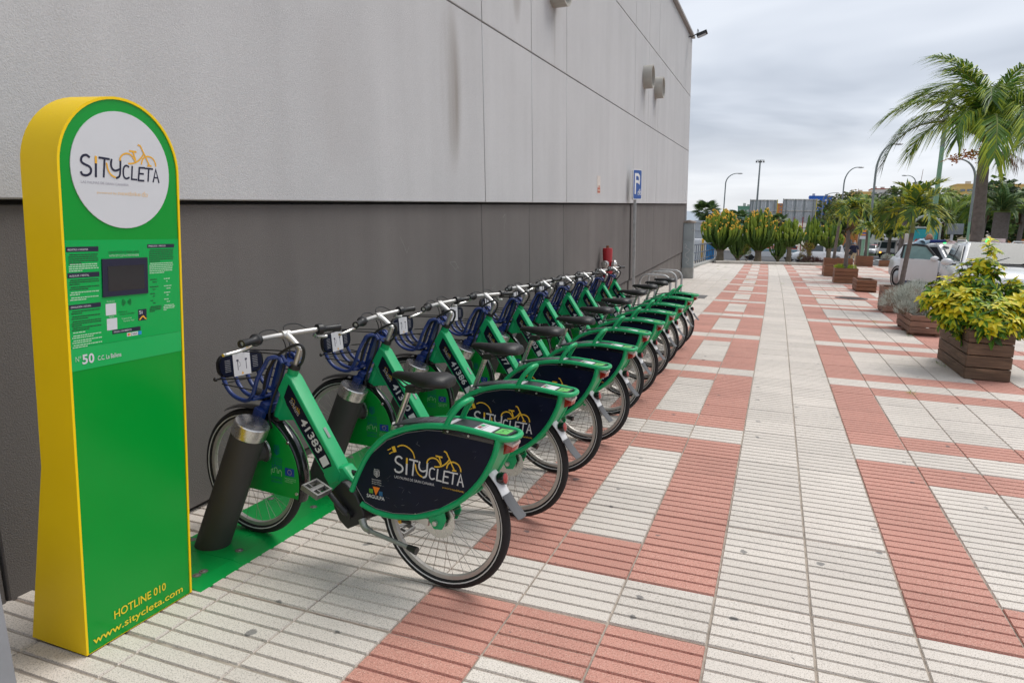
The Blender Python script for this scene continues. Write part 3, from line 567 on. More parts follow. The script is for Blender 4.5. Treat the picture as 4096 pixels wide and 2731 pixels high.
M_sad = mat('saddle black', (0.005, 0.005, 0.005), 0.45, var=0.2, vscale=20, bump=0.15, bscale=150)
M_stk = mat('sticker white', (0.68, 0.68, 0.70), 0.4, var=0.03)
M_crb = mat('print blue', (0.012, 0.06, 0.22), 0.4, var=0.02); M_lime = mat('sticker lime', (0.14, 0.55, 0.12), 0.4, var=0.04); M_slate = mat('plate charcoal', (0.035, 0.037, 0.045), 0.4, var=0.08)
dock = thing('docking_platform', 'long flat green steel base strip bolted to the paving under the bike posts', 'base plate')
PV = [2.19] + [2.46 + 0.82 * i for i in range(11)]
bolt = MB(); bolt.lathe([(0.0, 0.007), (0.010, 0.0065), (0.012, 0.003), (0.020, 0.002), (0.020, 0.0)], n=14); bolt_me = bolt.mesh('bolt', mat('bolt steel', (0.22, 0.21, 0.20), 0.5, 0.6, var=0.2))
for a, b in zip(PV[:-1], PV[1:]):
    mb = MB(); mb.add([(-2.68, a, 0.0), (-2.66, a, 0.013), (-2.30, a, 0.013), (-2.222, a, 0.0), (-2.68, b - 0.002, 0.0), (-2.66, b - 0.002, 0.013), (-2.30, b - 0.002, 0.013), (-2.222, b - 0.002, 0.0)], [(0, 1, 5, 4), (1, 2, 6, 5), (2, 3, 7, 6), (0, 3, 2, 1), (4, 5, 6, 7)])
    p = mb.obj('plate', M_pgr, dock, angle=5)
    for (x, y) in ((-2.63, a + 0.09), (-2.335, a + 0.09), (-2.63, b - 0.14), (-2.335, b - 0.14)): link('bolt', bolt_me, p, M=Matrix.Translation((x, y, 0.013)))
BV = [2.66, 3.52, 4.30, 5.07, 5.91, 6.67, 7.51, 8.29, 9.22, 9.97]
BU = [-1.285, -1.276, -1.275, -1.25, -1.295, -1.29, -1.295, -1.305, -1.31, -1.31]
ORD = ['first', 'second', 'third', 'fourth', 'fifth', 'sixth', 'seventh', 'eighth', 'ninth', 'tenth']
ptop = Vector((0.258, 0.03, 0.645)); pd = ptop.normalized()
post = thing('docking_post', 'x', 'docking post', (-2.516, BV[0] - 0.105, 0.012), 0, 'grey docking posts along the wall')
mb = MB(); mb.cyl((0, 0, -0.03), ptop * 0.905, 0.081, n=40); mb.obj('shaft', M_post, post)
mb = MB(); x_, y_ = orth(pd)
mb.lathe([(0.0815, 0.0), (0.083, 0.004), (0.083, 0.062), (0.079, 0.067), (0.0, 0.067)], ptop * 0.905, pd, 40); cap = mb.obj('cap', M_steel, post)
mb = MB(); c0 = ptop * 0.74 + Vector((0.035, 0.070, 0)); mb.lathe([(0.045, -0.02), (0.046, 0.022), (0.060, 0.03), (0.060, 0.040), (0.052, 0.044), (0, 0.044)], c0, Vector((0.35, 0.93, 0.1)), 28); lk = mb.obj('lock', M_post, post)
mb = MB(); mb.lathe([(0.0605, 0.030), (0.0605, 0.040), (0.053, 0.0445)], c0, Vector((0.35, 0.93, 0.1)), 28); mb.obj('lock_rim', M_steel, lk)
# ================================================================ bicycle (x forward, y to its left, z up; origin under the rear axle)
RW = 0.327; FA = Vector((1.137, 0, RW + 0.010)); RA = Vector((0, 0, RW))
def FY(y0): return lambda a, b, h=0.0: (a, y0 + h, b)
def arc(c, r, a0, a1, n): return [(c[0] + r * math.cos(R_(a0 + (a1 - a0) * i / n)), c[1] + r * math.sin(R_(a0 + (a1 - a0) * i / n))) for i in range(n + 1)]
def wheel(par, c, name='wheel', disc_y=0.035):
    mb = MB(); mb.lathe([(0.268, -0.011), (0.287, -0.0125), (0.290, -0.009), (0.284, 0.0), (0.290, 0.009), (0.287, 0.0125), (0.268, 0.011), (0.263, 0.0), (0.268, -0.011)], c, (0, 1, 0), 56); w = mb.obj(name, M_rim, par)
    mb = MB(); prof = [(0.304 + 0.0235 * math.cos(a), 0.0225 * math.sin(a)) for a in [2 * math.pi * i / 14 for i in range(15)]]; mb.lathe(prof, c, (0, 1, 0), 64); mb.obj('tyre', M_rub, w)
    mb = MB()
    for sg in (-1, 1): mb.lathe([(0.2945, sg * 0.0212), (0.2995, sg * 0.0228)], c, (0, 1, 0), 56)
    mb.obj('reflective_stripe', M_strp, w)
    mb = MB(); c = Vector(c)
    for i in range(32):
        a = 2 * math.pi * i / 32; sg = 1 if i % 2 else -1; b = a + (0.5 if (i // 2) % 2 else -0.5)
        mb.cyl(c + Vector((0.024 * math.cos(b), sg * 0.028, 0.024 * math.sin(b))), c + Vector((0.266 * math.cos(a), sg * 0.004, 0.266 * math.sin(a))), 0.00125, n=4, caps=False)
    mb.obj('spokes', M_spoke, w, kind='stuff')
    mb = MB(); mb.lathe([(0.0, -0.055), (0.01, -0.055), (0.012, -0.036), (0.034, -0.034), (0.034, -0.027), (0.02, -0.022), (0.02, 0.022), (0.034, 0.027), (0.034, 0.034), (0.012, 0.036), (0.01, 0.055), (0, 0.055)], c, (0, 1, 0), 20); mb.obj('hub', M_alu, w)
    mb = MB(); mb.lathe([(0.038, disc_y - 0.001), (0.08, disc_y - 0.001), (0.08, disc_y + 0.001), (0.038, disc_y + 0.001), (0.038, disc_y - 0.001)], c, (0, 1, 0), 28); mb.obj('brake_disc', M_steel, w)
    return w
def make_bike():
    B = thing('rental_bike', 'x', 'bicycle', group='green rental bikes docked in a row')
    wheel(B, RA, disc_y=0.045); wheel(B, FA, disc_y=0.04)
    # --- frame
    d = Vector((-0.597, -0.802)); nr = Vector((0.802, -0.597)); U0 = Vector((0.835, 0.872)) + Vector((0.0, 0.0)); 
    UT = lambda s: Vector((0.862, 0.868)) + d * s
    poly = []
    def bc(s, t): q = UT(s) + nr * t; return (q.x, q.y)
    poly = [bc(-0.02, -0.005), bc(0.02, -0.017), bc(0.53, -0.005), bc(0.56, 0.03), bc(0.55, 0.09), bc(0.15, 0.097), bc(0.02, 0.09)]
    mb = MB(); mb.prism(poly, lambda a, b, t: (a, t, b), 0.084); beam = mb.obj('main_beam', M_fgr, B, bevel=0.010, seg=3)
    mb = MB(); mb.cyl((0.955, 0, 0.655), (0.850, 0, 0.905), 0.0265, n=20); mb.prism([(0.952, 0.66), (0.905, 0.775), (0.885, 0.73), (0.80, 0.66), (0.93, 0.64)], lambda a, b, t: (a, t, b), 0.045); mb.obj('head_tube', M_fgr, B)
    mb = MB(); mb.cyl((0.850, 0, 0.905), (0.841, 0, 0.926), 0.029, 0.027, n=20); mb.obj('headset_cup', M_bplas, B); mb = MB(); mb.cyl((0.955, 0, 0.655), (0.962, 0, 0.638), 0.030, n=20); mb.obj('headset_cup', M_bplas, B)
    mb = MB(); mb.prism([(0.60, 0.47), (0.655, 0.415), (0.60, 0.34), (0.52, 0.25), (0.42, 0.27), (0.37, 0.33), (0.40, 0.39), (0.47, 0.42), (0.53, 0.475)], lambda a, b, t: (a, t, b), 0.078); mb.obj('bottom_bracket_shell', M_fgr, B, bevel=0.018, seg=3)
    mb = MB(); mb.cyl((0.255, 0, 0.705), (0.405, 0, 0.33), 0.0205, n=16); mb.obj('seat_tube', M_fgr, B)
    mb = MB(); mb.tube([(0.60, 0, 0.475), (0.545, 0, 0.437), (0.47, 0, 0.43), (0.36, 0, 0.47)], 0.014, 8, sub=4); br = mb.obj('lower_brace', M_fgr, B)
    mb = MB(); mb.tube([(0.585, 0, 0.468), (0.54, 0, 0.442), (0.485, 0, 0.436)], 0.0185, 8, sub=4); mb.obj('rubber_sleeve', M_bplas, br)
    PY = 0.068
    top = [(0.455, 0.385), (0.436, 0.43), (0.41, 0.487), (0.355, 0.582), (0.262, 0.674), (0.158, 0.724), (0.05, 0.754), (-0.08, 0.767), (-0.18, 0.764), (-0.28, 0.755), (-0.312, 0.752)]
    mb = MB(); pth = [(x, PY, z) for x, z in top] + [(-0.340, 0.045, 0.751), (-0.350, 0, 0.751), (-0.340, -0.045, 0.751)] + [(x, -PY, z) for x, z in top[::-1]]
    mb.tube(pth, 0.0135, 10, sub=3); mb.obj('carrier_rail', M_fgr, B)
    low = [(-0.292, 0.752), (-0.288, 0.715), (-0.268, 0.652), (-0.216, 0.556), (-0.134, 0.463), (-0.022, 0.384), (0.103, 0.331), (0.226, 0.309), (0.32, 0.311), (0.40, 0.332)]
    for sg in (1, -1):
        mb = MB(); mb.tube([(x, sg * PY, z) for x, z in low], 0.0135, 10, sub=3); mb.obj('rear_stay', M_fgr, B)
    P = [(0.439, 0.416), (0.411, 0.477), (0.351, 0.578), (0.257, 0.662), (0.155, 0.71), (0.047, 0.739), (-0.086, 0.751), (-0.178, 0.749), (-0.283, 0.740), (-0.27, 0.658), (-0.218, 0.566), (-0.137, 0.474), (-0.024, 0.395), (0.103, 0.342), (0.226, 0.321), (0.321, 0.324), (0.385, 0.344)]
    for sg in (1, -1):
        mb = MB(); mb.prism(P, lambda a, b, t: (a, sg * PY + t, b), (-0.002, 0.002) if sg > 0 else (-0.002, 0.002)); pan = mb.obj('side_panel', M_nvp, B, smooth=False)
        pc = sum((Vector(p) for p in P), Vector((0, 0))) / len(P); ring = [pc + (Vector(p) - pc) * 0.985 for p in P]
        mb = MB(); mb.tube([(q.x, sg * (PY + 0.0025), q.y) for q in ring], 0.0013, 4, closed=True); mb.obj('edge_trim', mat('trim grey', (0.28, 0.27, 0.26), 0.5), pan)
        if sg > 0:
            Y0 = PY + 0.0023; f = lambda a, b, h=0.0: (-a, Y0 + h, b)
            mb = MB(); put_logo(mb, f, -0.213, 0.5146, 0.3485, 0.0006, {'w': 0, 'y': 1, 'p': 1}); mb.obj('wordmark', [M_lgr, M_logoy], pan, smooth=False)
            mb = MB(); put_text(mb, 'LAS PALMAS DE GRAN CANARIA', f, -0.2155, 0.492, -0.0095, 0.0125, 0.0006); mb.obj('lettering', M_lgr, pan, smooth=False)
            mb = MB(); put_text(mb, 'powered by', f, 0.0325, 0.492, 0.078, 0.007, 0.0006); put_text(mb, 'nextbike', f, 0.081, 0.490, 0.122, 0.010, 0.0006)
            for q in (0.128, 0.135): mb.ribbon([(q + 0.0033 * math.cos(a), 0.4935 + 0.0033 * math.sin(a)) for a in [R_(100 + 45 * i) for i in range(8)]], 0.0014, f, 0.0006)
            mb.obj('lettering', M_logoy, pan, smooth=False)
            mb = MB(); put_text(mb, 'SAGULPA', f, -0.369, 0.3735, -0.270, 0.0165, 0.0006, 0.02); mb.obj('lettering', M_lgr, pan, smooth=False)
            for poly_, m_ in (([(-0.3555, 0.396), (-0.334, 0.396), (-0.334, 0.416), (-0.3555, 0.416)], mat('mark green', (0.10, 0.30, 0.02), 0.4, var=0)), ([(-0.3345, 0.4295), (-0.2955, 0.4295), (-0.318, 0.3895)], mat('mark orange', (0.80, 0.20, 0.01), 0.4, var=0)), ([(-0.301, 0.392), (-0.281, 0.392), (-0.281, 0.413), (-0.301, 0.413)], mat('mark blue', (0.01, 0.10, 0.25), 0.4, var=0))):
                mb = MB(); mb.add([f(a, b, 0.0006 + (0.0003 if len(poly_) == 3 else 0)) for a, b in poly_], [tuple(range(len(poly_)))]); mb.obj('company_mark', m_, pan, smooth=False)
            mb = MB(); mb.ribbon([(-0.327, 0.506), (-0.327, 0.487), (-0.3125, 0.4765), (-0.298, 0.487), (-0.298, 0.506), (-0.327, 0.506)], 0.002, f, 0.0006)
            mb.ribbon([(-0.3125, 0.478), (-0.3125, 0.504)], 0.0018, f, 0.0008)
            for i in range(5):
                for sg2 in (-1, 1): mb.ribbon([(-0.3125, 0.483 + i * 0.004), (-0.3125 + sg2 * 0.010, 0.489 + i * 0.0037)], 0.0014, f, 0.0009)
            for i in range(4): mb.add([f(-0.325 + i * 0.008 + 0.0022 * math.cos(a), 0.5125 + 0.0022 * math.sin(a), 0.0006) for a in [2 * math.pi * j / 8 for j in range(8)]], [tuple(range(8))])
            mb.obj('city_crest', M_lgr, pan, smooth=False)
            mb = MB()
            for i, s_ in enumerate(('Ayuntamiento', 'de Las Palmas', 'de Gran Canaria')): put_text(mb, s_, f, -0.340, 0.461 - i * 0.0098, -0.2885, 0.0068, 0.0006)
            mb.obj('lettering', M_lgr, pan, smooth=False)
            random.seed(11); mb = MB()
            for i in range(26):
                a, b = random.uniform(-0.3, 0.2), random.uniform(0.36, 0.72); l_, q = random.uniform(0.004, 0.03), random.uniform(-0.6, 1.2)
                if -0.35 < -a: mb.ribbon([(a, b), (a + l_ * math.cos(q), b + l_ * math.sin(q))], random.uniform(0.0006, 0.0016), f, 0.0003 + 0.00002 * i)
            mb.obj('scratches', mat('scratch grey', (0.10, 0.10, 0.12), 0.6, var=0.3), pan, kind='stuff', smooth=False)
    # --- carrier deck
    zt = lambda x: 0.758 if x < -0.2 else 0.768 - (x + 0.08) ** 2 * 0.42
    st = [(0.235 - 0.04 * i) for i in range(15)] + [-0.325]
    mb = MB(); vs = []; 
    for x in st:
        w_ = 0.056 if x > -0.31 else 0.040
        vs += [(x, -w_, zt(x) + 0.004), (x, w_, zt(x) + 0.004), (x, -w_, zt(x) - 0.004), (x, w_, zt(x) - 0.004)]
    fs = []
    for i in range(len(st) - 1):
        a, b = 4 * i, 4 * i + 4; fs += [(a, a + 1, b + 1, b), (a + 2, b + 2, b + 3, a + 3), (a, b, b + 2, a + 2), (a + 1, a + 3, b + 3, b + 1)]
    mb.add(vs, fs + [(0, 2, 3, 1), (4 * len(st) - 4, 4 * len(st) - 3, 4 * len(st) - 1, 4 * len(st) - 2)]); deck = mb.obj('carrier_deck', M_slate, B)
    def dk(x0, x1, y0, y1, l): return [(x, y, zt(x) + 0.0045 + l) for x, y in ((x0, y0), (x1, y0), (x1, y1), (x0, y1))]
    for x0, x1, y0, y1, l, m_ in ((-0.245, -0.165, -0.042, 0.042, 0.0006, M_stk), (-0.315, -0.258, -0.036, 0.036, 0.0006, M_lime), (-0.185, -0.169, 0.0, 0.026, 0.001, M_redl), (-0.185, -0.169, -0.03, -0.004, 0.001, M_fgr), (-0.06, -0.035, -0.045, 0.045, 0.0006, M_stk)):
        mb = MB(); mb.add(dk(x0, x1, y0, y1, l), [(0, 1, 2, 3)]); mb.obj('deck_label', m_, deck, smooth=False)
    mb = MB()
    for i in range(6): mb.add(dk(-0.235 + i * 0.009, -0.231 + i * 0.009, -0.035, 0.035, 0.0009), [(0, 1, 2, 3)])
    for x in (0.12, 0.09, 0.06, 0.03, 0.0): mb.add(dk(x, x + 0.003, -0.045, 0.045, 0.0006), [(0, 1, 2, 3)])
    for i in range(14): mb.add(dk(0.118 - i * 0.0085, 0.1145 - i * 0.0085, -0.04, 0.03, 0.0008), [(0, 1, 2, 3)])
    mb.obj('deck_print', mat('print dim grey', (0.25, 0.25, 0.27), 0.4, var=0), deck, kind='stuff', smooth=False)
    mb = MB(); zz = zt(-0.3) + 0.0056; mb.ribbon([(-0.30, -0.01), (-0.285, -0.022), (-0.275, -0.008), (-0.285, 0.006), (-0.272, 0.02)], 0.003, lambda a, b, h: (a, b, zz), sub=3); mb.obj('bicycle_mark', M_blk, deck, smooth=False)
    for sg in (1, -1):
        mb = MB(); mb.box((-0.155, sg * 0.072, 0.7445), (0.245, 0.012, 0.026), Matrix.Rotation(R_(-2.5), 3, 'Y')); bar = mb.obj('side_bar', M_gloss, B, bevel=0.004)
        mb = MB(); [mb.cyl((x, sg * 0.077, 0.7445 + z), (x, sg * 0.081, 0.7445 + z), 0.005, n=8) for x, z in ((-0.06, 0.004), (-0.16, 0.0))]; mb.obj('screws', M_alu, bar, kind='stuff')
    mb = MB(); mb.tube([(-0.045, 0.068, 0.768), (-0.068, 0.064, 0.815), (-0.098, 0.050, 0.858), (-0.112, 0.02, 0.872), (-0.112, -0.02, 0.872), (-0.098, -0.050, 0.858), (-0.068, -0.064, 0.815), (-0.045, -0.068, 0.768)], 0.0125, 10, sub=4); mb.obj('carry_handle', M_fgr, B)
    mb = MB(); mb.prism([(-0.303, 0.735), (-0.345, 0.722), (-0.338, 0.690), (-0.298, 0.672)], lambda a, b, t: (a, t, b), 0.070); lt = mb.obj('tail_light', M_redl, B, bevel=0.008)
    mb = MB(); mb.prism([(-0.303, 0.738), (-0.347, 0.726), (-0.345, 0.712), (-0.303, 0.722)], lambda a, b, t: (a, t, b), 0.073); mb.obj('lens', M_lens, lt, bevel=0.005)
    mb = MB(); mb.prism([(-0.290, 0.74), (-0.302, 0.738), (-0.270, 0.64), (-0.235, 0.575), (-0.222, 0.58)], lambda a, b, t: (a, t, b), 0.118); mb.obj('rear_plate', M_fgr, B)
    # --- rear mudguard
    def guard(c, r, a0, a1, hw, n, flare=0.0, th=0.0025):
        mb = MB(); vs = []; k = 5
        for i in range(n + 1):
            q = R_(a0 + (a1 - a0) * i / n); rr = r + flare * (i / n) ** 2
            for j in range(k):
                u_ = -1 + 2 * j / (k - 1); vs.append((c[0] + (rr - 0.012 * u_ * u_) * math.cos(q), hw * u_, c[2] + (rr - 0.012 * u_ * u_) * math.sin(q)))
        mb.add(vs, [(i * k + j, i * k + j + 1, (i + 1) * k + j + 1, (i + 1) * k + j) for i in range(n) for j in range(k - 1)])
        mb.add([(x + th * (x - c[0]) / r, y, z + th * (z - c[2]) / r) for x, y, z in vs], [(i * k + j, (i + 1) * k + j, (i + 1) * k + j + 1, i * k + j + 1) for i in range(n) for j in range(k - 1)]); return mb
    mg = guard(RA, 0.354, 60, 153, 0.035, 18).obj('rear_mudguard', M_wmg, B); guard(RA, 0.358, 151, 168, 0.037, 8, 0.04).obj('mud_flap', M_gflap, mg)
    q = R_(141); c0 = RA + Vector((0.368 * math.cos(q), 0, 0.368 * math.sin(q))); ax = Vector((-0.97, 0, 0.22))
    mb = MB(); mb.cyl(c0 - ax * 0.02, c0 + ax * 0.012, 0.026, n=18); rf = mb.obj('reflector', M_gloss, mg, bevel=0.004); mb = MB(); mb.lathe([(0.0, 0.018), (0.014, 0.017), (0.022, 0.0125)], c0, ax, 18); mb.obj('lens', M_redl, rf)
    for sg in (1, -1):
        mb = MB(); mb.prism([(0.045, 0.362), (-0.035, 0.395), (-0.05, 0.345), (-0.03, 0.30), (0.01, 0.295), (0.035, 0.33)], lambda a, b, t: (a, sg * 0.066 + t, b), 0.010); dr = mb.obj('dropout', M_fgr, B, bevel=0.004)
        mb = MB(); mb.cyl((0, sg * 0.05, RW), (0, sg * 0.085, RW), 0.012, n=12); mb.box((0.075, sg * 0.062, 0.325), (0.075, 0.02, 0.035), Matrix.Rotation(R_(-10), 3, 'Y')); mb.obj('axle_nut', M_alu, dr, bevel=0.003)
    mb = MB(); mb.tube([(0.42, 0.0, 0.235), (0.3, 0.02, 0.29), (0.12, 0.035, 0.318), (0.0, 0.04, 0.30)], 0.006, 6, sub=3); mb.box((0.17, 0.045, 0.285), (0.05, 0.008, 0.014)); mb.obj('chain', M_bplas, B)
    mb = MB(); mb.box((0.205, 0.03, 0.275), (0.035, 0.012, 0.016), Matrix.Rotation(R_(25), 3, 'Y')); mb.obj('wheel_reflector', M_ora, B, bevel=0.003)
    # --- drive
    case = [(0.577, 0.357), (0.511, 0.422), (0.49, 0.417), (0.428, 0.37), (0.384, 0.291), (0.382, 0.26), (0.392, 0.242), (0.48, 0.193), (0.493, 0.201), (0.53, 0.229), (0.559, 0.284)]
    mb = MB(); mb.prism(case, lambda a, b, t: (a, t, b), 0.150); mb.obj('drive_case', M_bplas, B, bevel=0.010, seg=3)
    BB = Vector((0.462, 0, 0.272))
    for sg in (1, -1):
        e = BB + sg * Vector((0.130, 0, 0.122)); y0, y1 = sg * 0.085, sg * 0.098
        mb = MB(); mb.tube([BB + Vector((0, y0, 0)), BB + sg * Vector((0.04, 0, 0.038)) + Vector((0, y1, 0)), e + Vector((0, y1 + sg * 0.006, 0))], [0.0175, 0.015, 0.011], 10); mb.cyl(BB + Vector((0, sg * 0.06, 0)), BB + Vector((0, sg * 0.100, 0)), 0.020, n=14); cr = mb.obj('crank', M_bplas, B)
        mb = MB(); pc = e + Vector((0.0, sg * 0.150, 0)); MR = Matrix.Rotation(R_(-20), 3, 'Y')
        for o_, s_ in (((0.045, 0, 0), (0.010, 0.085, 0.026)), ((-0.045, 0, 0), (0.010, 0.085, 0.026)), ((0, 0.045, 0), (0.1, 0.012, 0.026)), ((0, -0.045, 0), (0.1, 0.012, 0.026)), ((0, 0, 0), (0.022, 0.09, 0.022)), ((0, 0.012, 0), (0.09, 0.007, 0.018))):
            mb.box(pc + MR @ Vector(o_), s_, MR)
        mb.obj('pedal', mat('pedal grey', (0.20, 0.195, 0.19), 0.45, 0.5, var=0.2, vscale=30), cr, bevel=0.003)
    mb = MB(); mb.tube([(0.392, 0.075, 0.262), (0.370, 0.085, 0.232), (0.335, 0.090, 0.222)], [0.019, 0.016, 0.013], 10, sub=3); mb.tube([(0.335, 0.090, 0.222), (0.12, 0.098, 0.196)], 0.0105, 10); ks = mb.obj('kickstand', mat('stand alloy', (0.33, 0.34, 0.32), 0.45, 0.6, var=0.1), B)
    mb = MB(); mb.tube([(0.125, 0.098, 0.197), (0.078, 0.1, 0.190)], [0.013, 0.019], 10); mb.obj('rubber_foot', M_bplas, ks)
    # --- saddle
    mb = MB(); mb.cyl((0.255, 0, 0.70), (0.182, 0, 0.895), 0.0135, n=14); mb.obj('seat_post', M_steel, B)
    mb = MB(); mb.cyl((0.258, 0, 0.688), (0.249, 0, 0.714), 0.0255, n=16); mb.box((0.225, 0, 0.695), (0.035, 0.022, 0.020)); mb.cyl((0.215, -0.03, 0.695), (0.215, 0.03, 0.695), 0.006, n=8); mb.box((0.222, 0.036, 0.70), (0.055, 0.010, 0.010)); mb.obj('seat_clamp', M_alu, B, bevel=0.003)
    secs = []
    for x, hw, zc, th in ((-0.025, 0.045, 0.935, 0.030), (-0.01, 0.075, 0.940, 0.040), (0.03, 0.092, 0.944, 0.048), (0.075, 0.085, 0.945, 0.050), (0.12, 0.055, 0.942, 0.046), (0.165, 0.031, 0.943, 0.038), (0.215, 0.022, 0.946, 0.030), (0.255, 0.018, 0.946, 0.024), (0.275, 0.009, 0.942, 0.012)):
        ring = []
        for j in range(14):
            a = 2 * math.pi * j / 14; cy_, sz = math.cos(a), math.sin(a)
            ring.append((x, hw * (abs(cy_) ** 0.8) * (1 if cy_ >= 0 else -1), zc + (th * 0.55 * (abs(sz) ** 0.7) if sz > 0 else th * 0.75 * sz) - 0.010 * (abs(cy_) ** 2) + (0.006 if x < 0.05 else 0)))
        secs.append(ring)
    mb = MB(); k = 14; mb.add([v for r_ in secs for v in r_], [(i * k + j, i * k + (j + 1) % k, (i + 1) * k + (j + 1) % k, (i + 1) * k + j) for i in range(len(secs) - 1) for j in range(k)] + [tuple(range(k)), tuple((len(secs) - 1) * k + j for j in range(k - 1, -1, -1))]); sd = mb.obj('saddle', M_sad, B, angle=60)
    mb = MB()
    for sg in (1, -1): mb.tube([(0.02, sg * 0.03, 0.92), (0.08, sg * 0.024, 0.895), (0.19, sg * 0.02, 0.893), (0.25, sg * 0.01, 0.925)], 0.0035, 6, sub=3)
    mb.box((0.165, 0, 0.89), (0.05, 0.055, 0.03)); mb.obj('saddle_rails', M_bplas, sd, kind='stuff')
    # --- steering
    mb = MB(); mb.tube([(0.841, 0, 0.925), (0.808, 0, 1.004)], 0.0145, 14); mb.tube([(0.806, 0, 1.001), (0.822, 0, 1.012), (0.87, 0, 1.048), (0.905, 0, 1.066)], [0.0145, 0.016, 0.0175, 0.021], 14, sub=3); mb.cyl((0.903, -0.024, 1.064), (0.903, 0.024, 1.064), 0.021, n=16); mb.obj('stem', M_alu, B)
    hb = [(0.845, -0.315, 1.068), (0.862, -0.26, 1.069), (0.895, -0.10, 1.066), (0.903, 0, 1.064), (0.895, 0.10, 1.066), (0.862, 0.26, 1.069), (0.845, 0.315, 1.068)]
    mb = MB(); mb.tube(hb, 0.0122, 12, sub=4); bar = mb.obj('handlebar', M_alu, B)
    for sg in (1, -1):
        a, b = Vector((0.878, sg * 0.195, 1.068)), Vector((0.841, sg * 0.335, 1.068)); dv_ = (b - a).normalized()
        mb = MB(); mb.lathe([(0.0125, 0.0), (0.0265, 0.002), (0.0285, 0.016), (0.0285, 0.028), (0.022, 0.034), (0.0175, 0.046), (0.0162, 0.05), (0.0168, 0.128), (0.0182, 0.132), (0.0182, 0.137), (0.0105, 0.137), (0.0100, 0.10)], a, dv_, 20); gr = mb.obj('grip', M_bplas, bar)
        mb = MB(); c0 = a + dv_ * 0.012; mb.tube([c0 + Vector((0.012, 0, -0.012)), c0 + Vector((0.042, sg * 0.012, -0.038)), c0 + Vector((0.060, sg * 0.055, -0.052)), c0 + Vector((0.066, sg * 0.115, -0.058)), c0 + Vector((0.064, sg * 0.135, -0.058))], [0.010, 0.009, 0.0075, 0.0075, 0.009], 8, sub=3); mb.obj('brake_lever', M_steel, gr)
    mb = MB()
    mb.tube([(0.905, 0.19, 1.055), (0.93, 0.12, 1.09), (0.925, 0.04, 1.085), (0.905, 0.0, 1.02), (0.90, 0.0, 0.955)], 0.0028, 6, sub=5); mb.tube([(0.905, -0.19, 1.055), (0.94, -0.12, 1.10), (0.93, -0.02, 1.095), (0.895, -0.02, 1.02), (0.89, -0.012, 0.955)], 0.0028, 6, sub=5); mb.tube([(0.90, 0.0, 0.96), (0.905, 0.03, 0.86), (0.955, 0.04, 0.74), (0.975, 0.045, 0.66), (0.96, 0.045, 0.60)], 0.006, 6, sub=5); mb.obj('cables', M_bplas, B, kind='stuff')
    mb = MB(); mb.tube([(0.995, 0.055, 0.795), (0.965, 0.06, 0.88), (0.90, 0.06, 0.965), (0.815, 0.05, 1.022), (0.775, 0.035, 1.03), (0.768, 0.02, 0.995), (0.80, 0.0, 0.94), (0.832, -0.005, 0.915)], 0.0072, 8, sub=5); mb.obj('lock_cable', M_bplas, B)
    # --- basket
    tub = [(1.208, 0.862), (1.200, 0.832), (1.178, 0.79), (1.135, 0.755), (1.075, 0.740), (1.035, 0.747), (1.005, 0.785), (0.975, 0.86), (0.950, 0.925), (0.925, 0.958), (0.89, 0.962), (0.868, 0.935)]
    bk = MB(); bk.prism([(0.965, 0.79), (0.985, 0.79), (0.925, 0.955), (0.905, 0.955)], lambda a, b, t: (a, t, b), 0.05); bk = bk.obj('basket', M_blue, B)
    for y in (-0.112, -0.038, 0.038, 0.112):
        e = 0.55 if abs(y) > 0.1 else 1.0
        mb = MB(); mb.tube([(x, y * (1 if i < 8 else e if i > 9 else (1 + e) / 2), z) for i, (x, z) in enumerate(tub)], 0.0105, 10, sub=3); mb.obj('basket_tube', M_blue, bk)
    mb = MB(); mb.box((0.885, 0, 0.938), (0.085, 0.09, 0.006), Matrix.Rotation(R_(-20), 3, 'Y')); mb.box((1.01, 0, 0.752), (0.03, 0.25, 0.006)); mb.obj('basket_bracket', M_blue, bk)
    rr = [(0.145 * sx - sx * 0.05 + 0.05 * math.cos(a), 0.892 + 0.058 * sz - sz * 0.05 + 0.05 * math.sin(a)) for sx, sz, a0 in ((1, 1, 0), (-1, 1, 90), (-1, -1, 180), (1, -1, 270)) for a in [R_(a0 + 18 * i) for i in range(6)]]
    mb = MB(); mb.prism(rr, lambda a, b, t: (1.203 + 0.08 * (b - 0.892) + t, a, b), (-0.008, 0.010)); bp_ = mb.obj('basket_panel', M_gloss, bk, bevel=0.005)
    fB = lambda a, b, h=0.0: (1.203 + 0.08 * (b - 0.892) - 0.0085 - h, -a, b)
    mb = MB(); mb.add([fB(x * 0.94, 0.892 + (z - 0.892) * 0.88, 0.0006) for x, z in rr], [tuple(range(len(rr)))]); mb.obj('navy_print', M_nvp, bp_, smooth=False)
    mb = MB(); mb.add([fB(a, b, 0.0012) for a, b in ((-0.055, 0.832), (0.055, 0.832), (0.055, 0.948), (-0.055, 0.948))], [(0, 1, 2, 3)]); stk = mb.obj('basket_sticker', M_stk, bp_, smooth=False)
    mb = MB()
    for cx_ in (-0.027, 0.027):
        mb.ribbon([(cx_, 0.862), (cx_, 0.905)], 0.004, fB, 0.0015); mb.add([fB(cx_ + a, 0.909 + b, 0.0017) for a, b in ((-0.007, -0.004), (0.007, -0.004), (0.007, 0.006), (-0.007, 0.006))], [(0, 1, 2, 3)])
    mb.ribbon([(-0.02, 0.902), (-0.012, 0.896), (-0.012, 0.882), (-0.022, 0.878)], 0.0018, fB, 0.0016, sub=3); mb.obj('pictogram', mat('print dark', (0.06, 0.06, 0.09), 0.5, var=0), stk, kind='stuff', smooth=False)
    mb = MB(); mb.add([fB(a, b, 0.0015) for a, b in ((-0.008, 0.838), (0.008, 0.838), (0.0, 0.853))], [(0, 1, 2)]); mb.obj('warning_mark', M_ora, stk, smooth=False)
    mb = MB()
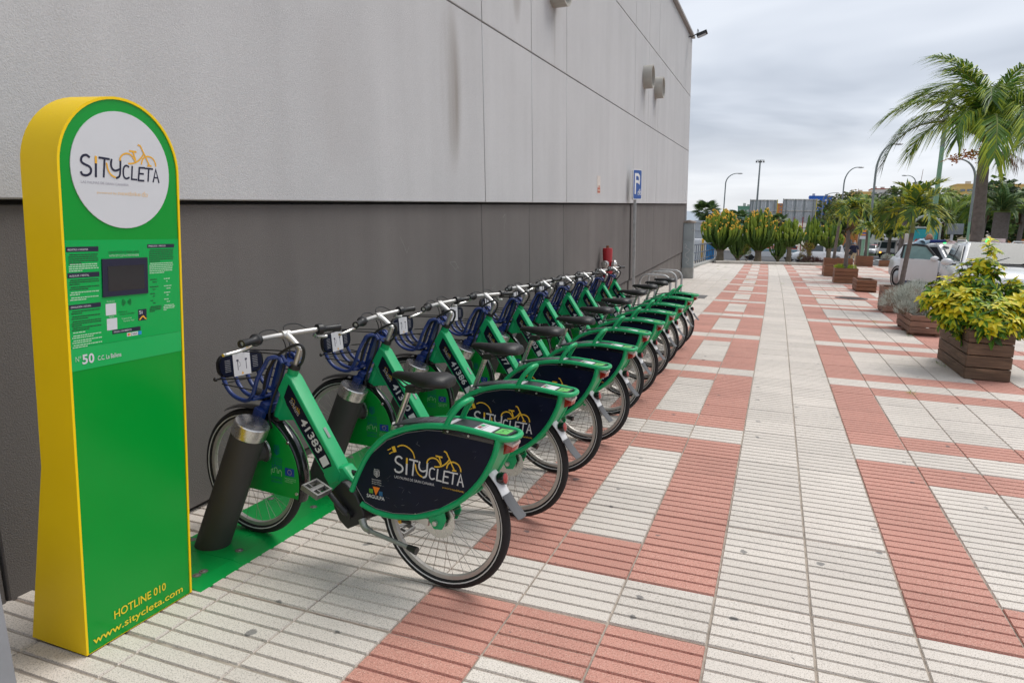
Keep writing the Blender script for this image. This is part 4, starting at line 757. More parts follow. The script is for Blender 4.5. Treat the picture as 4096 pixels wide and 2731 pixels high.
    for sg in (-1, 1):
        for i in range(7): mb.add([fB(sg * 0.088 + a, 0.862 + i * 0.009 + b, 0.0009) for a, b in ((-0.018, 0), (0.016, 0), (0.016, 0.003), (-0.018, 0.003))], [(0, 1, 2, 3)])
    mb.obj('fine_print', MATS['print dim grey'], bp_, kind='stuff', smooth=False)
    mb = MB(); mb.tube([(0.89, 0.05, 0.975), (1.05, 0.035, 0.968), (1.2, 0.02, 0.955), (1.205, -0.02, 0.955), (1.05, -0.035, 0.968), (0.89, -0.05, 0.975)], 0.0032, 6, sub=3)
    mb.tube([(0.975, -0.115, 0.865), (1.19, -0.155, 0.838), (1.212, 0.0, 0.832), (1.19, 0.155, 0.838), (0.975, 0.115, 0.865)], 0.0035, 6, sub=3); mb.tube([(1.0, -0.118, 0.80), (1.185, -0.13, 0.81), (1.19, 0.13, 0.81), (1.0, 0.118, 0.80)], 0.0032, 6); mb.sphere((1.195, 0.165, 0.838), 0.011, 8, 6); mb.obj('elastic_cords', M_bplas, bk, kind='stuff')
    # --- fork, front guard and panel
    mb = MB(); mb.box((1.000, 0, 0.700), (0.045, 0.13, 0.055), Matrix.Rotation(R_(-24), 3, 'Y')); mb.prism([(0.945, 0.80), (0.975, 0.80), (1.01, 0.70), (0.985, 0.70)], lambda a, b, t: (a, t, b), 0.03); fk = mb.obj('fork', M_blue, B, bevel=0.008)
    for sg in (1, -1):
        mb = MB(); mb.tube([(1.000, sg * 0.058, 0.70), (1.045, sg * 0.060, 0.59), (1.10, sg * 0.060, 0.45), (1.137, sg * 0.058, 0.34)], [0.017, 0.016, 0.013, 0.011], 10, sub=3); mb.obj('fork_blade', M_blue, fk)
        mb = MB(); mb.box((1.018, sg * 0.072, 0.655), (0.055, 0.036, 0.095), Matrix.Rotation(R_(-22), 3, 'Y')); mb.obj('lock_block', M_blue, fk, bevel=0.006)
    mb = MB(); mb.cyl((1.02, 0.0, 0.735), (1.095, 0.0, 0.745), 0.014, n=10); mb.lathe([(0.0, -0.01), (0.024, -0.01), (0.03, 0.025), (0.03, 0.05), (0.0, 0.05)], (1.055, 0, 0.742), (0.98, 0, 0.12), 16); hl = mb.obj('headlight', M_bplas, B); mb = MB(); mb.lathe([(0.0, 0.053), (0.024, 0.0505)], (1.055, 0, 0.742), (0.98, 0, 0.12), 16); mb.obj('lens', M_lens, hl)
    mg = guard(FA, 0.350, 62, 196, 0.034, 26).obj('front_mudguard', M_gloss, B)
    mb = MB(); mb.tube([(x, 0.037, z) for x, z in arc((FA.x, FA.z), 0.352, 100, 150, 8)], 0.004, 6); mb.obj('guard_rivets', M_alu, mg) if False else None
    A_ = arc((FA.x, FA.z), 0.337, 117, 193, 14)
    fp = A_ + [(1.128, 0.262), (1.135, 0.335), (1.062, 0.51), (1.025, 0.60)]
    for sg in (1, -1):
        mb = MB(); mb.prism(fp, lambda a, b, t: (a, sg * 0.040 + t, b), 0.003); pn = mb.obj('wheel_panel', M_fpg, B, smooth=False)
        if sg > 0:
            f = lambda a, b, h=0.0: (-a, 0.0418 + h, b)
            mb = MB(); mb.ribbon([(-0.953, 0.505), (-0.953, 0.480), (-0.937, 0.467), (-0.921, 0.480), (-0.921, 0.505), (-0.953, 0.505)], 0.003, f, 0.0005); mb.ribbon([(-0.937, 0.47), (-0.937, 0.502)], 0.003, f, 0.0007)
            for i in range(4):
                for s2 in (-1, 1): mb.ribbon([(-0.937, 0.476 + i * 0.0055), (-0.937 + s2 * 0.011, 0.483 + i * 0.005)], 0.002, f, 0.0008)
            for i in range(4): mb.add([f(-0.950 + i * 0.0087 + 0.003 * math.cos(a), 0.514 + 0.003 * math.sin(a), 0.0005) for a in [2 * math.pi * j / 8 for j in range(8)]], [tuple(range(8))])
            mb.obj('city_crest', M_crb, pn, smooth=False)
            mb = MB()
            for i, s_ in enumerate(('Ayuntamiento', 'de Las Palmas', 'de Gran Canaria')): put_text(mb, s_, f, -0.970, 0.448 - i * 0.0115, -0.905, 0.008, 0.0005)
            put_text(mb, '2020', f, -0.975, 0.398, -0.905, 0.021, 0.0005); put_text(mb, 'CIVITAS', f, -0.975, 0.342, -0.907, 0.014, 0.0005); put_text(mb, 'DESTINATIONS', f, -0.977, 0.324, -0.905, 0.0095, 0.0005); mb.obj('lettering', M_crb, pn, smooth=False)
            mb = MB(); mb.ribbon([(-0.975, 0.362), (-0.975, 0.385), (-0.966, 0.392), (-0.966, 0.375), (-0.955, 0.375), (-0.955, 0.397), (-0.945, 0.402), (-0.936, 0.396), (-0.936, 0.376), (-0.926, 0.376), (-0.926, 0.388), (-0.916, 0.392), (-0.908, 0.385), (-0.908, 0.362)], 0.0022, f, 0.0007); mb.obj('skyline_mark', M_mint, pn, smooth=False)
            mb = MB(); mb.add([f(a, b, 0.0005) for a, b in ((-0.885, 0.372), (-0.826, 0.372), (-0.826, 0.412), (-0.885, 0.412))], [(0, 1, 2, 3)]); fl_ = mb.obj('flag_mark', mat('flag blue', (0.005, 0.04, 0.30), 0.4, var=0), pn, smooth=False)
            mb = MB()
            for i in range(12): a0 = math.pi * i / 6; mb.add([f(-0.8555 + 0.012 * math.cos(a0) + 0.0017 * math.cos(a), 0.392 + 0.012 * math.sin(a0) + 0.0017 * math.sin(a), 0.0008) for a in [2 * math.pi * j / 6 for j in range(6)]], [tuple(range(6))])
            mb.obj('star_ring', M_yprt, fl_, kind='stuff', smooth=False)
            mb = MB()
            for i, s_ in enumerate(('THE CIVITAS INITIATIVE', 'IS CO-FINANCED BY THE', 'EUROPEAN UNION')): put_text(mb, s_, f, -0.888, 0.356 - i * 0.009, -0.818 - (0.02 if i == 2 else 0), 0.0052, 0.0005)
            mb.obj('lettering', M_mint, pn, smooth=False)
            mb = MB()
            for x, z in ((-0.862, 0.54), (-0.812, 0.29)): mb.cyl(f(x, z, 0.0), f(x, z, 0.006), 0.008, n=10)
            mb.obj('panel_screws', M_steel, pn, kind='stuff')
    # --- beam stickers
    fS = lambda a, b, h=0.0: (bc(a, b)[0], 0.0422 + h, bc(a, b)[1])
    mb = MB(); mb.add([fS(a, b, 0.0006) for a, b in ((0.035, 0.010), (0.05, 0.006), (0.455, 0.014), (0.48, 0.022), (0.47, 0.077), (0.45, 0.082), (0.11, 0.084), (0.07, 0.074))], [tuple(range(8))]); bs = mb.obj('beam_sticker', M_nvp, beam, smooth=False)
    fT = lambda a, b, h=0.0: fS(a, 0.075 - b, h)
    mb = MB(); put_logo(mb, fT, 0.105, 0.018, 0.082, 0.0010, {'w': 0, 'y': 1, 'p': 1}); mb.obj('wordmark', [M_lgr, M_logoy], bs, smooth=False)
    mb = MB(); mb.add([fS(a, b, 0.0012) for a, b in ((0.418, 0.022), (0.464, 0.026), (0.462, 0.072), (0.416, 0.068))], [(0, 1, 2, 3)]); mb.obj('white_label', M_stk, bs, smooth=False)
    mb = MB(); q0 = UT(0.30) - nr * 0.0125; mb.add([(q0.x + d.x * s + 0.0, y, q0.y + d.y * s + 0.001) for s, y in ((0, -0.012), (0, 0.006), (0.055, 0.006), (0.055, -0.012))], [(0, 1, 2, 3)]); mb.obj('status_window', mat('window grey', (0.22, 0.26, 0.24), 0.3, var=0.2), beam, smooth=False)
    B['_beam'] = bs.name
    return B, bs, fT
bike0, bs0, fT = make_bike()
nums = ['41383', '41390', '41386', '41377', '41382', '41384', '41381', '41387', '41379', '41392']
labs = ['green rental bike numbered 41383, nearest the kiosk', 'green rental bike numbered 41390, second from the kiosk', 'green rental bike numbered 41386, third from the kiosk', 'fourth green rental bike counted from the kiosk', 'fifth green rental bike counted from the kiosk', 'green rental bike numbered 41384, sixth from the kiosk', 'seventh green rental bike counted from the kiosk', 'eighth green rental bike counted from the kiosk', 'ninth green rental bike, last but one in the row', 'green rental bike at the far end of the row, beside the metal racks']
HEAD = math.atan2(0.103, -1.125)
random.seed(21); del bike0['_beam']
bikes = [bike0] + [dup(bike0) for _ in range(9)]; posts = [post] + [dup(post) for _ in range(9)]
for i, b in enumerate(bikes):
    b.location = (BU[i], BV[i], 0); b.rotation_euler = (R_(random.uniform(-0.8, 0.8)) if i else 0, 0, HEAD + (R_(random.uniform(-1.2, 1.2)) if i else 0)); b['label'] = labs[i]
    bs = [c for c in b.children_recursive if c.name.startswith('beam_sticker')][0]
    mb = MB(); put_text(mb, nums[i], fT, 0.212, 0.014, 0.392, 0.042, 0.0011, 0.02); mb.obj('number', M_lgr, bs, smooth=False)
    posts[i].location = (-2.516 + (BU[i] + 1.285) * 0.4, BV[i] - 0.105, 0.012); posts[i]['label'] = ['dark grey leaning docking post with steel cap, nearest the kiosk', 'second dark grey docking post counted from the kiosk', 'third dark grey docking post counted from the kiosk', 'fourth dark grey docking post counted from the kiosk'][i] if i < 4 else '%s dark grey docking post counted from the kiosk' % ORD[i]

STEER = ('stem', 'handlebar', 'basket', 'fork', 'headlight', 'front_mudguard', 'wheel_panel', 'cables', 'lock_cable')
sa = Vector((0.850 - 0.955, 0, 0.905 - 0.655)).normalized(); sp_ = Vector((0.955, 0, 0.655))
for i, b in enumerate(bikes):
    if not i: continue
    ang = R_(random.uniform(-5, 5)); up_ = random.uniform(-0.03, 0.02); M = Matrix.Translation(sp_) @ Matrix.Rotation(ang, 4, sa) @ Matrix.Translation(-sp_); fw = 0
    for c in b.children:
        st = c.name.split('.')[0]
        if st in STEER: c.matrix_local = M @ c.matrix_local
        if st == 'wheel' and sum(v.co.x for v in list(c.data.vertices)[:40]) / 40 > 0.6: c.matrix_local = M @ c.matrix_local
        if st in ('saddle', 'seat_post'): c.location = (-0.35 * up_, 0, up_)
        if st == 'crank' and i % 3 == 1: pass
# ================================================================ planters
def wood_mat(name, col, dark, wear=0.0):
    m = bpy.data.materials.new(name); m.use_nodes = True; t = m.node_tree; b = t.nodes['Principled BSDF']; L = t.links.new; b.inputs['Roughness'].default_value = 0.75
    tcn = N(t, 'ShaderNodeTexCoord'); oi = N(t, 'ShaderNodeObjectInfo'); av = N(t, 'ShaderNodeVectorMath', operation='MULTIPLY_ADD'); cb = N(t, 'ShaderNodeCombineXYZ')
    for i in range(3): L(oi.outputs['Random'], cb.inputs[i])
    L(cb.outputs[0], av.inputs[0]); av.inputs[1].default_value = (7, 3, 5); L(tcn.outputs['Object'], av.inputs[2])
    mp = N(t, 'ShaderNodeMapping'); mp.inputs['Scale'].default_value = (1.2, 1.2, 16); L(av.outputs[0], mp.inputs['Vector'])
    n = N(t, 'ShaderNodeTexNoise', i_Scale=2.2, i_Detail=5.0, i_Roughness=0.65, i_Distortion=0.6); L(mp.outputs[0], n.inputs['Vector'])
    r = ramp(t, [(0.3, dark), (0.55, col), (0.8, tuple(min(1, c * (1.25 + wear)) for c in col))]); L(n.outputs['Fac'], r.inputs[0])
    mr = N(t, 'ShaderNodeMapRange'); mr.inputs['To Min'].default_value = 0.85; mr.inputs['To Max'].default_value = 1.15; L(oi.outputs['Random'], mr.inputs['Value'])
    s = N(t, 'ShaderNodeVectorMath', operation='SCALE'); L(r.outputs[0], s.inputs[0]); L(mr.outputs[0], s.inputs['Scale']); L(s.outputs[0], b.inputs['Base Color'])
    bp = N(t, 'ShaderNodeBump', i_Strength=0.4, i_Distance=0.003); L(n.outputs['Fac'], bp.inputs['Height']); L(bp.outputs[0], b.inputs['Normal']); return m
M_wdk = wood_mat('weathered dark timber', (0.135, 0.085, 0.052), (0.055, 0.034, 0.022), 0.9)
M_wrd = wood_mat('stained red timber', (0.25, 0.115, 0.062), (0.15, 0.065, 0.036))
M_wgr = wood_mat('greyed red timber', (0.26, 0.14, 0.095), (0.14, 0.075, 0.052), 0.3)
M_soil = mat('planter soil', (0.055, 0.04, 0.028), 0.95, var=0.4, vscale=30, bump=0.8, bscale=50)
def planter(label, x0, x1, y0, y1, h, m, rows=4, foot=0.0, capboard=False, rot=0.0, z=0.0):
    P = thing('wooden_planter', label, 'planter', ((x0 + x1) / 2, (y0 + y1) / 2, z), rot, 'wooden planters along the plaza edge')
    hx, hy = (x1 - x0) / 2, (y1 - y0) / 2; bh = (h - foot) / rows; th = 0.032
    for i in range(rows):
        zc = foot + bh * (i + 0.5); g = 0.010
        for sx in (-1, 1):
            mb = MB(); mb.box((sx * (hx - th / 2), 0, zc), (th, 2 * hy - 2 * th - 0.004, bh - g)); mb.obj('board', m, P, bevel=0.005, seg=1)
        for sy in (-1, 1):
            mb = MB(); mb.box((0, sy * (hy - th / 2), zc), (2 * hx - 0.004, th, bh - g)); mb.obj('board', m, P, bevel=0.005, seg=1)
    for sx in (-1, 1):
        for sy in (-1, 1): mb = MB(); mb.box((sx * (hx - th - 0.025), sy * (hy - th - 0.025), h / 2), (0.045, 0.045, h - 0.02)); mb.obj('corner_post', m, P)
    mb = MB(); mb.box((0, 0, h - 0.075), (2 * hx - 2 * th - 0.006, 2 * hy - 2 * th - 0.006, 0.03)); mb.obj('soil', M_soil, P, smooth=False)
    if capboard:
        for sx in (-1, 1): mb = MB(); mb.box((sx * (hx - 0.045), 0, h + 0.011), (0.10, 2 * hy, 0.022)); mb.obj('cap_board', m, P, bevel=0.004)
        for sy in (-1, 1): mb = MB(); mb.box((0, sy * (hy - 0.045), h + 0.013), (2 * hx - 0.20, 0.10, 0.022)); mb.obj('cap_board', m, P, bevel=0.004)
    if foot:
        for k in range(3): mb = MB(); mb.box((0, -hy * 0.8 + k * hy * 0.8, foot / 2), (2 * hx + (0.02 if k < 2 else -0.02), 0.09, foot - 0.004)); mb.obj('skid', m, P, bevel=0.004)
    return P
planter('big weathered dark brown planter holding the yellow variegated shrub', 2.165, 2.625, 9.36, 10.86, 0.575, M_wdk, 4, capboard=True)
planter('low reddish planter on skids filled with the silver grey bush', 2.185, 2.66, 13.2, 14.6, 0.345, M_wgr, 3, foot=0.045)
planter('tall reddish planter with a palm, behind the silver grey bush', 2.24, 2.98, 16.95, 17.75, 0.56, M_wgr, 4, foot=0.03)
planter('low empty brown planter standing alone on the paving', 2.30, 2.84, 23.0, 24.3, 0.36, M_wrd, 3, foot=0.04)
planter('square brown planter with bright green succulents round a palm trunk', 1.95, 2.69, 26.75, 27.6, 0.53, M_wrd, 4)
planter('low brown planter just behind the succulent planter', 1.86, 2.30, 31.0, 32.4, 0.42, M_wrd, 3)
planter('brown planter with a slim palm, at the far end of the left row', 2.22, 3.02, 37.4, 38.3, 0.56, M_wrd, 5)
planter('long low brown planter at the far end of the row', 3.1, 3.9, 41.8, 42.6, 0.45, M_wrd, 4)
planter('brown planter with a slim palm, in front of the walking man', 4.2, 5.03, 43.3, 44.1, 0.58, M_wrd, 5)
planter('low brown planter with a dry grey shrub beside the parked taxis', 5.45, 6.2, 44.1, 44.5, 0.36, M_wrd, 3)
# ================================================================ plants
def leafmat(name, col, var=0.25, rough=0.5, tr=0.25):
    m = mat(name, col, rough, var=var, vscale=2.5); t = m.node_tree; b = t.nodes['Principled BSDF']
    tl = N(t, 'ShaderNodeBsdfTranslucent'); mx = N(t, 'ShaderNodeMixShader'); mx.inputs[0].default_value = tr
    src = b.inputs['Base Color'].links[0].from_socket; t.links.new(src, tl.inputs['Color']); o = t.nodes['Material Output']
    t.links.new(b.outputs[0], mx.inputs[1]); t.links.new(tl.outputs[0], mx.inputs[2]); t.links.new(mx.outputs[0], o.inputs['Surface']); return m
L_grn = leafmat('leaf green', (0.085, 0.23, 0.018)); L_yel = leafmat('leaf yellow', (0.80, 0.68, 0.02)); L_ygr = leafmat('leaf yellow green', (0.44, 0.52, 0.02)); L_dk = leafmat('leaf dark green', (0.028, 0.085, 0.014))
M_bark = mat('bark grey', (0.17, 0.14, 0.115), 0.9, var=0.35, vscale=9, bump=0.8, bscale=30); M_twig = mat('twig brown', (0.10, 0.075, 0.035), 0.8)
def leaf(mb, base, d, up, L_, w, mi, fold=0.25, droop=0.25, seg=3, mi2=None):
    """a folded leaf blade: two rows of quads either side of a drooping midrib"""
    d = Vector(d).normalized(); side = d.cross(Vector(up)); side = side.normalized() if side.length > 1e-4 else orth(d)[0]; nn = side.cross(d).normalized(); vs = []
    for i in range(seg + 1):
        t = i / seg; c = Vector(base) + d * (L_ * t) - nn * (droop * L_ * t * t); ww = w * math.sin(math.pi * min(0.96, 0.06 + 0.80 * t ** 1.25 + 0.10 * t)) ** 0.8 / 2
        vs += [c + side * ww + nn * ww * fold, c, c - side * ww + nn * ww * fold]
    a = [(3 * i, 3 * i + 1, 3 * i + 4, 3 * i + 3) for i in range(seg)]; b = [(3 * i + 1, 3 * i + 2, 3 * i + 5, 3 * i + 4) for i in range(seg)]
    mb.add(vs, a, mi); mb.add(vs, b, mi if mi2 is None else mi2)
random.seed(8)
wh = []
for v in range(8):                      # branch tips of the variegated shrub: whorls of palmate leaves
    mb = MB()
    for wz in range(3):
        n = random.choice((7, 8, 8)); o = Vector((random.uniform(-0.035, 0.035) * (2 - wz), random.uniform(-0.035, 0.035) * (2 - wz), -0.07 * (2 - wz)))
        for i in range(n):
            a = 2 * math.pi * i / n + random.uniform(-0.25, 0.25); el = random.uniform(-0.1, 0.5) + 0.12 * wz
            r = random.random() - 0.10 * (2 - wz) * -1; m1 = 1 if r < 0.60 else 2 if r < 0.84 else 0; m2 = (m1 if random.random() < 0.6 else random.choice((0, 2, 2, 1)))
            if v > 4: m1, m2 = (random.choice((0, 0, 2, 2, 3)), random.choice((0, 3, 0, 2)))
            leaf(mb, o + Vector((0.008 * math.cos(a), 0.008 * math.sin(a), 0)), (math.cos(a), math.sin(a), el), (0, 0, 1), random.uniform(0.08, 0.115) * (1.1 - 0.1 * wz), random.uniform(0.042, 0.056), m1, 0.3, 0.45, 3, m2)
    mb.tube([(0, 0, -0.24), (0, 0, 0.0)], 0.003, 4, mi=4); wh.append(mb.mesh('leaf_cluster', [L_grn, L_yel, L_ygr, L_dk, M_twig]))
SH = thing('variegated_shrub', 'bushy yellow and green variegated shrub growing out of the big dark planter', 'shrub', (2.40, 9.95, 0.5))
def in_shrub():
    """points on the outside and inside of the uneven mound measured from the photograph"""
    lobes = [((0.00, 0.0, 0.25), 0.50, 0.26), ((-0.36, 0.05, 0.42), 0.34, 0.22), ((-0.05, 0.10, 0.62), 0.30, 0.26), ((0.34, 0.0, 0.38), 0.30, 0.30), ((-0.02, 0.05, 0.93), 0.14, 0.24), ((0.36, 0.05, 0.62), 0.10, 0.12), ((0.02, -0.45, 0.22), 0.30, 0.2), ((-0.2, -0.2, 0.30), 0.36, 0.24), ((0.55, 0.1, 0.2), 0.2, 0.16)]
    w = [l[1] ** 2 for l in lobes]; c, r, rz = random.choices(lobes, w)[0]
    d = Vector((random.gauss(0, 1), random.gauss(0, 1), random.gauss(0, 1))).normalized(); k = random.uniform(0.55, 1.0) ** 0.5
    return Vector(c) + Vector((d.x * r, d.y * r * 1.05, d.z * rz)) * k, d
stems = MB()
for i in range(298):
    p, d = in_shrub()
    if p.z < 0.0: p.z = abs(p.z) * 0.3
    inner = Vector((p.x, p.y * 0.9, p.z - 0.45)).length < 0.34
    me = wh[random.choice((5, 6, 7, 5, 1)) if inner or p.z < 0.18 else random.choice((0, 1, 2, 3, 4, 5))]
    ax = (d * 0.75 + Vector((0, 0, 0.8))).normalized(); q = ax.to_track_quat('Z', 'X'); s = random.uniform(0.8, 1.2)
    link('leaf_cluster', me, SH, M=Matrix.Translation(p) @ q.to_matrix().to_4x4() @ Matrix.Rotation(random.uniform(0, 6.3), 4, 'Z') @ Matrix.Scale(s, 4))
    if i % 5 == 0: stems.tube([(p.x * 0.12, p.y * 0.12, -0.03), (p.x * 0.5, p.y * 0.5, p.z * 0.55), p], [0.010, 0.006, 0.003], 5, sub=2)
stems.obj('stems', M_twig, SH, kind='stuff')
L_oli = leafmat('leaf olive grey', (0.12, 0.13, 0.07)); L_sil = leafmat('leaf silver', (0.60, 0.64, 0.58), 0.2, 0.8, 0.1); L_sil2 = leafmat('leaf silver dark', (0.38, 0.42, 0.37), 0.2, 0.8, 0.1); M_dry = mat('dry stem', (0.20, 0.14, 0.085), 0.9)  # pale and darker silver leaves, mixed at random
def tuft(name, label, cat, loc, lobes, n, L_, w, mats, up=0.6, drop=0.2, stems=0):
    T = thing(name, label, cat, loc); mb = MB()
    for i in range(n):
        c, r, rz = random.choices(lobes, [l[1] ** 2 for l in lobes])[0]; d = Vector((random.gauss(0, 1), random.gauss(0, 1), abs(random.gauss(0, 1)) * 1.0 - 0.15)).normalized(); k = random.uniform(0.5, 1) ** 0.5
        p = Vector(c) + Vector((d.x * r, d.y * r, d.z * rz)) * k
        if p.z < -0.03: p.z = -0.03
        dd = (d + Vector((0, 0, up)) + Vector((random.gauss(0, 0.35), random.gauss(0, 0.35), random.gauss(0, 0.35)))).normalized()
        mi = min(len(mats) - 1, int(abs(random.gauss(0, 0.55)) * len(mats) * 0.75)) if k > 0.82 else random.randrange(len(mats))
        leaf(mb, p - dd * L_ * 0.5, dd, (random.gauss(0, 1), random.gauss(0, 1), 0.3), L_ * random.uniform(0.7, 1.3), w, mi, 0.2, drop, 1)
    mb.obj('foliage', mats, T, kind='stuff')
    if stems:
        mb = MB()
        for i in range(stems):
            c, r, rz = random.choice(lobes); a = random.uniform(0, 6.28); q = Vector(c) + Vector((math.cos(a) * r * 0.8, math.sin(a) * r * 0.8, rz * random.uniform(0.2, 0.9))); mb.tube([(c[0] * 0.6, c[1] * 0.7, -0.04), (q.x * 0.8, q.y * 0.8, q.z * 0.5), q], [0.005, 0.004, 0.002], 4, sub=2)
        mb.obj('stems', M_dry, T, kind='stuff')
    return T
tuft('dry_herb', 'straggly dry grey green herb beside the variegated shrub in the dark planter', 'herb', (2.45, 9.55, 0.53), [((0, 0, 0.08), 0.17, 0.16), ((0.14, 0.02, 0.05), 0.12, 0.12), ((-0.08, 0.05, 0.1), 0.12, 0.14)], 1300, 0.045, 0.010, [L_oli, L_grn, L_sil2, M_dry], 0.5, 0.1, 60)
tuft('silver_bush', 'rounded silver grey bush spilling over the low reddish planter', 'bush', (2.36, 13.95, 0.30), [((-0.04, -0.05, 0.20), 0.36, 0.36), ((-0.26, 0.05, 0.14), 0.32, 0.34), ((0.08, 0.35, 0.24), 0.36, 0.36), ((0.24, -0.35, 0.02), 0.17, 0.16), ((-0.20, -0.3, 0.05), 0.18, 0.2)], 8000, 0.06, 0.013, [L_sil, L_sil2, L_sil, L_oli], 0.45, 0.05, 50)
tuft('succulent_bed', 'bright lime green succulents filling the square brown planter', 'succulents', (2.30, 27.15, 0.47), [((-0.2, -0.2, 0.06), 0.16, 0.12), ((0.2, -0.2, 0.06), 0.16, 0.12), ((0, 0.1, 0.06), 0.25, 0.12), ((-0.2, 0.2, 0.06), 0.15, 0.12)], 900, 0.07, 0.028, [L_ygr, leafmat('leaf lime', (0.22, 0.42, 0.02)), L_grn], 0.6, 0.1)
tuft('dry_shrub', 'dry pinkish grey shrub in the low planter beside the taxis', 'shrub', (5.8, 44.3, 0.33), [((0, 0, 0.14), 0.3, 0.25)], 700, 0.09, 0.03, [L_sil2, L_sil, leafmat('leaf dusty', (0.26, 0.20, 0.17))], 0.5, 0.1, 20)
# --- feather palms
M_ptr = mat('palm trunk grey', (0.155, 0.13, 0.115), 0.9, var=0.3, vscale=8, bump=0.6, bscale=25); M_crown = mat('palm crownshaft', (0.20, 0.24, 0.08), 0.55, var=0.2, vscale=4); M_dead = leafmat('dead frond', (0.22, 0.125, 0.06), 0.3, 0.8, 0.1)
def frond_mesh(L_, arch, leafL, leafW, npair, mats, tipmix=0.35, vee=0.5, hang=0.35, seed=0, stalk=0.12):
    rnd = random.Random(seed); mb = MB(); pts = []
    for i in range(15):
        t = i / 14; ang = 1.0 - arch * t ** 1.15; pts.append((t, ang))
    P = [Vector((0, 0, 0))]
    for i in range(1, 15): a = pts[i][1]; P.append(P[-1] + Vector((math.cos(a), 0, math.sin(a))) * (L_ / 14))
    mb.tube(P, [0.016 * L_ / 1.2 * (1 - 0.85 * i / 14) for i in range(15)], 5, mi=len(mats) - 1)
    for k in range(npair):
        t = stalk + (0.995 - stalk) * k / (npair - 1); f = t * 14; i = min(int(f), 13); c = P[i].lerp(P[i + 1], f - i); dr = (P[i + 1] - P[i]).normalized(); up = Vector((0, 1, 0)).cross(dr) * -1
        if up.z < 0 and abs(dr.z) < 0.9: up = -up
        ll = leafL * (0.45 + 0.55 * math.sin(math.pi * min(1, 0.15 + 0.8 * t))) * rnd.uniform(0.85, 1.12)
        for sg in (-1, 1):
            d = (Vector((0, sg, 0)) * (0.95 - 0.35 * t) + dr * (0.45 + 0.55 * t) + up * vee * rnd.uniform(0.3, 1.1) + Vector((rnd.gauss(0, .06), rnd.gauss(0, .06), rnd.gauss(0, .06)))).normalized()
            mi = rnd.randrange(len(mats) - 1) if rnd.random() < tipmix else 0
            side = d.cross(up).normalized(); q1 = c + d * ll * 0.5 - Vector((0, 0, hang * ll * 0.16)); q2 = c + d * ll * 0.92 - Vector((0, 0, hang * ll * rnd.uniform(0.5, 0.9))); w = leafW
            mb.add([c - side * w * 0.35, c + side * w * 0.35, q1 + side * w * 0.5, q1 - side * w * 0.5, q2], [(0, 1, 2, 3)], mi); mb.add([q1 - side * w * 0.5, q1 + side * w * 0.5, q2], [(0, 1, 2)], rnd.choice((mi, min(1, len(mats) - 2))))
    return mb.mesh('frond', mats)
L_pal = leafmat('palm green', (0.085, 0.175, 0.03)); L_pal2 = leafmat('palm yellow tip', (0.48, 0.48, 0.03)); L_pal3 = leafmat('palm dark', (0.05, 0.10, 0.032)); L_rach = mat('palm rachis', (0.22, 0.26, 0.07), 0.6); L_pgy = leafmat('palm grey green', (0.10, 0.15, 0.085))
FR = [frond_mesh(1.12, a, 0.52, 0.040, 34, [L_pal, L_pal2, L_pal3, L_rach], 0.45, v, 0.4, s) for a, v, s in ((1.9, 0.6, 1), (2.5, 0.5, 2), (1.5, 0.7, 3), (2.9, 0.4, 4))]
DF = frond_mesh(0.95, 3.2, 0.34, 0.03, 24, [M_dead, M_dead, M_dead, M_dead], 0.2, 0.1, 0.9, 9)
def palm(label, base, top, r0, r1, nf, scale, seed, shaft=0.28, dead=0, fr=None, group='palms in the plaza planters', name='palm_tree', els=(-0.35, 1.25)):
    rnd = random.Random(seed); T = thing(name, label, 'palm', base, 0, group); t = Vector(top) - Vector(base); mb = MB(); n = 26; pts = []; rr = []
    for i in range(n + 1):
        s = i / n; p = Vector((t.x * s ** 1.25, t.y * s, t.z * s)); pts.append(p); rr.append((r0 + (r1 - r0) * s ** 0.7) * (1 + 0.05 * (i % 2)) * (1.45 - 0.45 * min(1, s * 9)))
    mb.tube(pts, rr, 12); mb.obj('trunk', M_ptr, T)
    if shaft: mb = MB(); mb.tube([pts[-1], pts[-1] + Vector((0, 0, shaft * 0.6)), pts[-1] + Vector((0, 0, shaft))], [r1 * 1.1, r1 * 0.95, r1 * 0.5], 10); mb.obj('crownshaft', M_crown, T)
    ct = pts[-1] + Vector((0, 0, shaft))
    fr = fr or FR
    for i in range(nf):
        az = 2.4 * i + rnd.uniform(-0.3, 0.3); s = scale * rnd.uniform(0.85, 1.12); f = i / max(1, nf - 1); tilt = els[0] + (els[1] - els[0]) * f + rnd.uniform(-0.15, 0.15)
        M = Matrix.Translation(ct - Vector((0, 0, 0.04 * (1 - f)))) @ Matrix.Rotation(az, 4, 'Z') @ Matrix.Rotation(-tilt * 0.6 + 0.1, 4, 'Y') @ Matrix.Rotation(rnd.uniform(-0.4, 0.4), 4, 'X') @ Matrix.Scale(s, 4)
        link('frond', fr[rnd.randrange(len(fr))], T, M=M)
    for i in range(dead): link('dead_frond', DF, T, M=Matrix.Translation(ct - Vector((0, 0, 0.12))) @ Matrix.Rotation(rnd.uniform(-0.9, 0.4), 4, 'Z') @ Matrix.Rotation(0.9, 4, 'Y') @ Matrix.Scale(scale, 4))
    return T
palm('slim palm with drooping yellow tipped fronds, nearest palm, behind the silver bush', (2.60, 17.3, 0.45), (2.70, 17.3, 1.72), 0.056, 0.042, 14, 0.80, 3, 0.42)
palm('slim palm with a hanging dead frond, in the succulent planter', (2.30, 27.1, 0.45), (2.26, 27.1, 2.28), 0.075, 0.05, 12, 0.78, 12, 0.2, dead=3)
palm('small slim palm in the far planter beside the cacti', (2.66, 37.9, 0.45), (2.74, 37.9, 2.1), 0.075, 0.06, 8, 0.62, 7, 0.4)
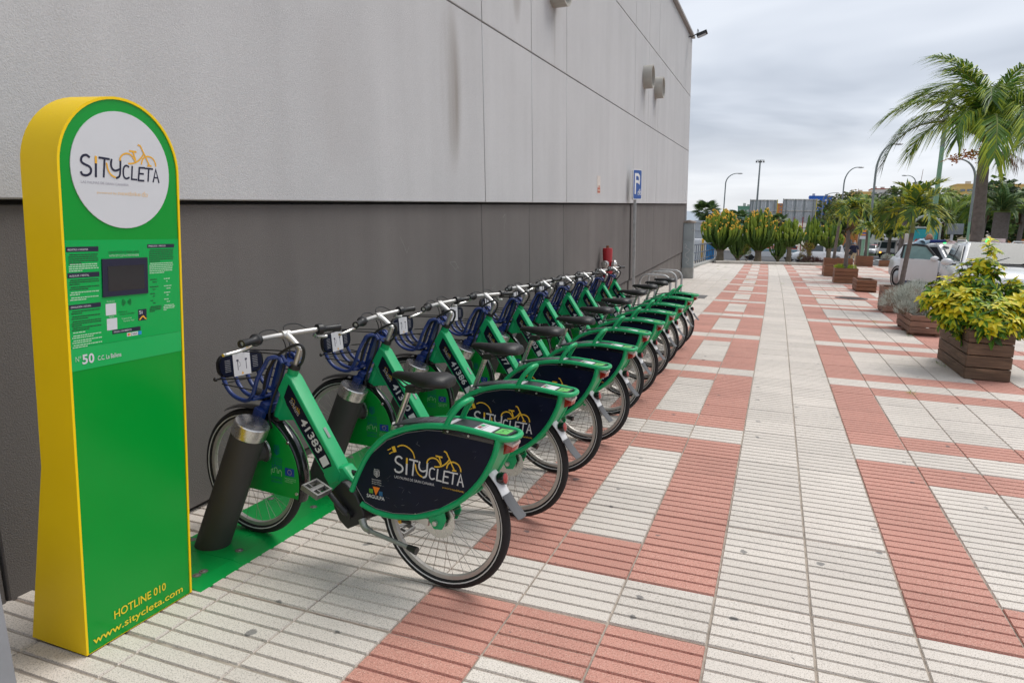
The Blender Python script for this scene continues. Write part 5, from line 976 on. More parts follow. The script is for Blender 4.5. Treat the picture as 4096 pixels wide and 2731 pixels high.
palm('small yellowish palm in the planter before the walking man', (4.66, 43.7, 0.45), (4.62, 43.7, 1.85), 0.08, 0.055, 11, 0.85, 15, 0.2, els=(-0.6, 0.8))
# ================================================================ things along the wall
M_galv = mat('galvanised steel', (0.42, 0.43, 0.43), 0.5, 0.5, var=0.25, vscale=10); M_hred = mat('hydrant red', (0.40, 0.012, 0.02), 0.4, var=0.15, vscale=8, dirt=0.3)
VR = Vector((-0.0286, -0.0396, 0.9988)).normalized()            # plumb direction; the paving falls away from it
def plumb(loc, rz=0.0): return Matrix.Translation(loc) @ VR.to_track_quat('Z', 'Y').to_matrix().to_4x4() @ Matrix.Rotation(rz, 4, 'Z') if False else Matrix.Translation(loc) @ Matrix((( 1, 0, VR.x, 0), (0, 1, VR.y, 0), (-VR.x, -VR.y, VR.z, 0), (0, 0, 0, 1))) @ Matrix.Rotation(rz, 4, 'Z')
sg_ = thing('parking_sign', 'blue bicycle parking sign on a galvanised pole by the wall', 'sign', M=plumb((-2.80, 15.0, 0)))
mb = MB(); mb.box((0, 0, 1.35), (0.055, 0.035, 2.7)); mb.obj('pole', M_galv, sg_, bevel=0.004)
# plate facing +X/-Y
MS = Matrix.Rotation(R_(-72), 3, 'Z')
def SP(a, b, t): v = MS @ Vector((0, 0, 0)); q = Matrix.Rotation(R_(74), 3, 'Z') @ Vector((a, -t, 0)); return (q.x, q.y, b)
def rrect(w, h, r, cz): return [(sx * (w / 2 - r) + r * math.cos(a), cz + sz * (h / 2 - r) + r * math.sin(a)) for sx, sz, a0 in ((1, 1, 0), (-1, 1, 90), (-1, -1, 180), (1, -1, 270)) for a in [R_(a0 + 22.5 * i) for i in range(5)]]
mb = MB(); mb.prism(rrect(0.40, 0.62, 0.04, 2.56), SP, (0.02, 0.05)); pt = mb.obj('plate', mat('sign white', (0.66, 0.66, 0.65), 0.5), sg_, angle=25)
mb = MB(); mb.prism(rrect(0.36, 0.58, 0.03, 2.56), SP, (0.0502, 0.0515)); mb.obj('blue_field', mat('sign blue', (0.018, 0.085, 0.33), 0.4, var=0.05), pt, angle=25)
fP = lambda a, b, h=0.0: SP(a, b + 0.06, 0.052 + h)
mb = MB(); mb.ribbon([(-0.10, 2.32), (-0.10, 2.70), (0.02, 2.70), (0.075, 2.665), (0.085, 2.60), (0.075, 2.535), (0.02, 2.56), (-0.09, 2.56)], 0.058, fP, 0.0006); mb.obj('letter', mat('sign letter white', (0.72, 0.72, 0.72), 0.5), pt, smooth=False)
mb = MB()
for c in (0.045, 0.135): mb.ribbon([(c + 0.034 * math.cos(a), 2.325 + 0.034 * math.sin(a)) for a in [2 * math.pi * i / 12 for i in range(13)]], 0.012, fP, 0.0006)
mb.ribbon([(0.045, 2.325), (0.075, 2.385), (0.125, 2.385), (0.135, 2.325)], 0.012, fP, 0.0009); mb.ribbon([(0.09, 2.325), (0.075, 2.40)], 0.012, fP, 0.0012); mb.ribbon([(0.105, 2.40), (0.13, 2.405)], 0.012, fP, 0.0012); mb.obj('bicycle_pictogram', MATS['sign letter white'], pt, smooth=False)
hy = thing('fire_hydrant', 'red fire hydrant with silver outlet caps standing against the dark wall', 'hydrant', M=plumb((-2.82, 12.6, -0.09)))
mb = MB(); mb.lathe([(0.14, 0.0), (0.14, 0.03), (0.085, 0.035), (0.082, 0.9), (0.098, 0.92), (0.098, 1.06), (0.088, 1.07), (0.082, 1.12), (0.090, 1.34), (0.082, 1.375), (0.0, 1.38)], n=22); mb.obj('barrel', M_hred, hy)
mb = MB(); mb.cyl((0, 0, 1.37), (0, 0, 1.42), 0.026, n=6); mb.obj('stem_nut', mat('rust brown', (0.18, 0.07, 0.03), 0.9), hy)
for ax in ((-0.10, -0.99, 0), (0.985, -0.15, 0)):
    mb = MB(); mb.lathe([(0.05, 0.06), (0.055, 0.11)], (0, 0, 1.09), ax, 16); k_ = mb.obj('outlet', M_hred, hy)
    mb = MB(); mb.lathe([(0.068, 0.10), (0.072, 0.105), (0.072, 0.15), (0.06, 0.165), (0.03, 0.168), (0.025, 0.18), (0.0, 0.18)], (0, 0, 1.09), ax, 20); mb.obj('cap', M_steel, k_)
for lab, a, b, zt_ in (('galvanised bike rack hoop nearest the docked bikes', (-2.46, 13.75), (-1.86, 13.7), 0.77), ('middle galvanised bike rack hoop by the wall', (-2.55, 15.3), (-1.95, 15.25), 0.75), ('galvanised bike rack hoop farthest along, before the grey cabinet', (-2.56, 16.3), (-1.99, 16.25), 0.74)):
    r = thing('bike_rack', lab, 'bike rack', (a[0], a[1], 0), math.atan2(b[1] - a[1], b[0] - a[0]), 'three bike rack hoops')
    mb = MB(); w_ = 0.60; mb.tube([(0, 0, 0)] + [(0, 0, zt_ - 0.16)] + [(0.16 - 0.16 * math.cos(q), 0, zt_ - 0.16 + 0.16 * math.sin(q)) for q in [R_(15 * i) for i in range(1, 7)]] + [(w_ - 0.16 + 0.16 * math.sin(q), 0, zt_ - 0.16 + 0.16 * math.cos(q)) for q in [R_(15 * i) for i in range(0, 7)]] + [(w_, 0, 0)], 0.024, 12); mb.obj('hoop', M_galv, r)
    for x in (0, w_): mb = MB(); mb.lathe([(0.055, 0.0), (0.055, 0.006), (0.025, 0.008)], (x, 0, 0), (0, 0, 1), 14); mb.obj('flange', M_galv, r)
M_cab = mat('cabinet grey', (0.30, 0.345, 0.36), 0.55, var=0.12, vscale=3, dirt=0.25); M_cc = mat('cabinet concrete', (0.36, 0.36, 0.34), 0.9, var=0.2)
cb = thing('electric_cabinet', 'tall grey electric cabinet with rusty top at the building corner', 'cabinet', M=plumb((-2.90, 25.65, -0.02), R_(3)))
mb = MB(); mb.box((0, 0, 0.2), (0.40, 0.45, 0.4)); mb.obj('base', M_cc, cb, bevel=0.01)
mb = MB(); mb.box((0, 0, 1.18), (0.38, 0.43, 1.56)); bd = mb.obj('body', M_cab, cb, bevel=0.008)
for z0, z1 in ((0.42, 1.32), (1.34, 1.94)): mb = MB(); mb.box((-0.0, -0.218, (z0 + z1) / 2), (0.33, 0.012, z1 - z0 - 0.02)); mb.obj('door', M_cab, bd, bevel=0.004)
mb = MB(); mb.box((0.17, -0.235, 1.72), (0.10, 0.03, 0.03)); mb.obj('lock', M_galv, bd)
mb = MB(); mb.prism([(-0.23, 1.96), (0.23, 1.96), (0.23, 2.0), (0, 2.06), (-0.23, 2.0)], lambda a, b, t: (a, t, b), 0.5); mb.obj('roof', mat('rusted grey', (0.33, 0.28, 0.24), 0.8, var=0.5, vscale=6), cb, bevel=0.006)
mb = MB(); fC = lambda a, b, h=0.0: (a, -0.2245 - h, b)
random.seed(4); px, pz = -0.1, 1.25
for i in range(12): qx, qz = random.uniform(-0.12, 0.08), pz - random.uniform(0.03, 0.1); mb.ribbon([(px, pz), (qx, qz)], 0.012, fC, 0.0004 + 0.0003 * i); px, pz = qx, qz
mb.obj('graffiti', mat('scribble white', (0.55, 0.56, 0.56), 0.7), bd, smooth=False)
for lab, x, y, w_, l_ in (('small grey metal drain cover in the paving past the last bike', -1.78, 18.3, 0.42, 0.9), ):
    mb = MB(); mb.box((x, y, 0.002), (w_, l_, 0.012)); o = mb.obj('drain_cover', mat('cast iron', (0.13, 0.125, 0.12), 0.7, 0.4, var=0.3, vscale=12), bevel=0.003); tag(o, lab, 'drain cover')
mh_ = thing('manhole_cover', 'round dark cast iron manhole cover set in the paving before the planters', 'manhole cover', (1.95, 20.45, 0.003))
mb = MB(); mb.lathe([(0.0, 0.004), (0.33, 0.004), (0.335, 0.0), (0.34, 0.005), (0.40, 0.005), (0.40, -0.01)], n=36); mb.obj('frame', MATS['cast iron'], mh_)
mb = MB()
for i in range(-4, 5): hw = math.sqrt(max(0, 0.3 ** 2 - (i * 0.07) ** 2)); mb.box((0, i * 0.07, 0.007), (2 * hw, 0.03, 0.006))
mb.obj('tread', MATS['cast iron'], mh_, kind='stuff')
# grey steel post at the lower left corner of the view
gp_ = thing('steel_post', 'grey steel post at the bottom left corner beside the kiosk', 'post', (-2.30, 1.30, -0.06))
mb = MB(); mb.prism([(-0.16, 0.0), (0.185, 0.0), (0.12, 0.52), (0.085, 0.56), (-0.16, 0.56)], lambda a, b, t: (a, t, b), 0.10); mb.obj('shaft', mat('post blue grey', (0.27, 0.28, 0.30), 0.5, 0.3, var=0.1), gp_, bevel=0.01)
mb = MB(); mb.box((0, 0, 0.008), (0.46, 0.18, 0.012)); mb.obj('foot_plate', M_galv, gp_, bevel=0.003)
# weeds and litter in the joints
random.seed(31); mb = MB()
spots = [(-0.9, 26.2), (-1.6, 25.5), (-0.55, 24.4), (0.66, 26.8), (0.26, 25.0), (1.05, 19.6), (2.12, 10.4), (2.13, 10.15), (2.2, 13.1), (1.86, 14.9), (-2.4, 33), (-2.2, 35), (-1.2, 39.2), (0.0, 39.5), (1.45, 8.2), (-2.6, 36), (-2.5, 38.5)]
for x, y in spots:
    for i in range(26): a = random.uniform(0, 6.28); leaf(mb, (x + random.gauss(0, 0.035), y + random.gauss(0, 0.06), 0.0), (math.cos(a), math.sin(a), random.uniform(0.2, 1.2)), (0, 0, 1), random.uniform(0.03, 0.07), 0.012, random.randrange(2), 0.2, 0.2, 1)
o = mb.obj('weeds', [L_grn, L_ygr], kind='stuff'); o['label'] = 'small green weeds sprouting from the paving joints'; o['category'] = 'weeds'
# ================================================================ end of the plaza: kerb, railing, cacti
random.seed(77)
kb = thing('stone_kerb', 'row of rounded grey kerb stones closing the far end of the plaza', 'kerb')
for i in range(9):
    a = Vector((-3.05 + i * 0.60, 39.45 + i * 0.305, 0)); b = a + Vector((0.585, 0.297, 0))
    mb = MB(); d = (b - a).normalized(); nr_ = Vector((-d.y, d.x, 0)); P = [(-0.16, -0.02), (-0.16, 0.07), (-0.12, 0.125), (-0.05, 0.15), (0.10, 0.15), (0.16, 0.12), (0.16, -0.02)]
    mb.add([a + nr_ * x + Vector((0, 0, z)) for x, z in P] + [b + nr_ * x + Vector((0, 0, z)) for x, z in P], [tuple(range(6, -1, -1)), tuple(range(7, 14))] + [(j, (j + 1) % 7, 7 + (j + 1) % 7, 7 + j) for j in range(7)]); mb.obj('stone', M_kerb, kb)
mb = MB(); mb.add([(-3.3, 39.6, 0.09), (2.45, 42.5, 0.09), (3.3, 47.0, -0.1), (-3.4, 46.2, -0.1)], [(0, 1, 2, 3)]); mb.obj('planting_bed', M_soil, kind='structure', smooth=False)
M_rail = mat('railing blue grey', (0.10, 0.125, 0.165), 0.5, 0.2, var=0.12)
rl = thing('steel_railing', 'blue grey steel railing between the grey cabinet and the cacti', 'railing')
A_, B_ = Vector((-3.85, 30.0, 0)), Vector((-3.5, 45.0, 0)); nP = 19
for i in range(nP):
    p = A_.lerp(B_, i / (nP - 1)); mb = MB(); mb.box(p + Vector((0, 0, 0.53)), (0.03, 0.10, 1.02)); mb.obj('post', M_rail, rl)
for z in (0.28, 0.64, 1.03):
    mb = MB(); mb.tube([A_ + Vector((0.03, 0, z)), B_ + Vector((0.03, 0, z))], 0.035 if z > 1 else 0.028, 8); mb.obj('rail', M_rail, rl)
mb = MB(); mb.prism([(0, 0), (0.25, 0), (0.25, 0.10), (0, 0.10)], lambda a, b, t: (-3.95 + a + 0.0235 * (t - 26), t, b), (26, 45)); mb.obj('plinth', M_cc, rl)
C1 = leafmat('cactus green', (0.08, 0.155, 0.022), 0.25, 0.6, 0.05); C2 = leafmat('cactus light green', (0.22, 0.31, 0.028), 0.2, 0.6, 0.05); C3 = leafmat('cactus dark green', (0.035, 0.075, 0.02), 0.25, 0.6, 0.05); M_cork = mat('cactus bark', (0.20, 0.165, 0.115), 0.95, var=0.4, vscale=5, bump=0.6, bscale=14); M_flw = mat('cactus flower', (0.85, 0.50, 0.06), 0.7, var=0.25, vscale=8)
def cactus(label, u, v, base, rx, top, trunk, n, flowers, seed, tint=0, lean=0.0):
    rnd = random.Random(seed); T = thing('candelabra_cactus', label, 'cactus', (u, v, base), 0, 'candelabra cacti at the end of the plaza'); H = top - base; th = trunk
    mb = MB(); mb.tube([(0, 0, -0.05), (0.02, 0, th * 0.4), (lean * 0.3, 0, th)], [0.22 * rx, 0.17 * rx, 0.15 * rx], 9)
    for k in range(6):
        a = k * 1.05 + rnd.uniform(-0.2, 0.2); mb.tube([(lean * 0.2, 0, th * 0.6), (math.cos(a) * 0.16 * rx + lean * 0.4, math.sin(a) * 0.16 * rx, th * 1.0), (math.cos(a) * 0.34 * rx + lean, math.sin(a) * 0.34 * rx, th * 1.45)], [0.11 * rx, 0.085 * rx, 0.06 * rx], 7, sub=2)
    mb.obj('trunk', M_cork, T)
    crown = MB(); fl = MB()
    for i in range(n):
        a = rnd.uniform(0, 6.283); q = rnd.random() ** 0.55; r = rx * q; zt_ = H * (0.99 - 0.36 * q ** 2.6) * rnd.uniform(0.86, 1.03); z0 = th ; zb = z0 + (zt_ - z0) * (0.10 + 0.22 * q)
        x, y = math.cos(a) * r + lean, math.sin(a) * r; ar = rnd.uniform(0.062, 0.085) * (0.8 + 0.2 * rx)
        xl, yl, g_ = x - lean, y, lambda f, h: (lean * f + xl_ * f, yl_ * f, z0 * 0.95 + (zt_ - z0 * 0.95) * h)
        xl_, yl_ = xl, yl
        pts = [g_(0.10, -0.05), g_(0.48, 0.16), g_(0.76, 0.36), g_(0.94, 0.60), (x + rnd.uniform(-.04, .04), y + rnd.uniform(-.04, .04), zt_)]
        P = smooth_path(pts, 3); rr = [ar * (0.7 + 0.3 * math.sin(j * 1.9)) * (0.55 if j == len(P) - 1 else 1) * (0.8 + 0.3 * min(1, j / 5)) for j in range(len(P))]
        kk = len(crown.f); crown.tube(P, rr, 8, mi=0, star=0.42); nf_ = len(crown.f) - kk
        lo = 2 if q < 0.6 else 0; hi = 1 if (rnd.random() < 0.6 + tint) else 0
        for j in range(nf_): crown.m[kk + j] = lo if j < nf_ * 0.45 else hi if j > nf_ * 0.72 else 0  # shade inside and light on top put into the colour; tips also yellower
        if flowers and rnd.random() < flowers:
            for j in range(rnd.randint(2, 4)): fl.sphere((P[-1].x + rnd.gauss(0, 0.045), P[-1].y + rnd.gauss(0, 0.045), P[-1].z + rnd.uniform(-0.09, 0.03)), rnd.uniform(0.03, 0.048), 5, 4)
    crown.obj('crown', [C1, C2, C3], T, kind='stuff', angle=20)
    if flowers: fl.obj('flowers', M_flw, T, kind='stuff')
cactus('big cactus covered with orange yellow flowers, next to the steel railing', -3.1, 43.0, 0.05, 1.22, 3.0, 0.70, 150, 0.9, 1)
cactus('big dark cactus with flowers on top, second from the railing', -1.0, 43.4, 0.05, 1.08, 3.1, 0.70, 135, 0.5, 2)
cactus('lighter green cactus on a single trunk, third from the railing', 0.66, 43.3, 0.08, 0.78, 2.62, 0.95, 72, 0.06, 3, 0.3)
cactus('narrow upright cactus behind the dry brown bush', 1.85, 46.5, -0.2, 0.66, 2.85, 1.05, 55, 0.06, 4, 0.2)
cactus('cactus behind the planter palms, rightmost of the row', 2.9, 46.0, -0.2, 0.80, 2.65, 1.2, 66, 0.03, 5, 0.25)
cactus('dark low cactus crowding behind the flowering one', -2.2, 45.2, -0.1, 0.7, 2.0, 0.3, 40, 0, 6, -0.6)
cactus('dark low cactus in the gap beside the white van', 0.1, 45.4, -0.1, 0.6, 1.9, 0.3, 26, 0, 7, -0.6)
L_och = leafmat('leaf ochre', (0.24, 0.13, 0.03)); L_mar = leafmat('leaf maroon', (0.07, 0.022, 0.02)); L_mid = leafmat('leaf mid green', (0.05, 0.115, 0.02))
tuft('brown_bush', 'rounded brown and ochre bush between the cacti', 'bush', (1.55, 43.4, 0.05), [((0.0, 0, 0.5), 0.36, 0.42), ((0.15, 0, 0.85), 0.34, 0.36), ((-0.2, 0, 0.25), 0.25, 0.25)], 1600, 0.09, 0.03, [L_och, L_mar, L_och, L_ygr], 0.4, 0.1, 20)
tuft('maroon_plant', 'low dark maroon leafy plant behind the kerb', 'plant', (1.85, 42.9, 0.05), [((0, 0, 0.14), 0.55, 0.26), ((0.35, 0.1, 0.1), 0.35, 0.2)], 700, 0.16, 0.05, [L_mar, leafmat('leaf brown', (0.10, 0.06, 0.04))], 0.4, 0.3)
tuft('conifer_bush', 'tall bright green bush between the two big cacti', 'bush', (-2.0, 47.2, -0.3), [((0, 0, 0.7), 0.42, 0.9), ((0.1, 0, 1.3), 0.3, 0.6)], 1500, 0.12, 0.04, [L_mid, L_ygr, L_grn], 0.8, 0.1)
tuft('ochre_bush', 'small yellow green bush at the foot of the dark cactus', 'bush', (-1.6, 43.0, 0.05), [((0, 0, 0.5), 0.26, 0.5)], 500, 0.08, 0.03, [L_och, L_ygr, L_grn], 0.5, 0.1, 10)
# ================================================================ trees and far palms
def fan_leaf_mesh(mats, R=0.9, seed=1):
    rnd = random.Random(seed); mb = MB(); mb.tube([(0, 0, 0), (0.5, 0, 0.1), (0.9, 0, 0.05)], 0.02, 4)
    for i in range(19):
        a = R_(-125 + i * 13.9); d = Vector((math.cos(a), math.sin(a), 0.1)); c = Vector((0.9, 0, 0.05)); s_ = d.cross(Vector((0, 0, 1))).normalized(); q1 = c + d * R * 0.55; q2 = c + d * R - Vector((0, 0, 0.25 * R))
        mb.add([c, q1 + s_ * 0.07, q2, q1 - s_ * 0.07], [(0, 1, 2, 3)], rnd.randrange(len(mats)))
    return mb.mesh('frond', mats)
FQ = [frond_mesh(3.0, a, 0.80, 0.032, 80, [leafmat('queen green', (0.12, 0.24, 0.035)), leafmat('queen yellow', (0.38, 0.46, 0.03)), leafmat('queen dark', (0.06, 0.12, 0.045)), L_rach], 0.4, v, 1.15, s) for a, v, s in ((2.1, 0.5, 21), (2.5, 0.35, 22), (1.7, 0.6, 23), (2.9, 0.25, 24))]
FQD = [frond_mesh(3.0, 2.3, 0.78, 0.034, 74, [L_pal3, leafmat('queen brownish', (0.13, 0.11, 0.04)), L_pal, L_rach], 0.5, 0.45, 0.6, 25)]
FP = [frond_mesh(2.4, a, 0.34, 0.05, 60, [leafmat('date palm green', (0.07, 0.15, 0.045)), leafmat('date palm pale', (0.17, 0.25, 0.09)), L_pal3, L_rach], 0.4, 0.5, 0.15, s) for a, s in ((1.6, 31), (2.2, 32), (1.2, 33))]
FF = [fan_leaf_mesh([leafmat('fan green', (0.12, 0.19, 0.05)), L_pal3], 0.8, s) for s in (1, 2)]
q = palm('tall thick palm with long arching fronds and orange fruit above the taxis', (7.25, 32, 0), (7.12, 32, 4.7), 0.25, 0.19, 17, 1.35, 41, 0.55, fr=FQ, group='street palms', els=(0.35, 1.8))
for az, tl, mesh in ((3.25, -0.05, FQD[0]), (3.0, 0.35, FQ[0]), (-1.7, 0.0, FQ[1]), (-1.2, 0.3, FQ[0]), (3.7, 0.7, FQ[2]), (2.6, 0.9, FQ[1])):
    link('frond', mesh, q, M=Matrix.Translation((-0.13, 0, 5.2)) @ Matrix.Rotation(az, 4, 'Z') @ Matrix.Rotation(-tl, 4, 'Y') @ Matrix.Scale(1.5, 4))
mb = MB(); rnd = random.Random(5)
for i in range(150): t = rnd.random(); mb.sphere((-0.35 - t * 0.85 + rnd.gauss(0, 0.1), -0.15 + rnd.gauss(0, 0.1), 4.9 - 0.25 * t + rnd.gauss(0, 0.10)), 0.028, 5, 4)
mb.tube([(-0.1, 0, 4.75), (-0.6, -0.1, 4.95), (-1.6, -0.2, 4.55)], 0.014, 5, sub=3); mb.obj('fruit_bunch', mat('palm fruit', (0.55, 0.17, 0.02), 0.6, var=0.3, vscale=20), q, kind='stuff')
mb = MB()
for i in range(5): a = rnd.uniform(-1.2, 0.6); [mb.add([Vector((0.1 + s_ * math.cos(a), s_ * math.sin(a), 4.95 - 0.35 * s_ * s_)), Vector((0.12 + s_ * math.cos(a), s_ * math.sin(a), 4.95 - 0.35 * s_ * s_)), Vector((0.12 + s_ * math.cos(a) + rnd.gauss(0, .05), s_ * math.sin(a), 4.5 - 0.35 * s_ * s_))], [(0, 1, 2)]) for s_ in [0.2 + 0.045 * k for k in range(24)]]
mb.obj('dry_flower_stalks', M_dead, q, kind='stuff')
palm('tall palm at the right picture edge, only its hanging fronds in view', (10.3, 33.5, 0), (10.25, 33.5, 4.6), 0.25, 0.2, 12, 1.0, 43, 0.5, fr=FQ, group='street palms', els=(-0.2, 1.2))
T = palm('stout date palm with a shaggy skirt of dead leaves, right of the thick palm trunk', (14.9, 60, gz(60)), (14.9, 60, 3.6), 0.55, 0.5, 46, 1.0, 44, 0.1, fr=FP, group='street palms', els=(-1.0, 1.6))
palm('fan palm standing alone beyond the flowering cactus', (-9.3, 100, -0.9), (-9.3, 100, 4.3), 0.25, 0.2, 34, 1.25, 45, 0.1, fr=FF, group='street palms', els=(-1.6, 1.7))
palm('small fan palm behind the two big cacti', (-5.3, 104, -0.9), (-5.3, 104, 3.6), 0.25, 0.2, 24, 1.15, 46, 0.1, fr=FF, group='street palms', els=(-1.0, 1.6))
palm('small fan palm in the gap between the two billboards', (0.0, 104, -0.9), (0.0, 104, 3.3), 0.25, 0.2, 24, 1.1, 48, 0.1, fr=FF, group='street palms', els=(-1.4, 1.6))
palm('small yellowish palm growing beside the white truck', (7.75, 52.5, -0.42), (7.62, 52.5, 1.75), 0.10, 0.06, 10, 0.95, 47, 0.2, group='street palms', els=(-0.6, 0.8))
for i, (x, y, h, lab) in enumerate(((10.4, 72, 4.4, 'drooping palm behind the orange notice board'), (13.6, 78, 4.7, 'drooping palm behind the round topped poster stand'), (16.0, 70, 4.0, 'drooping palm left of the thick palm trunk'), (19.8, 74, 4.2, 'drooping palm just right of the thick palm trunk'), (8.6, 88, 4.6, 'drooping palm behind the walking man'))):
    T = palm(lab, (x, y, gz(y)), (x + 0.2, y, h), 0.22, 0.18, 15, 0.95, 50 + i, 0.3, fr=FQ + FQD, group='street palms', els=(-0.35, 1.2))
    for j in range(6): link('dead_frond', DF, T, M=Matrix.Translation((0, 0, h + 0.8)) @ Matrix.Rotation(j * 0.63, 4, 'Z') @ Matrix.Rotation(1.0, 4, 'Y') @ Matrix.Scale(1.5, 4))
def tree(label, u, v, z0, lobes, n, size, mats, trunk_h, seed):
    global random
    rnd = random.Random(seed); T = thing('leafy_tree', label, 'tree', (u, v, z0), 0, 'trees across the road'); mb = MB()
    for i in range(n):
        c, r, rz = rnd.choices(lobes, [l[1] ** 2 for l in lobes])[0]; d = Vector((rnd.gauss(0, 1), rnd.gauss(0, 1), rnd.gauss(0, 1))).normalized(); k = rnd.uniform(0.45, 1.0) ** 0.5; p = Vector(c) + Vector((d.x * r, d.y * r, d.z * rz)) * k * (1 + 0.12 * math.sin(d.x * 7 + d.z * 9))
        a = (d + Vector((rnd.gauss(0, .6), rnd.gauss(0, .6), rnd.gauss(0, .6)))).normalized(); x_, y_ = orth(a); s = size * rnd.uniform(0.6, 1.3)
        mb.add([p - x_ * s * 0.5, p - y_ * s * 0.35, p + x_ * s * 0.5, p + y_ * s * 0.35], [(0, 1, 2, 3)], rnd.randrange(len(mats)) if k > 0.8 else rnd.choice((0, len(mats) - 1)))
    mb.obj('crown', mats, T, kind='stuff', smooth=False); mb = MB(); mb.tube([(0, 0, 0), (0.1, 0, trunk_h * 0.5), (0, 0, trunk_h)], [0.25, 0.2, 0.14], 8, sub=2)
    for c, r, rz in lobes[:4]: mb.tube([(0, 0, trunk_h * 0.8), (c[0] * 0.5, c[1] * 0.5, (trunk_h + c[2]) / 2), c], [0.12, 0.08, 0.03], 6, sub=2)
    mb.obj('trunk', M_bark, T)
TG = [leafmat('tree green', (0.06, 0.12, 0.025)), leafmat('tree light', (0.12, 0.20, 0.035)), leafmat('tree deep', (0.03, 0.065, 0.018))]; TO = [leafmat('tree olive', (0.12, 0.13, 0.045)), leafmat('tree ochre', (0.20, 0.16, 0.075)), TG[0]]
tree('olive green tree on the slope below the blue building', 12.0, 180, 1.0, [((-3.5, 0, 6), 3.2, 2.6), ((0.5, 0, 7.6), 3.4, 2.6), ((3.5, 0, 8.6), 3.0, 2.6), ((0, 0, 4), 4.2, 3)], 1800, 0.8, TO, 5, 61)
tree('dense green tree behind the nearest plaza palms', 12.6, 96, -0.9, [((0, 0, 5.346), 3.08, 3.04), ((2.86, 0, 6.156), 2.66, 2.72), ((-2.47, 0, 5.184), 2.24, 2.24)], 2200, 0.62, TG, 3.6, 62)
tree('olive brown tree behind the poster stand', 17.4, 92, -0.9, [((0, 0, 5.184), 3.08, 2.88), ((2.6, 0, 5.508), 2.52, 2.4), ((-2.6, 0, 6.156), 2.66, 2.56)], 2200, 0.62, TO + [TG[1]], 3.6, 63)
tree('green tree right of the road sign', 21.8, 90, -0.9, [((0, 0, 6.156), 2.8, 3.2), ((2.34, 0, 5.346), 2.24, 2.4), ((-2.08, 0, 4.86), 2.1, 2.08)], 1900, 0.62, TG, 3.6, 64)
tree('dark green tree behind the date palm', 28.5, 92, -0.9, [((0, 0, 5.832), 3.22, 3.2), ((3.12, 0, 5.184), 2.66, 2.56), ((-2.86, 0, 5.67), 2.66, 2.56)], 2000, 0.62, TG, 3.6, 65)
tree('small green tree behind the second plaza palm', 9.3, 108, -0.9, [((0, 0, 5.508), 2.52, 2.72), ((-2.08, 0, 4.536), 1.82, 1.92)], 1300, 0.6, TG + TO[:1], 2.2, 66)
tree('broad green tree filling the gap right of the thick palm trunk', 25.0, 84, -0.9, [((0, 0, 4.6), 2.6, 2.4), ((2.4, 0, 4.2), 2.2, 2.0), ((-2.4, 0, 4.4), 2.2, 2.0)], 2200, 0.62, TG + TO[:1], 3.4, 67)
tree('green tree at the right picture edge behind the parked cars', 32.5, 96, -0.9, [((0, 0, 4.6), 3.0, 2.6), ((2.8, 0, 4.4), 2.6, 2.2)], 2000, 0.66, TG, 3.4, 68)
# ================================================================ street lamps, masts, boards
M_lgrn = mat('lamp post green', (0.20, 0.36, 0.24), 0.5, var=0.08, vscale=2); M_lgry = mat('lamp post grey', (0.22, 0.25, 0.25), 0.45, 0.4, var=0.1)
def street_lamp(label, u, v, zb, hz, zb2, head, r=0.07, green=0.55):
    """pole from the ground to z=zb2, then a quarter arc to the head offset (du, dz)"""
    L_ = thing('street_lamp', label, 'street lamp', (u, v, zb), 0, 'curved street lamps'); du, dz = head; h = zb2 - zb
    mb = MB(); mb.tube([(0, 0, 0), (0, 0, h * green)], [r * 1.3, r], 10); mb.obj('pole', M_lgrn, L_)
    pts = [(0, 0, h * green), (0, 0, h)] + [(du * (1 - math.cos(a)), 0, h + dz * math.sin(a)) for a in [R_(11.25 * i) for i in range(1, 9)]]
    mb = MB(); mb.tube(pts, [r] * 2 + [r * (1 - 0.06 * i) for i in range(8)], 10); mb.obj('arm', M_lgry, L_)
    sg = 1 if du > 0 else -1; mb = MB(); mb.sphere((du + sg * 0.25, 0, h + dz - 0.01), 0.30, 10, 6, sc=(1.0, 0.4, 0.26)); mb.obj('lamp_head', mat('lamp head grey', (0.5, 0.51, 0.51), 0.4), L_)
street_lamp('tallest pale green street lamp, its arm reaching into the big palm', 7.1, 40, 0, 0, 7.5, (0.95, 1.8), 0.10, 0.8)
street_lamp('green street lamp behind the second plaza palm, arm curving right', 5.95, 55, -0.4, 0, 6.0, (0.95, 1.9), 0.075)
street_lamp('green street lamp left of the thick palm trunk, arm curving left', 10.8, 50, -0.4, 0, 5.2, (-1.0, 1.2), 0.07)
street_lamp('far street lamp with right curving arm, left of the second plaza palm', 5.5, 75, -0.88, 0, 6.6, (1.05, 1.5), 0.065, 0.5)
street_lamp('slim street lamp beyond the flowering cactus, arm curving right', -5.7, 80, -0.9, 0, 6.9, (1.15, 1.05), 0.065, 0.3)
street_lamp('small distant street lamp in front of the blue building', 6.1, 120, -0.9, 0, 7.2, (1.6, 1.0), 0.075, 0.3)
street_lamp('small distant street lamp above the nearest plaza palm, arm curving left', 13.8, 90, -0.9, 0, 7.7, (-0.9, 0.8), 0.06, 0.4)
ms = thing('floodlight_mast', 'tall slim mast topped with a ring of floodlights beyond the cacti', 'mast', (-2.66, 90, -0.9))
mb = MB(); mb.tube([(0, 0, 0), (0, 0, 11.2)], [0.16, 0.08], 8); mb.obj('pole', M_lgry, ms)
mb = MB(); mb.box((0, 0, 11.15), (0.9, 0.1, 0.08)); mb.obj('crossbar', M_lgry, ms)
for x in (-0.4, -0.13, 0.13, 0.4): mb = MB(); mb.box((x, -0.12, 11.0), (0.2, 0.14, 0.24), Matrix.Rotation(R_(35), 3, 'X')); mb.obj('floodlight', M_galv, ms, bevel=0.02)
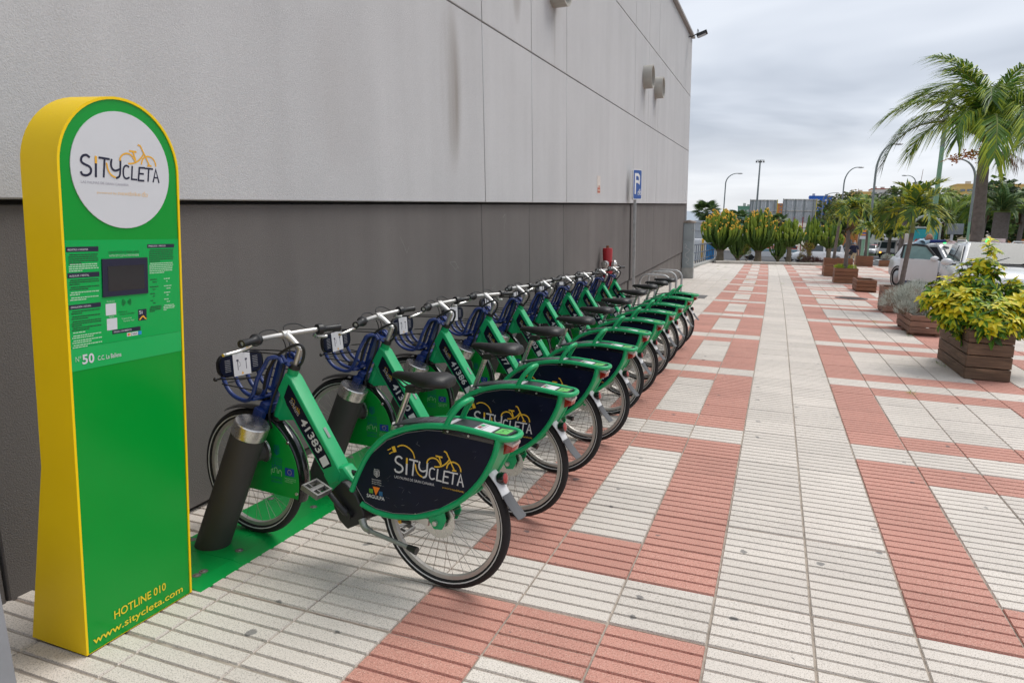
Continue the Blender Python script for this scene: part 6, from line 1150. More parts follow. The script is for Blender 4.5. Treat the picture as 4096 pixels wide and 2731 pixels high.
for lab, x, y, z0, h in (('thin leaning reddish mast behind the second plaza palm', 11.0, 130, -0.9, 10.4), ('thin reddish mast behind the nearest plaza palm', 18.4, 120, -0.9, 12.6)):
    mb = MB(); mb.tube([(x, y, z0), (x + 0.8, y, z0 + h)], [0.1, 0.03], 6); tag(mb.obj('thin_mast', mat('mast red', (0.30, 0.16, 0.14), 0.6)), lab, 'mast')
M_bb = mat('billboard sheet', (0.50, 0.52, 0.54), 0.6, 0.1, var=0.12, vscale=1.5); M_byel = mat('billboard yellow', (0.75, 0.60, 0.02), 0.5); M_bred = mat('strut red', (0.35, 0.03, 0.04), 0.5)
def billboard(label, u0, u1, v, z0, z1, red):
    B = thing('billboard', label, 'billboard', ((u0 + u1) / 2, v, -0.9), 0, 'billboards seen from behind'); w = u1 - u0; n = 7
    for i in range(n):
        mb = MB(); mb.box((-w / 2 + w * (i + 0.5) / n, 0, (z0 + z1) / 2 + 0.9), (w / n - 0.015, 0.04, z1 - z0)); mb.obj('panel', M_bb, B)
    for i in range(3): mb = MB(); mb.box((0, -0.08, z0 + 0.9 + (z1 - z0) * (0.03 + 0.47 * i)), (w, 0.08, 0.12)); mb.obj('rail', mat('billboard rail', (0.62, 0.58, 0.52), 0.6), B)
    for i in range(4):
        x = -w / 2 + w * (0.1 + 0.27 * i); mb = MB(); mb.box((x, -0.18, (z1 + 0.9) * 0.72), (0.10, 0.12, (z1 + 0.9) * 0.55)); mb.obj('strut', M_lgry, B)
        mb = MB(); mb.box((x, -0.20, (z0 + 1.2) * 0.5 + 0.3), (0.12, 0.14, z0 + 1.6)); mb.obj('strut', M_bred if red else M_lgry, B)
    for sx in (-1, 1): mb = MB(); mb.box((sx * (w / 2 + 0.03), -0.05, (z0 + z1) / 2 + 0.9), (0.07, 0.22, z1 - z0 + 0.1)); mb.obj('frame_edge', M_byel if sx > 0 else M_lgry, B)
billboard('left of the two billboards seen from behind above the cacti', -4.15, -0.45, 110, 3.4, 6.6, False); billboard('right of the two billboards, with red struts, above the cacti', 0.35, 4.75, 110, 3.4, 6.75, True)
sf = thing('panel_fence', 'grey corrugated panel fence beyond the railing', 'fence', (-9.5, 75, -0.9))
for i in range(8):
    mb = MB(); mb.box((-3.0 + i * 0.95, 0, 2.75), (0.93, 0.05, 2.0)); mb.obj('panel', M_bb, sf)
for z in (1.9, 2.7, 3.5): mb = MB(); mb.box((0.3, -0.07, z), (7.6, 0.07, 0.07)); mb.obj('rail', M_galv, sf)
for i in range(4): mb = MB(); mb.box((-3.0 + i * 2.1, -0.1, 1.8), (0.12, 0.1, 3.6)); mb.obj('post', M_lgry, sf)
# ---- poster stand, notice board, road sign
ps_ = thing('poster_stand', 'round topped street poster stand with red figures on a turquoise poster', 'poster stand', (10.25, 60, -0.55))
M_ps = mat('stand grey green', (0.42, 0.47, 0.42), 0.5); arch = [(-0.9, 0, 0), (-0.9, 0, 3.0)] + [(-0.9 * math.cos(a), 0, 3.0 + 0.85 * math.sin(a)) for a in [R_(18 * i) for i in range(1, 10)]] + [(0.9, 0, 3.0), (0.9, 0, 0)]
mb = MB(); mb.tube(arch, 0.085, 8); mb.obj('frame', M_ps, ps_)
mb = MB(); mb.box((0, 0, 2.98), (1.8, 0.14, 0.12)); mb.obj('crossbar', M_ps, ps_)
mb = MB(); mb.box((0, 0, 2.05), (1.66, 0.10, 1.72)); cs_ = mb.obj('case', M_bplas, ps_)
mb = MB(); mb.box((0, -0.055, 2.05), (1.56, 0.01, 1.62)); po = mb.obj('poster', mat('poster turquoise', (0.02, 0.36, 0.40), 0.4, var=0.05), cs_)
mb = MB(); rnd = random.Random(3)
for i in range(16):
    x = -0.66 + i * 0.085; h = rnd.uniform(0.75, 1.05); mb.add([(x - 0.07, -0.061 - 0.001 * (i % 3), 1.25), (x + 0.07, -0.061 - 0.001 * (i % 3), 1.25), (x + 0.05, -0.061 - 0.001 * (i % 3), 1.25 + h * 0.8), (x + 0.02, -0.061 - 0.001 * (i % 3), 1.25 + h), (x - 0.03, -0.061 - 0.001 * (i % 3), 1.25 + h), (x - 0.05, -0.061 - 0.001 * (i % 3), 1.25 + h * 0.8)], [(0, 1, 2, 3, 4, 5)])
mb.obj('printed_figures', mat('print red', (0.50, 0.03, 0.02), 0.5), po, kind='stuff', smooth=False)
nb = thing('notice_board', 'orange and blue notice board on a green post before the small palm', 'notice board', (6.15, 60, -0.55))
mb = MB(); mb.tube([(0, 0.05, 0), (0, 0.05, 2.6)], 0.12, 10); mb.obj('post', M_lgrn, nb)
mb = MB(); mb.box((-0.02, -0.1, 2.48), (0.56, 0.05, 0.95)); bd_ = mb.obj('board', M_wht, nb)
for z, h, c in ((2.83, 0.22, (0.10, 0.08, 0.25)), (2.62, 0.18, (0.80, 0.28, 0.02)), (2.46, 0.12, (0.05, 0.08, 0.3)), (2.34, 0.08, (0.80, 0.28, 0.02)), (2.27, 0.05, (0.12, 0.02, 0.12))): mb = MB(); mb.box((-0.02, -0.128, z), (0.52, 0.004, h)); mb.obj('printed_band', mat('band %.2f %.2f' % (c[0], z), c, 0.5), bd_)
rs = thing('road_sign', 'grey back of a road sign on a white post right of the poster stand', 'sign', (11.55, 58, -0.5))
mb = MB(); mb.tube([(0, 0, 0), (0, 0, 3.2)], 0.09, 10); mb.obj('post', mat('post white', (0.55, 0.56, 0.57), 0.5), rs)
mb = MB(); mb.box((0.1, -0.1, 2.85), (1.1, 0.04, 0.75)); mb.obj('plate', mat('sign back grey', (0.25, 0.27, 0.29), 0.5, 0.3), rs, bevel=0.01)
# ================================================================ vehicles (x forward, y left, z up)
M_cwh = mat('car white', (0.68, 0.69, 0.70), 0.22, var=0.02, coat=0.5); M_glass = mat('car glass', (0.045, 0.06, 0.065), 0.04, var=0.1, vscale=2, spec=0.8); M_glassl = mat('windscreen glass', (0.05, 0.062, 0.066), 0.08, var=0.3, vscale=1.2, spec=0.25); M_trim = mat('car trim black', (0.012, 0.012, 0.013), 0.5); M_hl = mat('headlamp', (0.30, 0.32, 0.34), 0.08, var=0.1, coat=0.8); M_alloy = mat('alloy wheel', (0.42, 0.43, 0.44), 0.35, 0.7); M_plate = mat('number plate', (0.62, 0.62, 0.6), 0.4)
def ring(x, zb, zt_, hw, n=1): z_ = zt_ - zb; return [(x, -hw * 0.86, zb), (x, -hw * 0.98, zb + 0.16 * (zt_ - zb)), (x, -hw, zb + 0.5 * (zt_ - zb)), (x, -hw * 0.96, zb + 0.85 * (zt_ - zb)), (x, -hw * 0.86, zt_), (x, -hw * 0.4, zt_ + 0.02), (x, hw * 0.4, zt_ + 0.02), (x, hw * 0.86, zt_), (x, hw * 0.96, zb + 0.85 * (zt_ - zb)), (x, hw, zb + 0.5 * (zt_ - zb)), (x, hw * 0.98, zb + 0.16 * (zt_ - zb)), (x, hw * 0.86, zb)]
def car(label, loc, heading, body=M_cwh, kind='hatch', taxi=False, scale=1.0, group='cars', open_door=False, plate_txt=None, cat='car', name='parked_car', lights=False):
    K = thing(name, label, cat, loc, heading, group); K.scale = (scale,) * 3
    st = {'hatch': [(-2.14, 0.42, 0.93, 0.74), (-2.05, 0.32, 1.0, 0.82), (-1.4, 0.22, 1.03, 0.885), (0.0, 0.20, 1.0, 0.90), (0.95, 0.20, 0.985, 0.895), (1.4, 0.22, 0.945, 0.885), (1.8, 0.23, 0.885, 0.86), (2.05, 0.25, 0.80, 0.80), (2.16, 0.28, 0.72, 0.73), (2.20, 0.32, 0.64, 0.68)]}['hatch']
    mb = MB(); k = 12; mb.add([v for s_ in st for v in ring(*s_)], [(i * k + j, i * k + (j + 1) % k, (i + 1) * k + (j + 1) % k, (i + 1) * k + j) for i in range(len(st) - 1) for j in range(k)] + [tuple(range(k)), tuple((len(st) - 1) * k + j for j in range(k - 1, -1, -1))]); mb.obj('body', body, K, angle=50)
    rear, rz = {'hatch': (-1.75, -2.02), 'sedan': (-0.95, -1.75), 'mpv': (-1.95, -2.10)}[kind]; RH = {'hatch': 1.47, 'sedan': 1.43, 'mpv': 1.62}[kind]; fb, ft = (1.05, 0.30) if kind != 'mpv' else (1.25, 0.55)
    def gh(s): return [(fb, s * 0.74, 0.985), (ft, s * 0.60, RH - 0.03), (rear + 0.15, s * 0.60, RH - 0.02), (rz + 0.12, s * 0.74, 1.02)]
    a, b = gh(1), gh(-1); rt = lambda x, s: (x, s * 0.5, RH + 0.015)
    mb = MB(); mb.add(a + b + [rt(ft - 0.05, 1), rt(rear + 0.2, 1), rt(ft - 0.05, -1), rt(rear + 0.2, -1)], [(0, 1, 2, 3), (7, 6, 5, 4), (1, 8, 9, 2), (6, 11, 10, 5), (8, 10, 11, 9), (0, 4, 5, 10, 8, 1), (3, 2, 9, 11, 6, 7)]); mb.obj('cabin', body, K, angle=40, bevel=0.03)
    def pane(name, p, off, m, par=K): 
        n_ = (Vector(p[1]) - Vector(p[0])).cross(Vector(p[2]) - Vector(p[0])).normalized(); n_ = n_ if n_.dot(Vector(off)) > 0 else -n_; c = sum((Vector(x) for x in p), Vector()) / len(p)
        q = [c + (Vector(x) - c) * 0.93 + n_ * (0.034 if name == 'windscreen' else 0.014) for x in p]; mb = MB(); mb.add(q + [x + n_ * 0.008 for x in q], [tuple(range(len(q))), tuple(range(2 * len(q) - 1, len(q) - 1, -1))] + [(i, (i + 1) % len(q), len(q) + (i + 1) % len(q), len(q) + i) for i in range(len(q))]); return mb.obj(name, m, par, smooth=False)
    ws = pane('windscreen', [(fb, 0.72, 0.99), (fb, -0.72, 0.99), (ft, -0.56, RH - 0.01), (ft, 0.56, RH - 0.01)], (1, 0, 0.5), M_glassl)
    pane('rear_window', [(rz + 0.1, 0.70, 1.06), (rz + 0.1, -0.70, 1.06), (rear + 0.12, -0.56, RH - 0.03), (rear + 0.12, 0.56, RH - 0.03)], (-1, 0, 0.3), M_glass)
    for s in (1, -1):
        mid = -0.35; zb_, zt_ = 1.03, RH - 0.06; L = lambda x, z: (x, s * (0.74 - 0.14 * (z - 0.985) / (RH - 0.03 - 0.985)) + s * 0.01, z)
        if not (open_door and s < 0): pane('side_window', [L(fb - 0.12, zb_), L(ft - 0.02, zt_), L(mid + 0.04, zt_), L(mid + 0.04, zb_)], (0, s, 0), M_glass)
        else: pane('door_opening', [L(fb - 0.12, 0.62), L(fb - 0.16, zb_), L(ft - 0.02, zt_), L(mid + 0.04, zt_), L(mid + 0.04, 0.45), L(fb - 0.2, 0.45)], (0, s, 0), M_dark)
        pane('side_window', [L(mid - 0.04, zb_), L(mid - 0.04, zt_), L(rear + 0.20, zt_), L(rz + 0.42, zb_)], (0, s, 0), M_glass)
        mb = MB(); mb.sphere((fb - 0.22, s * 1.0, 1.03), 0.13, 10, 7, sc=(0.6, 1.0, 0.62)); mr_ = mb.obj('mirror', body, K); mb = MB(); mb.box((fb - 0.22, s * 0.9, 0.98), (0.05, 0.16, 0.04)); mb.obj('arm', M_trim, mr_)
        mb = MB(); mb.prism([(2.14, 0.60), (2.02, 0.60), (1.80, 0.70), (1.74, 0.80), (1.92, 0.79), (2.10, 0.71)], lambda p, q, t: (p + 0.03 - 0.9 * max(0, abs(t) - 0.55), t, q), (0.44, 0.80) if s > 0 else (-0.80, -0.44)); mb.obj('headlight', mat('headlamp lit', (0.8, 0.8, 0.75), 0.1, emit=((1.0, 0.9, 0.7), 3.0)) if lights else M_hl, K)
        mb = MB(); mb.box((-2.08, s * 0.62, 0.85), (0.10, 0.22, 0.16)); mb.obj('tail_lamp', M_redl, K, bevel=0.02)
        for x in (1.35, -1.35):
            mb = MB(); mb.lathe([(0.0, 0.10), (0.20, 0.10), (0.225, 0.085)], (x, s * 0.80, 0.325), (0, s, 0), 20); w_ = mb.obj('wheel', M_alloy, K)
            mb = MB(); mb.lathe([(0.222, 0.09), (0.25, 0.105), (0.31, 0.095), (0.325, 0.05), (0.325, -0.08), (0.2, -0.1)], (x, s * 0.80, 0.325), (0, s, 0), 24); mb.obj('tyre', M_rub, w_)
            mb = MB(); mb.lathe([(0.34, 0.086), (0.385, 0.098)], (x, s * 0.80, 0.325), (0, s, 0), 24, a0=0, a1=2 * math.pi * 0.999); mb.obj('wheel_arch', M_trim, K)
        mb = MB(); mb.box((mid, s * 0.885, 0.88), (0.16, 0.03, 0.03)); mb.obj('door_handle', body, K)
    mb = MB(); mb.box((2.17, 0, 0.625), (0.08, 0.80, 0.07)); mb.obj('grille', M_trim, K, bevel=0.02); mb = MB(); mb.box((2.17, 0, 0.375), (0.08, 1.15, 0.10)); mb.obj('air_intake', M_trim, K, bevel=0.02); mb = MB(); mb.box((fb + 0.05, 0, 0.988), (0.16, 1.36, 0.05), Matrix.Rotation(R_(6), 3, 'Y')); mb.obj('cowl', M_trim, K)
    for y_ in (0.35, -0.25): mb = MB(); mb.tube([(fb + 0.02, y_, 1.035), (fb - 0.22, y_ + 0.42, 1.17)], 0.012, 5); mb.obj('wiper', M_trim, K)
    mb = MB(); mb.box((0, 0, 0.215), (2.2, 1.72, 0.06)); mb.obj('sill', M_trim, K)
    mb = MB(); mb.box((2.215, 0, 0.50), (0.012, 0.52, 0.115)); pl_ = mb.obj('number_plate', M_plate, K)
    if plate_txt: mb = MB(); put_text(mb, plate_txt, lambda p, q, h=0.0: (2.2225 + h, p, 0.50 + q), 0.10, -0.035, 0.24, 0.07, 0.0, 0.01); mb.obj('lettering', M_navy, pl_, kind='stuff', smooth=False)
    if taxi:
        mb = MB(); mb.box((-0.25, 0, RH + 0.06), (0.12, 0.46, 0.10)); tl = mb.obj('taxi_sign', M_lens, K, bevel=0.02); mb = MB(); mb.box((-0.185, -0.12, RH + 0.06), (0.012, 0.08, 0.07)); mb.obj('green_light', mat('taxi green light', (0.02, 0.5, 0.08), 0.4, emit=((0.05, 1.0, 0.2), 1.6)), tl)
        for s in (1, -1): mb = MB(); mb.tube([(ft - 0.1, s * 0.58, RH), (ft - 0.25, s * 0.58, RH + 0.05), (rear + 0.5, s * 0.58, RH + 0.05), (rear + 0.3, s * 0.58, RH)], 0.018, 6); mb.obj('roof_rail', M_alu, K)
    if open_door:
        D_ = Matrix.Translation((0.90, -0.90, 0)) @ Matrix.Rotation(R_(33), 4, 'Z')
        door = MB(); door.prism([(0.0, 0.32), (-1.15, 0.30), (-1.18, 0.6), (-1.15, 1.0), (0.0, 0.98)], lambda p, q, t: (p, t, q), 0.07); door = door.obj('open_door', body, K, bevel=0.02); door.matrix_local = D_
        mb = MB(); mb.tube([(-0.02, 0, 0.99), (-0.42, 0.03, RH - 0.07), (-0.75, 0.04, RH - 0.03), (-1.12, 0.04, RH - 0.06), (-1.15, 0, 1.0)], 0.035, 6); f_ = mb.obj('window_frame', M_trim, door)
        mb = MB(); mb.add([(-0.06, 0.0, 1.0), (-0.44, 0.03, RH - 0.09), (-0.75, 0.04, RH - 0.05), (-1.10, 0.04, RH - 0.08), (-1.12, 0, 1.0)], [(0, 1, 2, 3, 4)]); mb.obj('window', mat('door glass teal', (0.20, 0.34, 0.34), 0.06, var=0.15, vscale=3, spec=0.8), door, smooth=False)
    return K
HD = math.atan2(-0.934, 0.358)
tA = car('white taxi with its front door open and a man leaning on the roof', (5.18, 25.83, -0.02), HD, taxi=True, open_door=True, group='white taxis beside the planters')
tB = car('white taxi whose bonnet and windscreen show behind the variegated shrub', (4.98, 20.3, -0.02), math.atan2(-0.997, -0.08), kind='hatch', taxi=True, group='white taxis beside the planters', plate_txt='GZ', scale=1.06)
wsA = [c for c in tA.children if c.name.startswith('windscreen')][0]
mb = MB(); put_text(mb, '3B', lambda p, q, h=0.0: (1.05 - 0.75 * (q / 0.5) * 0.94 + 0.035 - 0.02, p, 1.03 + q), -0.30, 0.02, -0.08, 0.10, 0.0, 0.005); mb.obj('lettering', mat('window print green', (0.25, 0.6, 0.35), 0.5), wsA, kind='stuff', smooth=False)
car('white car farther right behind the taxis, only its roof and side in view', (8.3, 28.5, 0), HD, group='white taxis beside the planters', kind='sedan')
car('white people carrier parked across the road behind the cacti', (3.35, 66, gz(66)), R_(188), kind='mpv', group='cars on the road', scale=0.98)
car('red car parked by the lawn behind the white truck', (13.4, 117, -0.9), R_(180), body=mat('car red', (0.42, 0.012, 0.015), 0.25, coat=0.5), kind='hatch', group='cars on the road')
car('white saloon driving towards the camera beside the walking man', (12.6, 112, -0.9), R_(-105), kind='sedan', group='cars on the road', lights=True)
car('dark van-like car with headlights on behind the woman', (9.8, 112, -0.9), R_(-100), body=mat('car charcoal', (0.05, 0.052, 0.056), 0.3, coat=0.4), kind='mpv', group='cars on the road', lights=True, scale=1.05)
car('grey car parked under the date palm', (19.0, 62, gz(62)), R_(185), body=mat('car silver', (0.35, 0.36, 0.37), 0.3, 0.3), kind='hatch', group='cars on the road')
# white van with stripes, coach, box truck
vn = thing('white_van', 'white van with red and blue stripes parked behind the cacti', 'van', (-0.9, 72, gz(72)), R_(8))
mb = MB(); mb.prism([(-2.3, 0.35), (3.0, 0.35), (3.05, 0.9), (2.7, 1.15), (2.0, 2.1), (1.4, 2.5), (-2.2, 2.55), (-2.35, 2.2)], lambda p, q, t: (p, t, q), 1.96); mb.obj('body', M_cwh, vn, bevel=0.09, seg=3)
for z, h, c in ((1.35, 0.13, (0.60, 0.06, 0.02)), (1.18, 0.09, (0.60, 0.06, 0.02)), (1.02, 0.08, (0.02, 0.20, 0.30)), (0.90, 0.06, (0.02, 0.20, 0.30))):
    m_ = mat('van stripe %.2f' % z, c, 0.4)
    mb = MB(); mb.box((0.2, -0.985, z), (4.8, 0.012, h)); mb.obj('stripe', m_, vn); mb = MB(); mb.box((-2.345, 0, z), (0.02, 1.7, h)); mb.obj('stripe', m_, vn)
mb = MB(); mb.box((-2.38, 0, 0.5), (0.14, 1.9, 0.36)); bp2 = mb.obj('rear_bumper', M_trim, vn, bevel=0.03); mb = MB(); mb.box((-2.455, -0.2, 0.6), (0.012, 0.5, 0.13)); mb.obj('number_plate', M_plate, bp2)
mb = MB(); put_text(mb, 'epr', lambda p, q, h=0.0: (p, -0.99, q), -0.2, 1.6, 0.9, 0.35, 0.0); mb.obj('lettering', M_navy, vn, smooth=False)
for p_, m_, nm in (([(2.62, 1.2), (1.98, 2.05), (1.0, 2.05), (1.0, 1.3), (2.4, 1.2)], M_glass, 'cab_window'),): mb = MB(); mb.prism(p_, lambda p, q, t: (p, -0.985 + t, q), 0.02); mb.obj(nm, m_, vn)
mb = MB(); mb.box((-2.35, 0.0, 1.95), (0.03, 1.2, 0.5)); mb.obj('rear_window', mat('van rear pane', (0.42, 0.43, 0.44), 0.2), vn)
for x in (-1.5, 2.1):
    for s in (-1, 1): mb = MB(); mb.lathe([(0, 0.1), (0.2, 0.1), (0.34, 0.09), (0.35, -0.1)], (x, s * 0.88, 0.35), (0, s, 0), 20); mb.obj('wheel', M_rub, vn)
cc_ = thing('parked_coach', 'white coach with yellow and blue stripes seen over the railing', 'coach', (-7.5, 62, -1.4), R_(4))
mb = MB(); mb.box((0, 0, 1.35), (6.2, 2.3, 2.3)); mb.obj('body', M_cwh, cc_, bevel=0.25, seg=4)
for x, w_, c in ((1.6, 0.3, (0.75, 0.42, 0.02)), (2.25, 0.9, (0.01, 0.22, 0.55))): mb = MB(); mb.box((x, 0, 1.35), (w_, 2.32, 2.31)); mb.obj('stripe', mat('coach stripe %.1f' % x, c, 0.35), cc_, bevel=0.25, seg=4)
for x in (-2, 1.8): mb = MB(); mb.lathe([(0, 0.1), (0.4, 0.1), (0.42, -0.1)], (x, -1.1, 0.42), (0, -1, 0), 18); mb.obj('wheel', M_rub, cc_)
tk = thing('box_truck', 'white box truck with a round emblem driving towards the camera', 'truck', (13.6, 100, -0.9), R_(-112))
mb = MB(); mb.box((-1.3, 0, 1.95), (4.2, 2.2, 2.3)); bx_ = mb.obj('cargo_box', M_cwh, tk, bevel=0.04)
mb = MB(); mb.prism([(0.85, 0.55), (2.25, 0.55), (2.3, 1.2), (1.95, 2.05), (0.85, 2.1)], lambda p, q, t: (p, t, q), 1.85); mb.obj('cab', M_cwh, tk, bevel=0.06, seg=3)
mb = MB(); mb.prism([(0.9, 2.15), (1.9, 2.2), (0.95, 3.0), (0.85, 3.0)], lambda p, q, t: (p, t, q), 1.9); df = mb.obj('wind_deflector', M_cwh, tk, bevel=0.06, seg=3); mb = MB(); mb.sphere((1.45, 0, 2.62), 0.34, 14, 6, sc=(0.16, 1, 0.42), M=Matrix.Rotation(R_(-40), 3, 'Y')); mb.obj('emblem', mat('emblem navy', (0.06, 0.06, 0.16), 0.4), df)
mb = MB(); mb.add([(2.325, -0.82, 1.22), (2.325, 0.82, 1.22), (1.99, 0.76, 2.0), (1.99, -0.76, 2.0)], [(0, 1, 2, 3)]); mb.obj('windscreen', M_glass, tk, smooth=False)
mb = MB(); mb.box((2.27, 0, 0.62), (0.12, 1.8, 0.22)); mb.obj('bumper', M_trim, tk, bevel=0.03)
for s in (-1, 1):
    mb = MB(); mb.box((2.33, s * 0.72, 0.7), (0.05, 0.22, 0.14)); mb.obj('headlight', mat('headlamp amber', (0.9, 0.4, 0.05), 0.2, emit=((1.0, 0.4, 0.05), 2.0)) if s < 0 else M_hl, tk)
    for x in (1.5, -2.4): mb = MB(); mb.lathe([(0, 0.1), (0.25, 0.1), (0.4, 0.09), (0.41, -0.12)], (x, s * 0.9, 0.41), (0, s, 0), 20); mb.obj('wheel', M_rub, tk)
    mb = MB(); mb.box((1.9, s * 1.08, 1.75), (0.08, 0.18, 0.36)); mb.obj('mirror', M_trim, tk)
mb = MB()
for i, z in enumerate((2.75, 2.3, 2.1, 1.9, 1.7)): mb.box((-0.7, -1.105, z), (1.4 if i == 0 else 0.9, 0.006, 0.14 if i == 0 else 0.05))
mb.obj('side_print', mat('print blue grey', (0.18, 0.22, 0.34), 0.5), bx_, kind='stuff', smooth=False)
wb = thing('waste_bin', 'dark grey square waste bin under the date palm', 'bin', (17.6, 60, gz(60)))
mb = MB(); mb.add([(-.4, -.4, 0), (.4, -.4, 0), (.4, .4, 0), (-.4, .4, 0), (-.48, -.48, 1.1), (.48, -.48, 1.1), (.48, .48, 1.1), (-.48, .48, 1.1)], [(0, 3, 2, 1), (4, 5, 6, 7), (0, 1, 5, 4), (1, 2, 6, 5), (2, 3, 7, 6), (3, 0, 4, 7)]); mb.obj('body', M_post, wb, bevel=0.03); mb = MB(); mb.box((0, 0, 1.16), (1.02, 1.02, 0.1)); mb.obj('lid', M_trim, wb, bevel=0.03)
# ================================================================ people
M_skin = mat('skin', (0.45, 0.24, 0.165), 0.55, var=0.06); M_sknp = mat('skin tan', (0.38, 0.18, 0.11), 0.55, var=0.06)
def figure(name, verts, edges, mats, pick):
    """one continuous body grown over a posed skeleton; pick(point)->material index"""
    me = bpy.data.meshes.new('skeleton'); me.from_pydata([v[0] for v in verts], edges, []); o = bpy.data.objects.new('skeleton', me); C.objects.link(o)
    m = o.modifiers.new('skin', 'SKIN'); m.use_smooth_shade = True
    for i, v in enumerate(verts): sv = me.skin_vertices[0].data[i]; sv.radius = v[1] if isinstance(v[1], tuple) else (v[1], v[1]); sv.use_root = (i == 0)
    s = o.modifiers.new('sub', 'SUBSURF'); s.levels = 2; s.render_levels = 2
    dg = bpy.context.evaluated_depsgraph_get(); r = bpy.data.meshes.new_from_object(o.evaluated_get(dg)); bpy.data.objects.remove(o); bpy.data.meshes.remove(me)
    for k in mats: r.materials.append(k)
    r.polygons.foreach_set('material_index', [pick(p.center) for p in r.polygons]); r.shade_smooth(); r.name = name; return r
def head(par, c, mskin, mats_mask=None, hair=None, rot=None, face=(0, -1, 0)):
    """a shaped head with brow, nose, eyes, mouth and ears, looking along `face`"""
    f = Vector(face).normalized(); sdv = f.cross(Vector((0, 0, 1))).normalized(); u_ = sdv.cross(f).normalized(); c = Vector(c); M3 = Matrix((sdv, f, u_)).transposed()
    mb = MB(); mb.sphere(c, 0.105, 16, 12, sc=(0.74, 0.92, 1.12), M=M3); mb.sphere(c + f * 0.035 - u_ * 0.055, 0.07, 12, 8, sc=(0.85, 0.85, 0.85), M=M3); mb.sphere(c + f * 0.108 - u_ * 0.015, 0.020, 8, 6, sc=(0.8, 1, 1.4), M=M3)
    for s in (-1, 1): mb.sphere(c + sdv * s * 0.08 - u_ * 0.005, 0.026, 8, 6, sc=(0.4, 0.8, 1.2), M=M3)
    h = mb.obj('head', mskin, par)
    mb = MB(); [mb.sphere(c + f * 0.088 + sdv * s * 0.034 + u_ * 0.012, 0.012, 8, 6) for s in (-1, 1)]; mb.obj('eyes', M_dark, h, kind='stuff')
    mb = MB(); mb.box(c + f * 0.095 - u_ * 0.062, (0.045, 0.008, 0.008), M3); mb.obj('mouth', mat('lips', (0.3, 0.1, 0.08), 0.5), h)
    if mats_mask: mb = MB(); mb.sphere(c + f * 0.055 - u_ * 0.045, 0.072, 12, 8, sc=(0.95, 0.95, 0.8), M=M3); mb.obj('face_mask', mats_mask, h)
    if hair: mb = MB(); mb.sphere(c - f * 0.02 + u_ * 0.03, 0.108, 14, 8, sc=(0.82, 0.95, 1.0), M=M3); mb.obj('hair', hair, h)
    return h
def walker(label, loc, rz, H, mtop, mleg, mskin, shorts, mask, hair, bag):
    P = thing('person', label, 'person', loc, rz); k = H / 1.75; g = lambda x, y, z: (x * k, y * k, z * k)
    V = [(g(0, 0, 0.98), (0.15 * k, 0.11 * k)), (g(0, 0, 1.15), (0.15 * k, 0.11 * k)), (g(0, 0, 1.36), (0.17 * k, 0.11 * k)), (g(0, 0, 1.47), (0.09 * k, 0.08 * k)), (g(0, -0.01, 1.55), 0.05 * k),
         (g(0.09, 0, 0.92), 0.10 * k), (g(0.10, -0.10, 0.52), 0.065 * k), (g(0.10, -0.06, 0.12), 0.042 * k), (g(0.10, -0.18, 0.05), 0.035 * k), (g(-0.09, 0, 0.92), 0.10 * k), (g(-0.10, 0.03, 0.52), 0.065 * k), (g(-0.10, 0.22, 0.14), 0.042 * k), (g(-0.10, 0.14, 0.05), 0.035 * k),
         (g(0.20, 0, 1.42), 0.065 * k), (g(0.25, 0.04, 1.16), 0.048 * k), (g(0.27, -0.08, 0.93), 0.034 * k), (g(0.27, -0.12, 0.85), 0.032 * k), (g(-0.20, 0, 1.42), 0.065 * k), (g(-0.26, 0.02, 1.16), 0.048 * k), (g(-0.28, -0.06, 0.93), 0.034 * k), (g(-0.28, -0.09, 0.85), 0.032 * k)]
    E = [(0, 1), (1, 2), (2, 3), (3, 4), (0, 5), (5, 6), (6, 7), (7, 8), (0, 9), (9, 10), (10, 11), (11, 12), (2, 13), (13, 14), (14, 15), (15, 16), (2, 17), (17, 18), (18, 19), (19, 20)]
    def pick(c):
        z, x = c.z / k, abs(c.x / k)
        if z > 1.48: return 2
        if z < 0.09: return 3
        if x > 0.2 and z < (1.20 if shorts else 0.9): return 2
        if z > 0.98: return 0
        return 2 if (shorts and z < 0.5) else 1
    link('body', figure('body', V, E, [mtop, mleg, mskin, M_trim], pick), P); head(P, g(0, -0.02, 1.66), mskin, mask, hair)
    for s in (1, -1):
        b0 = Vector(g(s * 0.272, -0.13, 0.84))
        for i in range(4): mb = MB(); o_ = Vector((0, -0.03 + i * 0.02, 0)) * k; mb.tube([b0 + o_, b0 + o_ + Vector((-s * 0.005, -0.01, -0.045 + 0.004 * abs(i - 1.5))) * k, b0 + o_ + Vector((-s * 0.025, -0.012, -0.07)) * k], 0.009 * k, 6); mb.obj('finger', mskin, P)
        mb = MB(); mb.tube([b0 + Vector((-s * 0.01, -0.035, 0.02)) * k, b0 + Vector((-s * 0.03, -0.06, -0.02)) * k], 0.010 * k, 6); mb.obj('thumb', mskin, P)
    if bag:
        bg_ = MB(); bg_.box(g(-0.20, -0.14, 0.98), (0.24 * k, 0.10 * k, 0.26 * k), Matrix.Rotation(0.3, 3, 'Y')); bo = bg_.obj('shoulder_bag', M_trim, P, bevel=0.03); mb = MB(); mb.tube([g(-0.2, -0.12, 1.08), g(-0.02, -0.15, 1.3), g(0.12, -0.05, 1.49), g(0.1, 0.1, 1.44)], 0.012, 6, sub=3); mb.obj('strap', M_trim, bo)
    return P
walker('man in navy t-shirt, beige shorts and face mask walking towards the camera', (4.78, 51.5, gz(51.5)), R_(4), 1.74, mat('cloth navy', (0.010, 0.014, 0.045), 0.85), mat('cloth beige', (0.52, 0.42, 0.26), 0.85), M_skin, True, mat('mask pale blue', (0.50, 0.58, 0.62), 0.7), None, True)
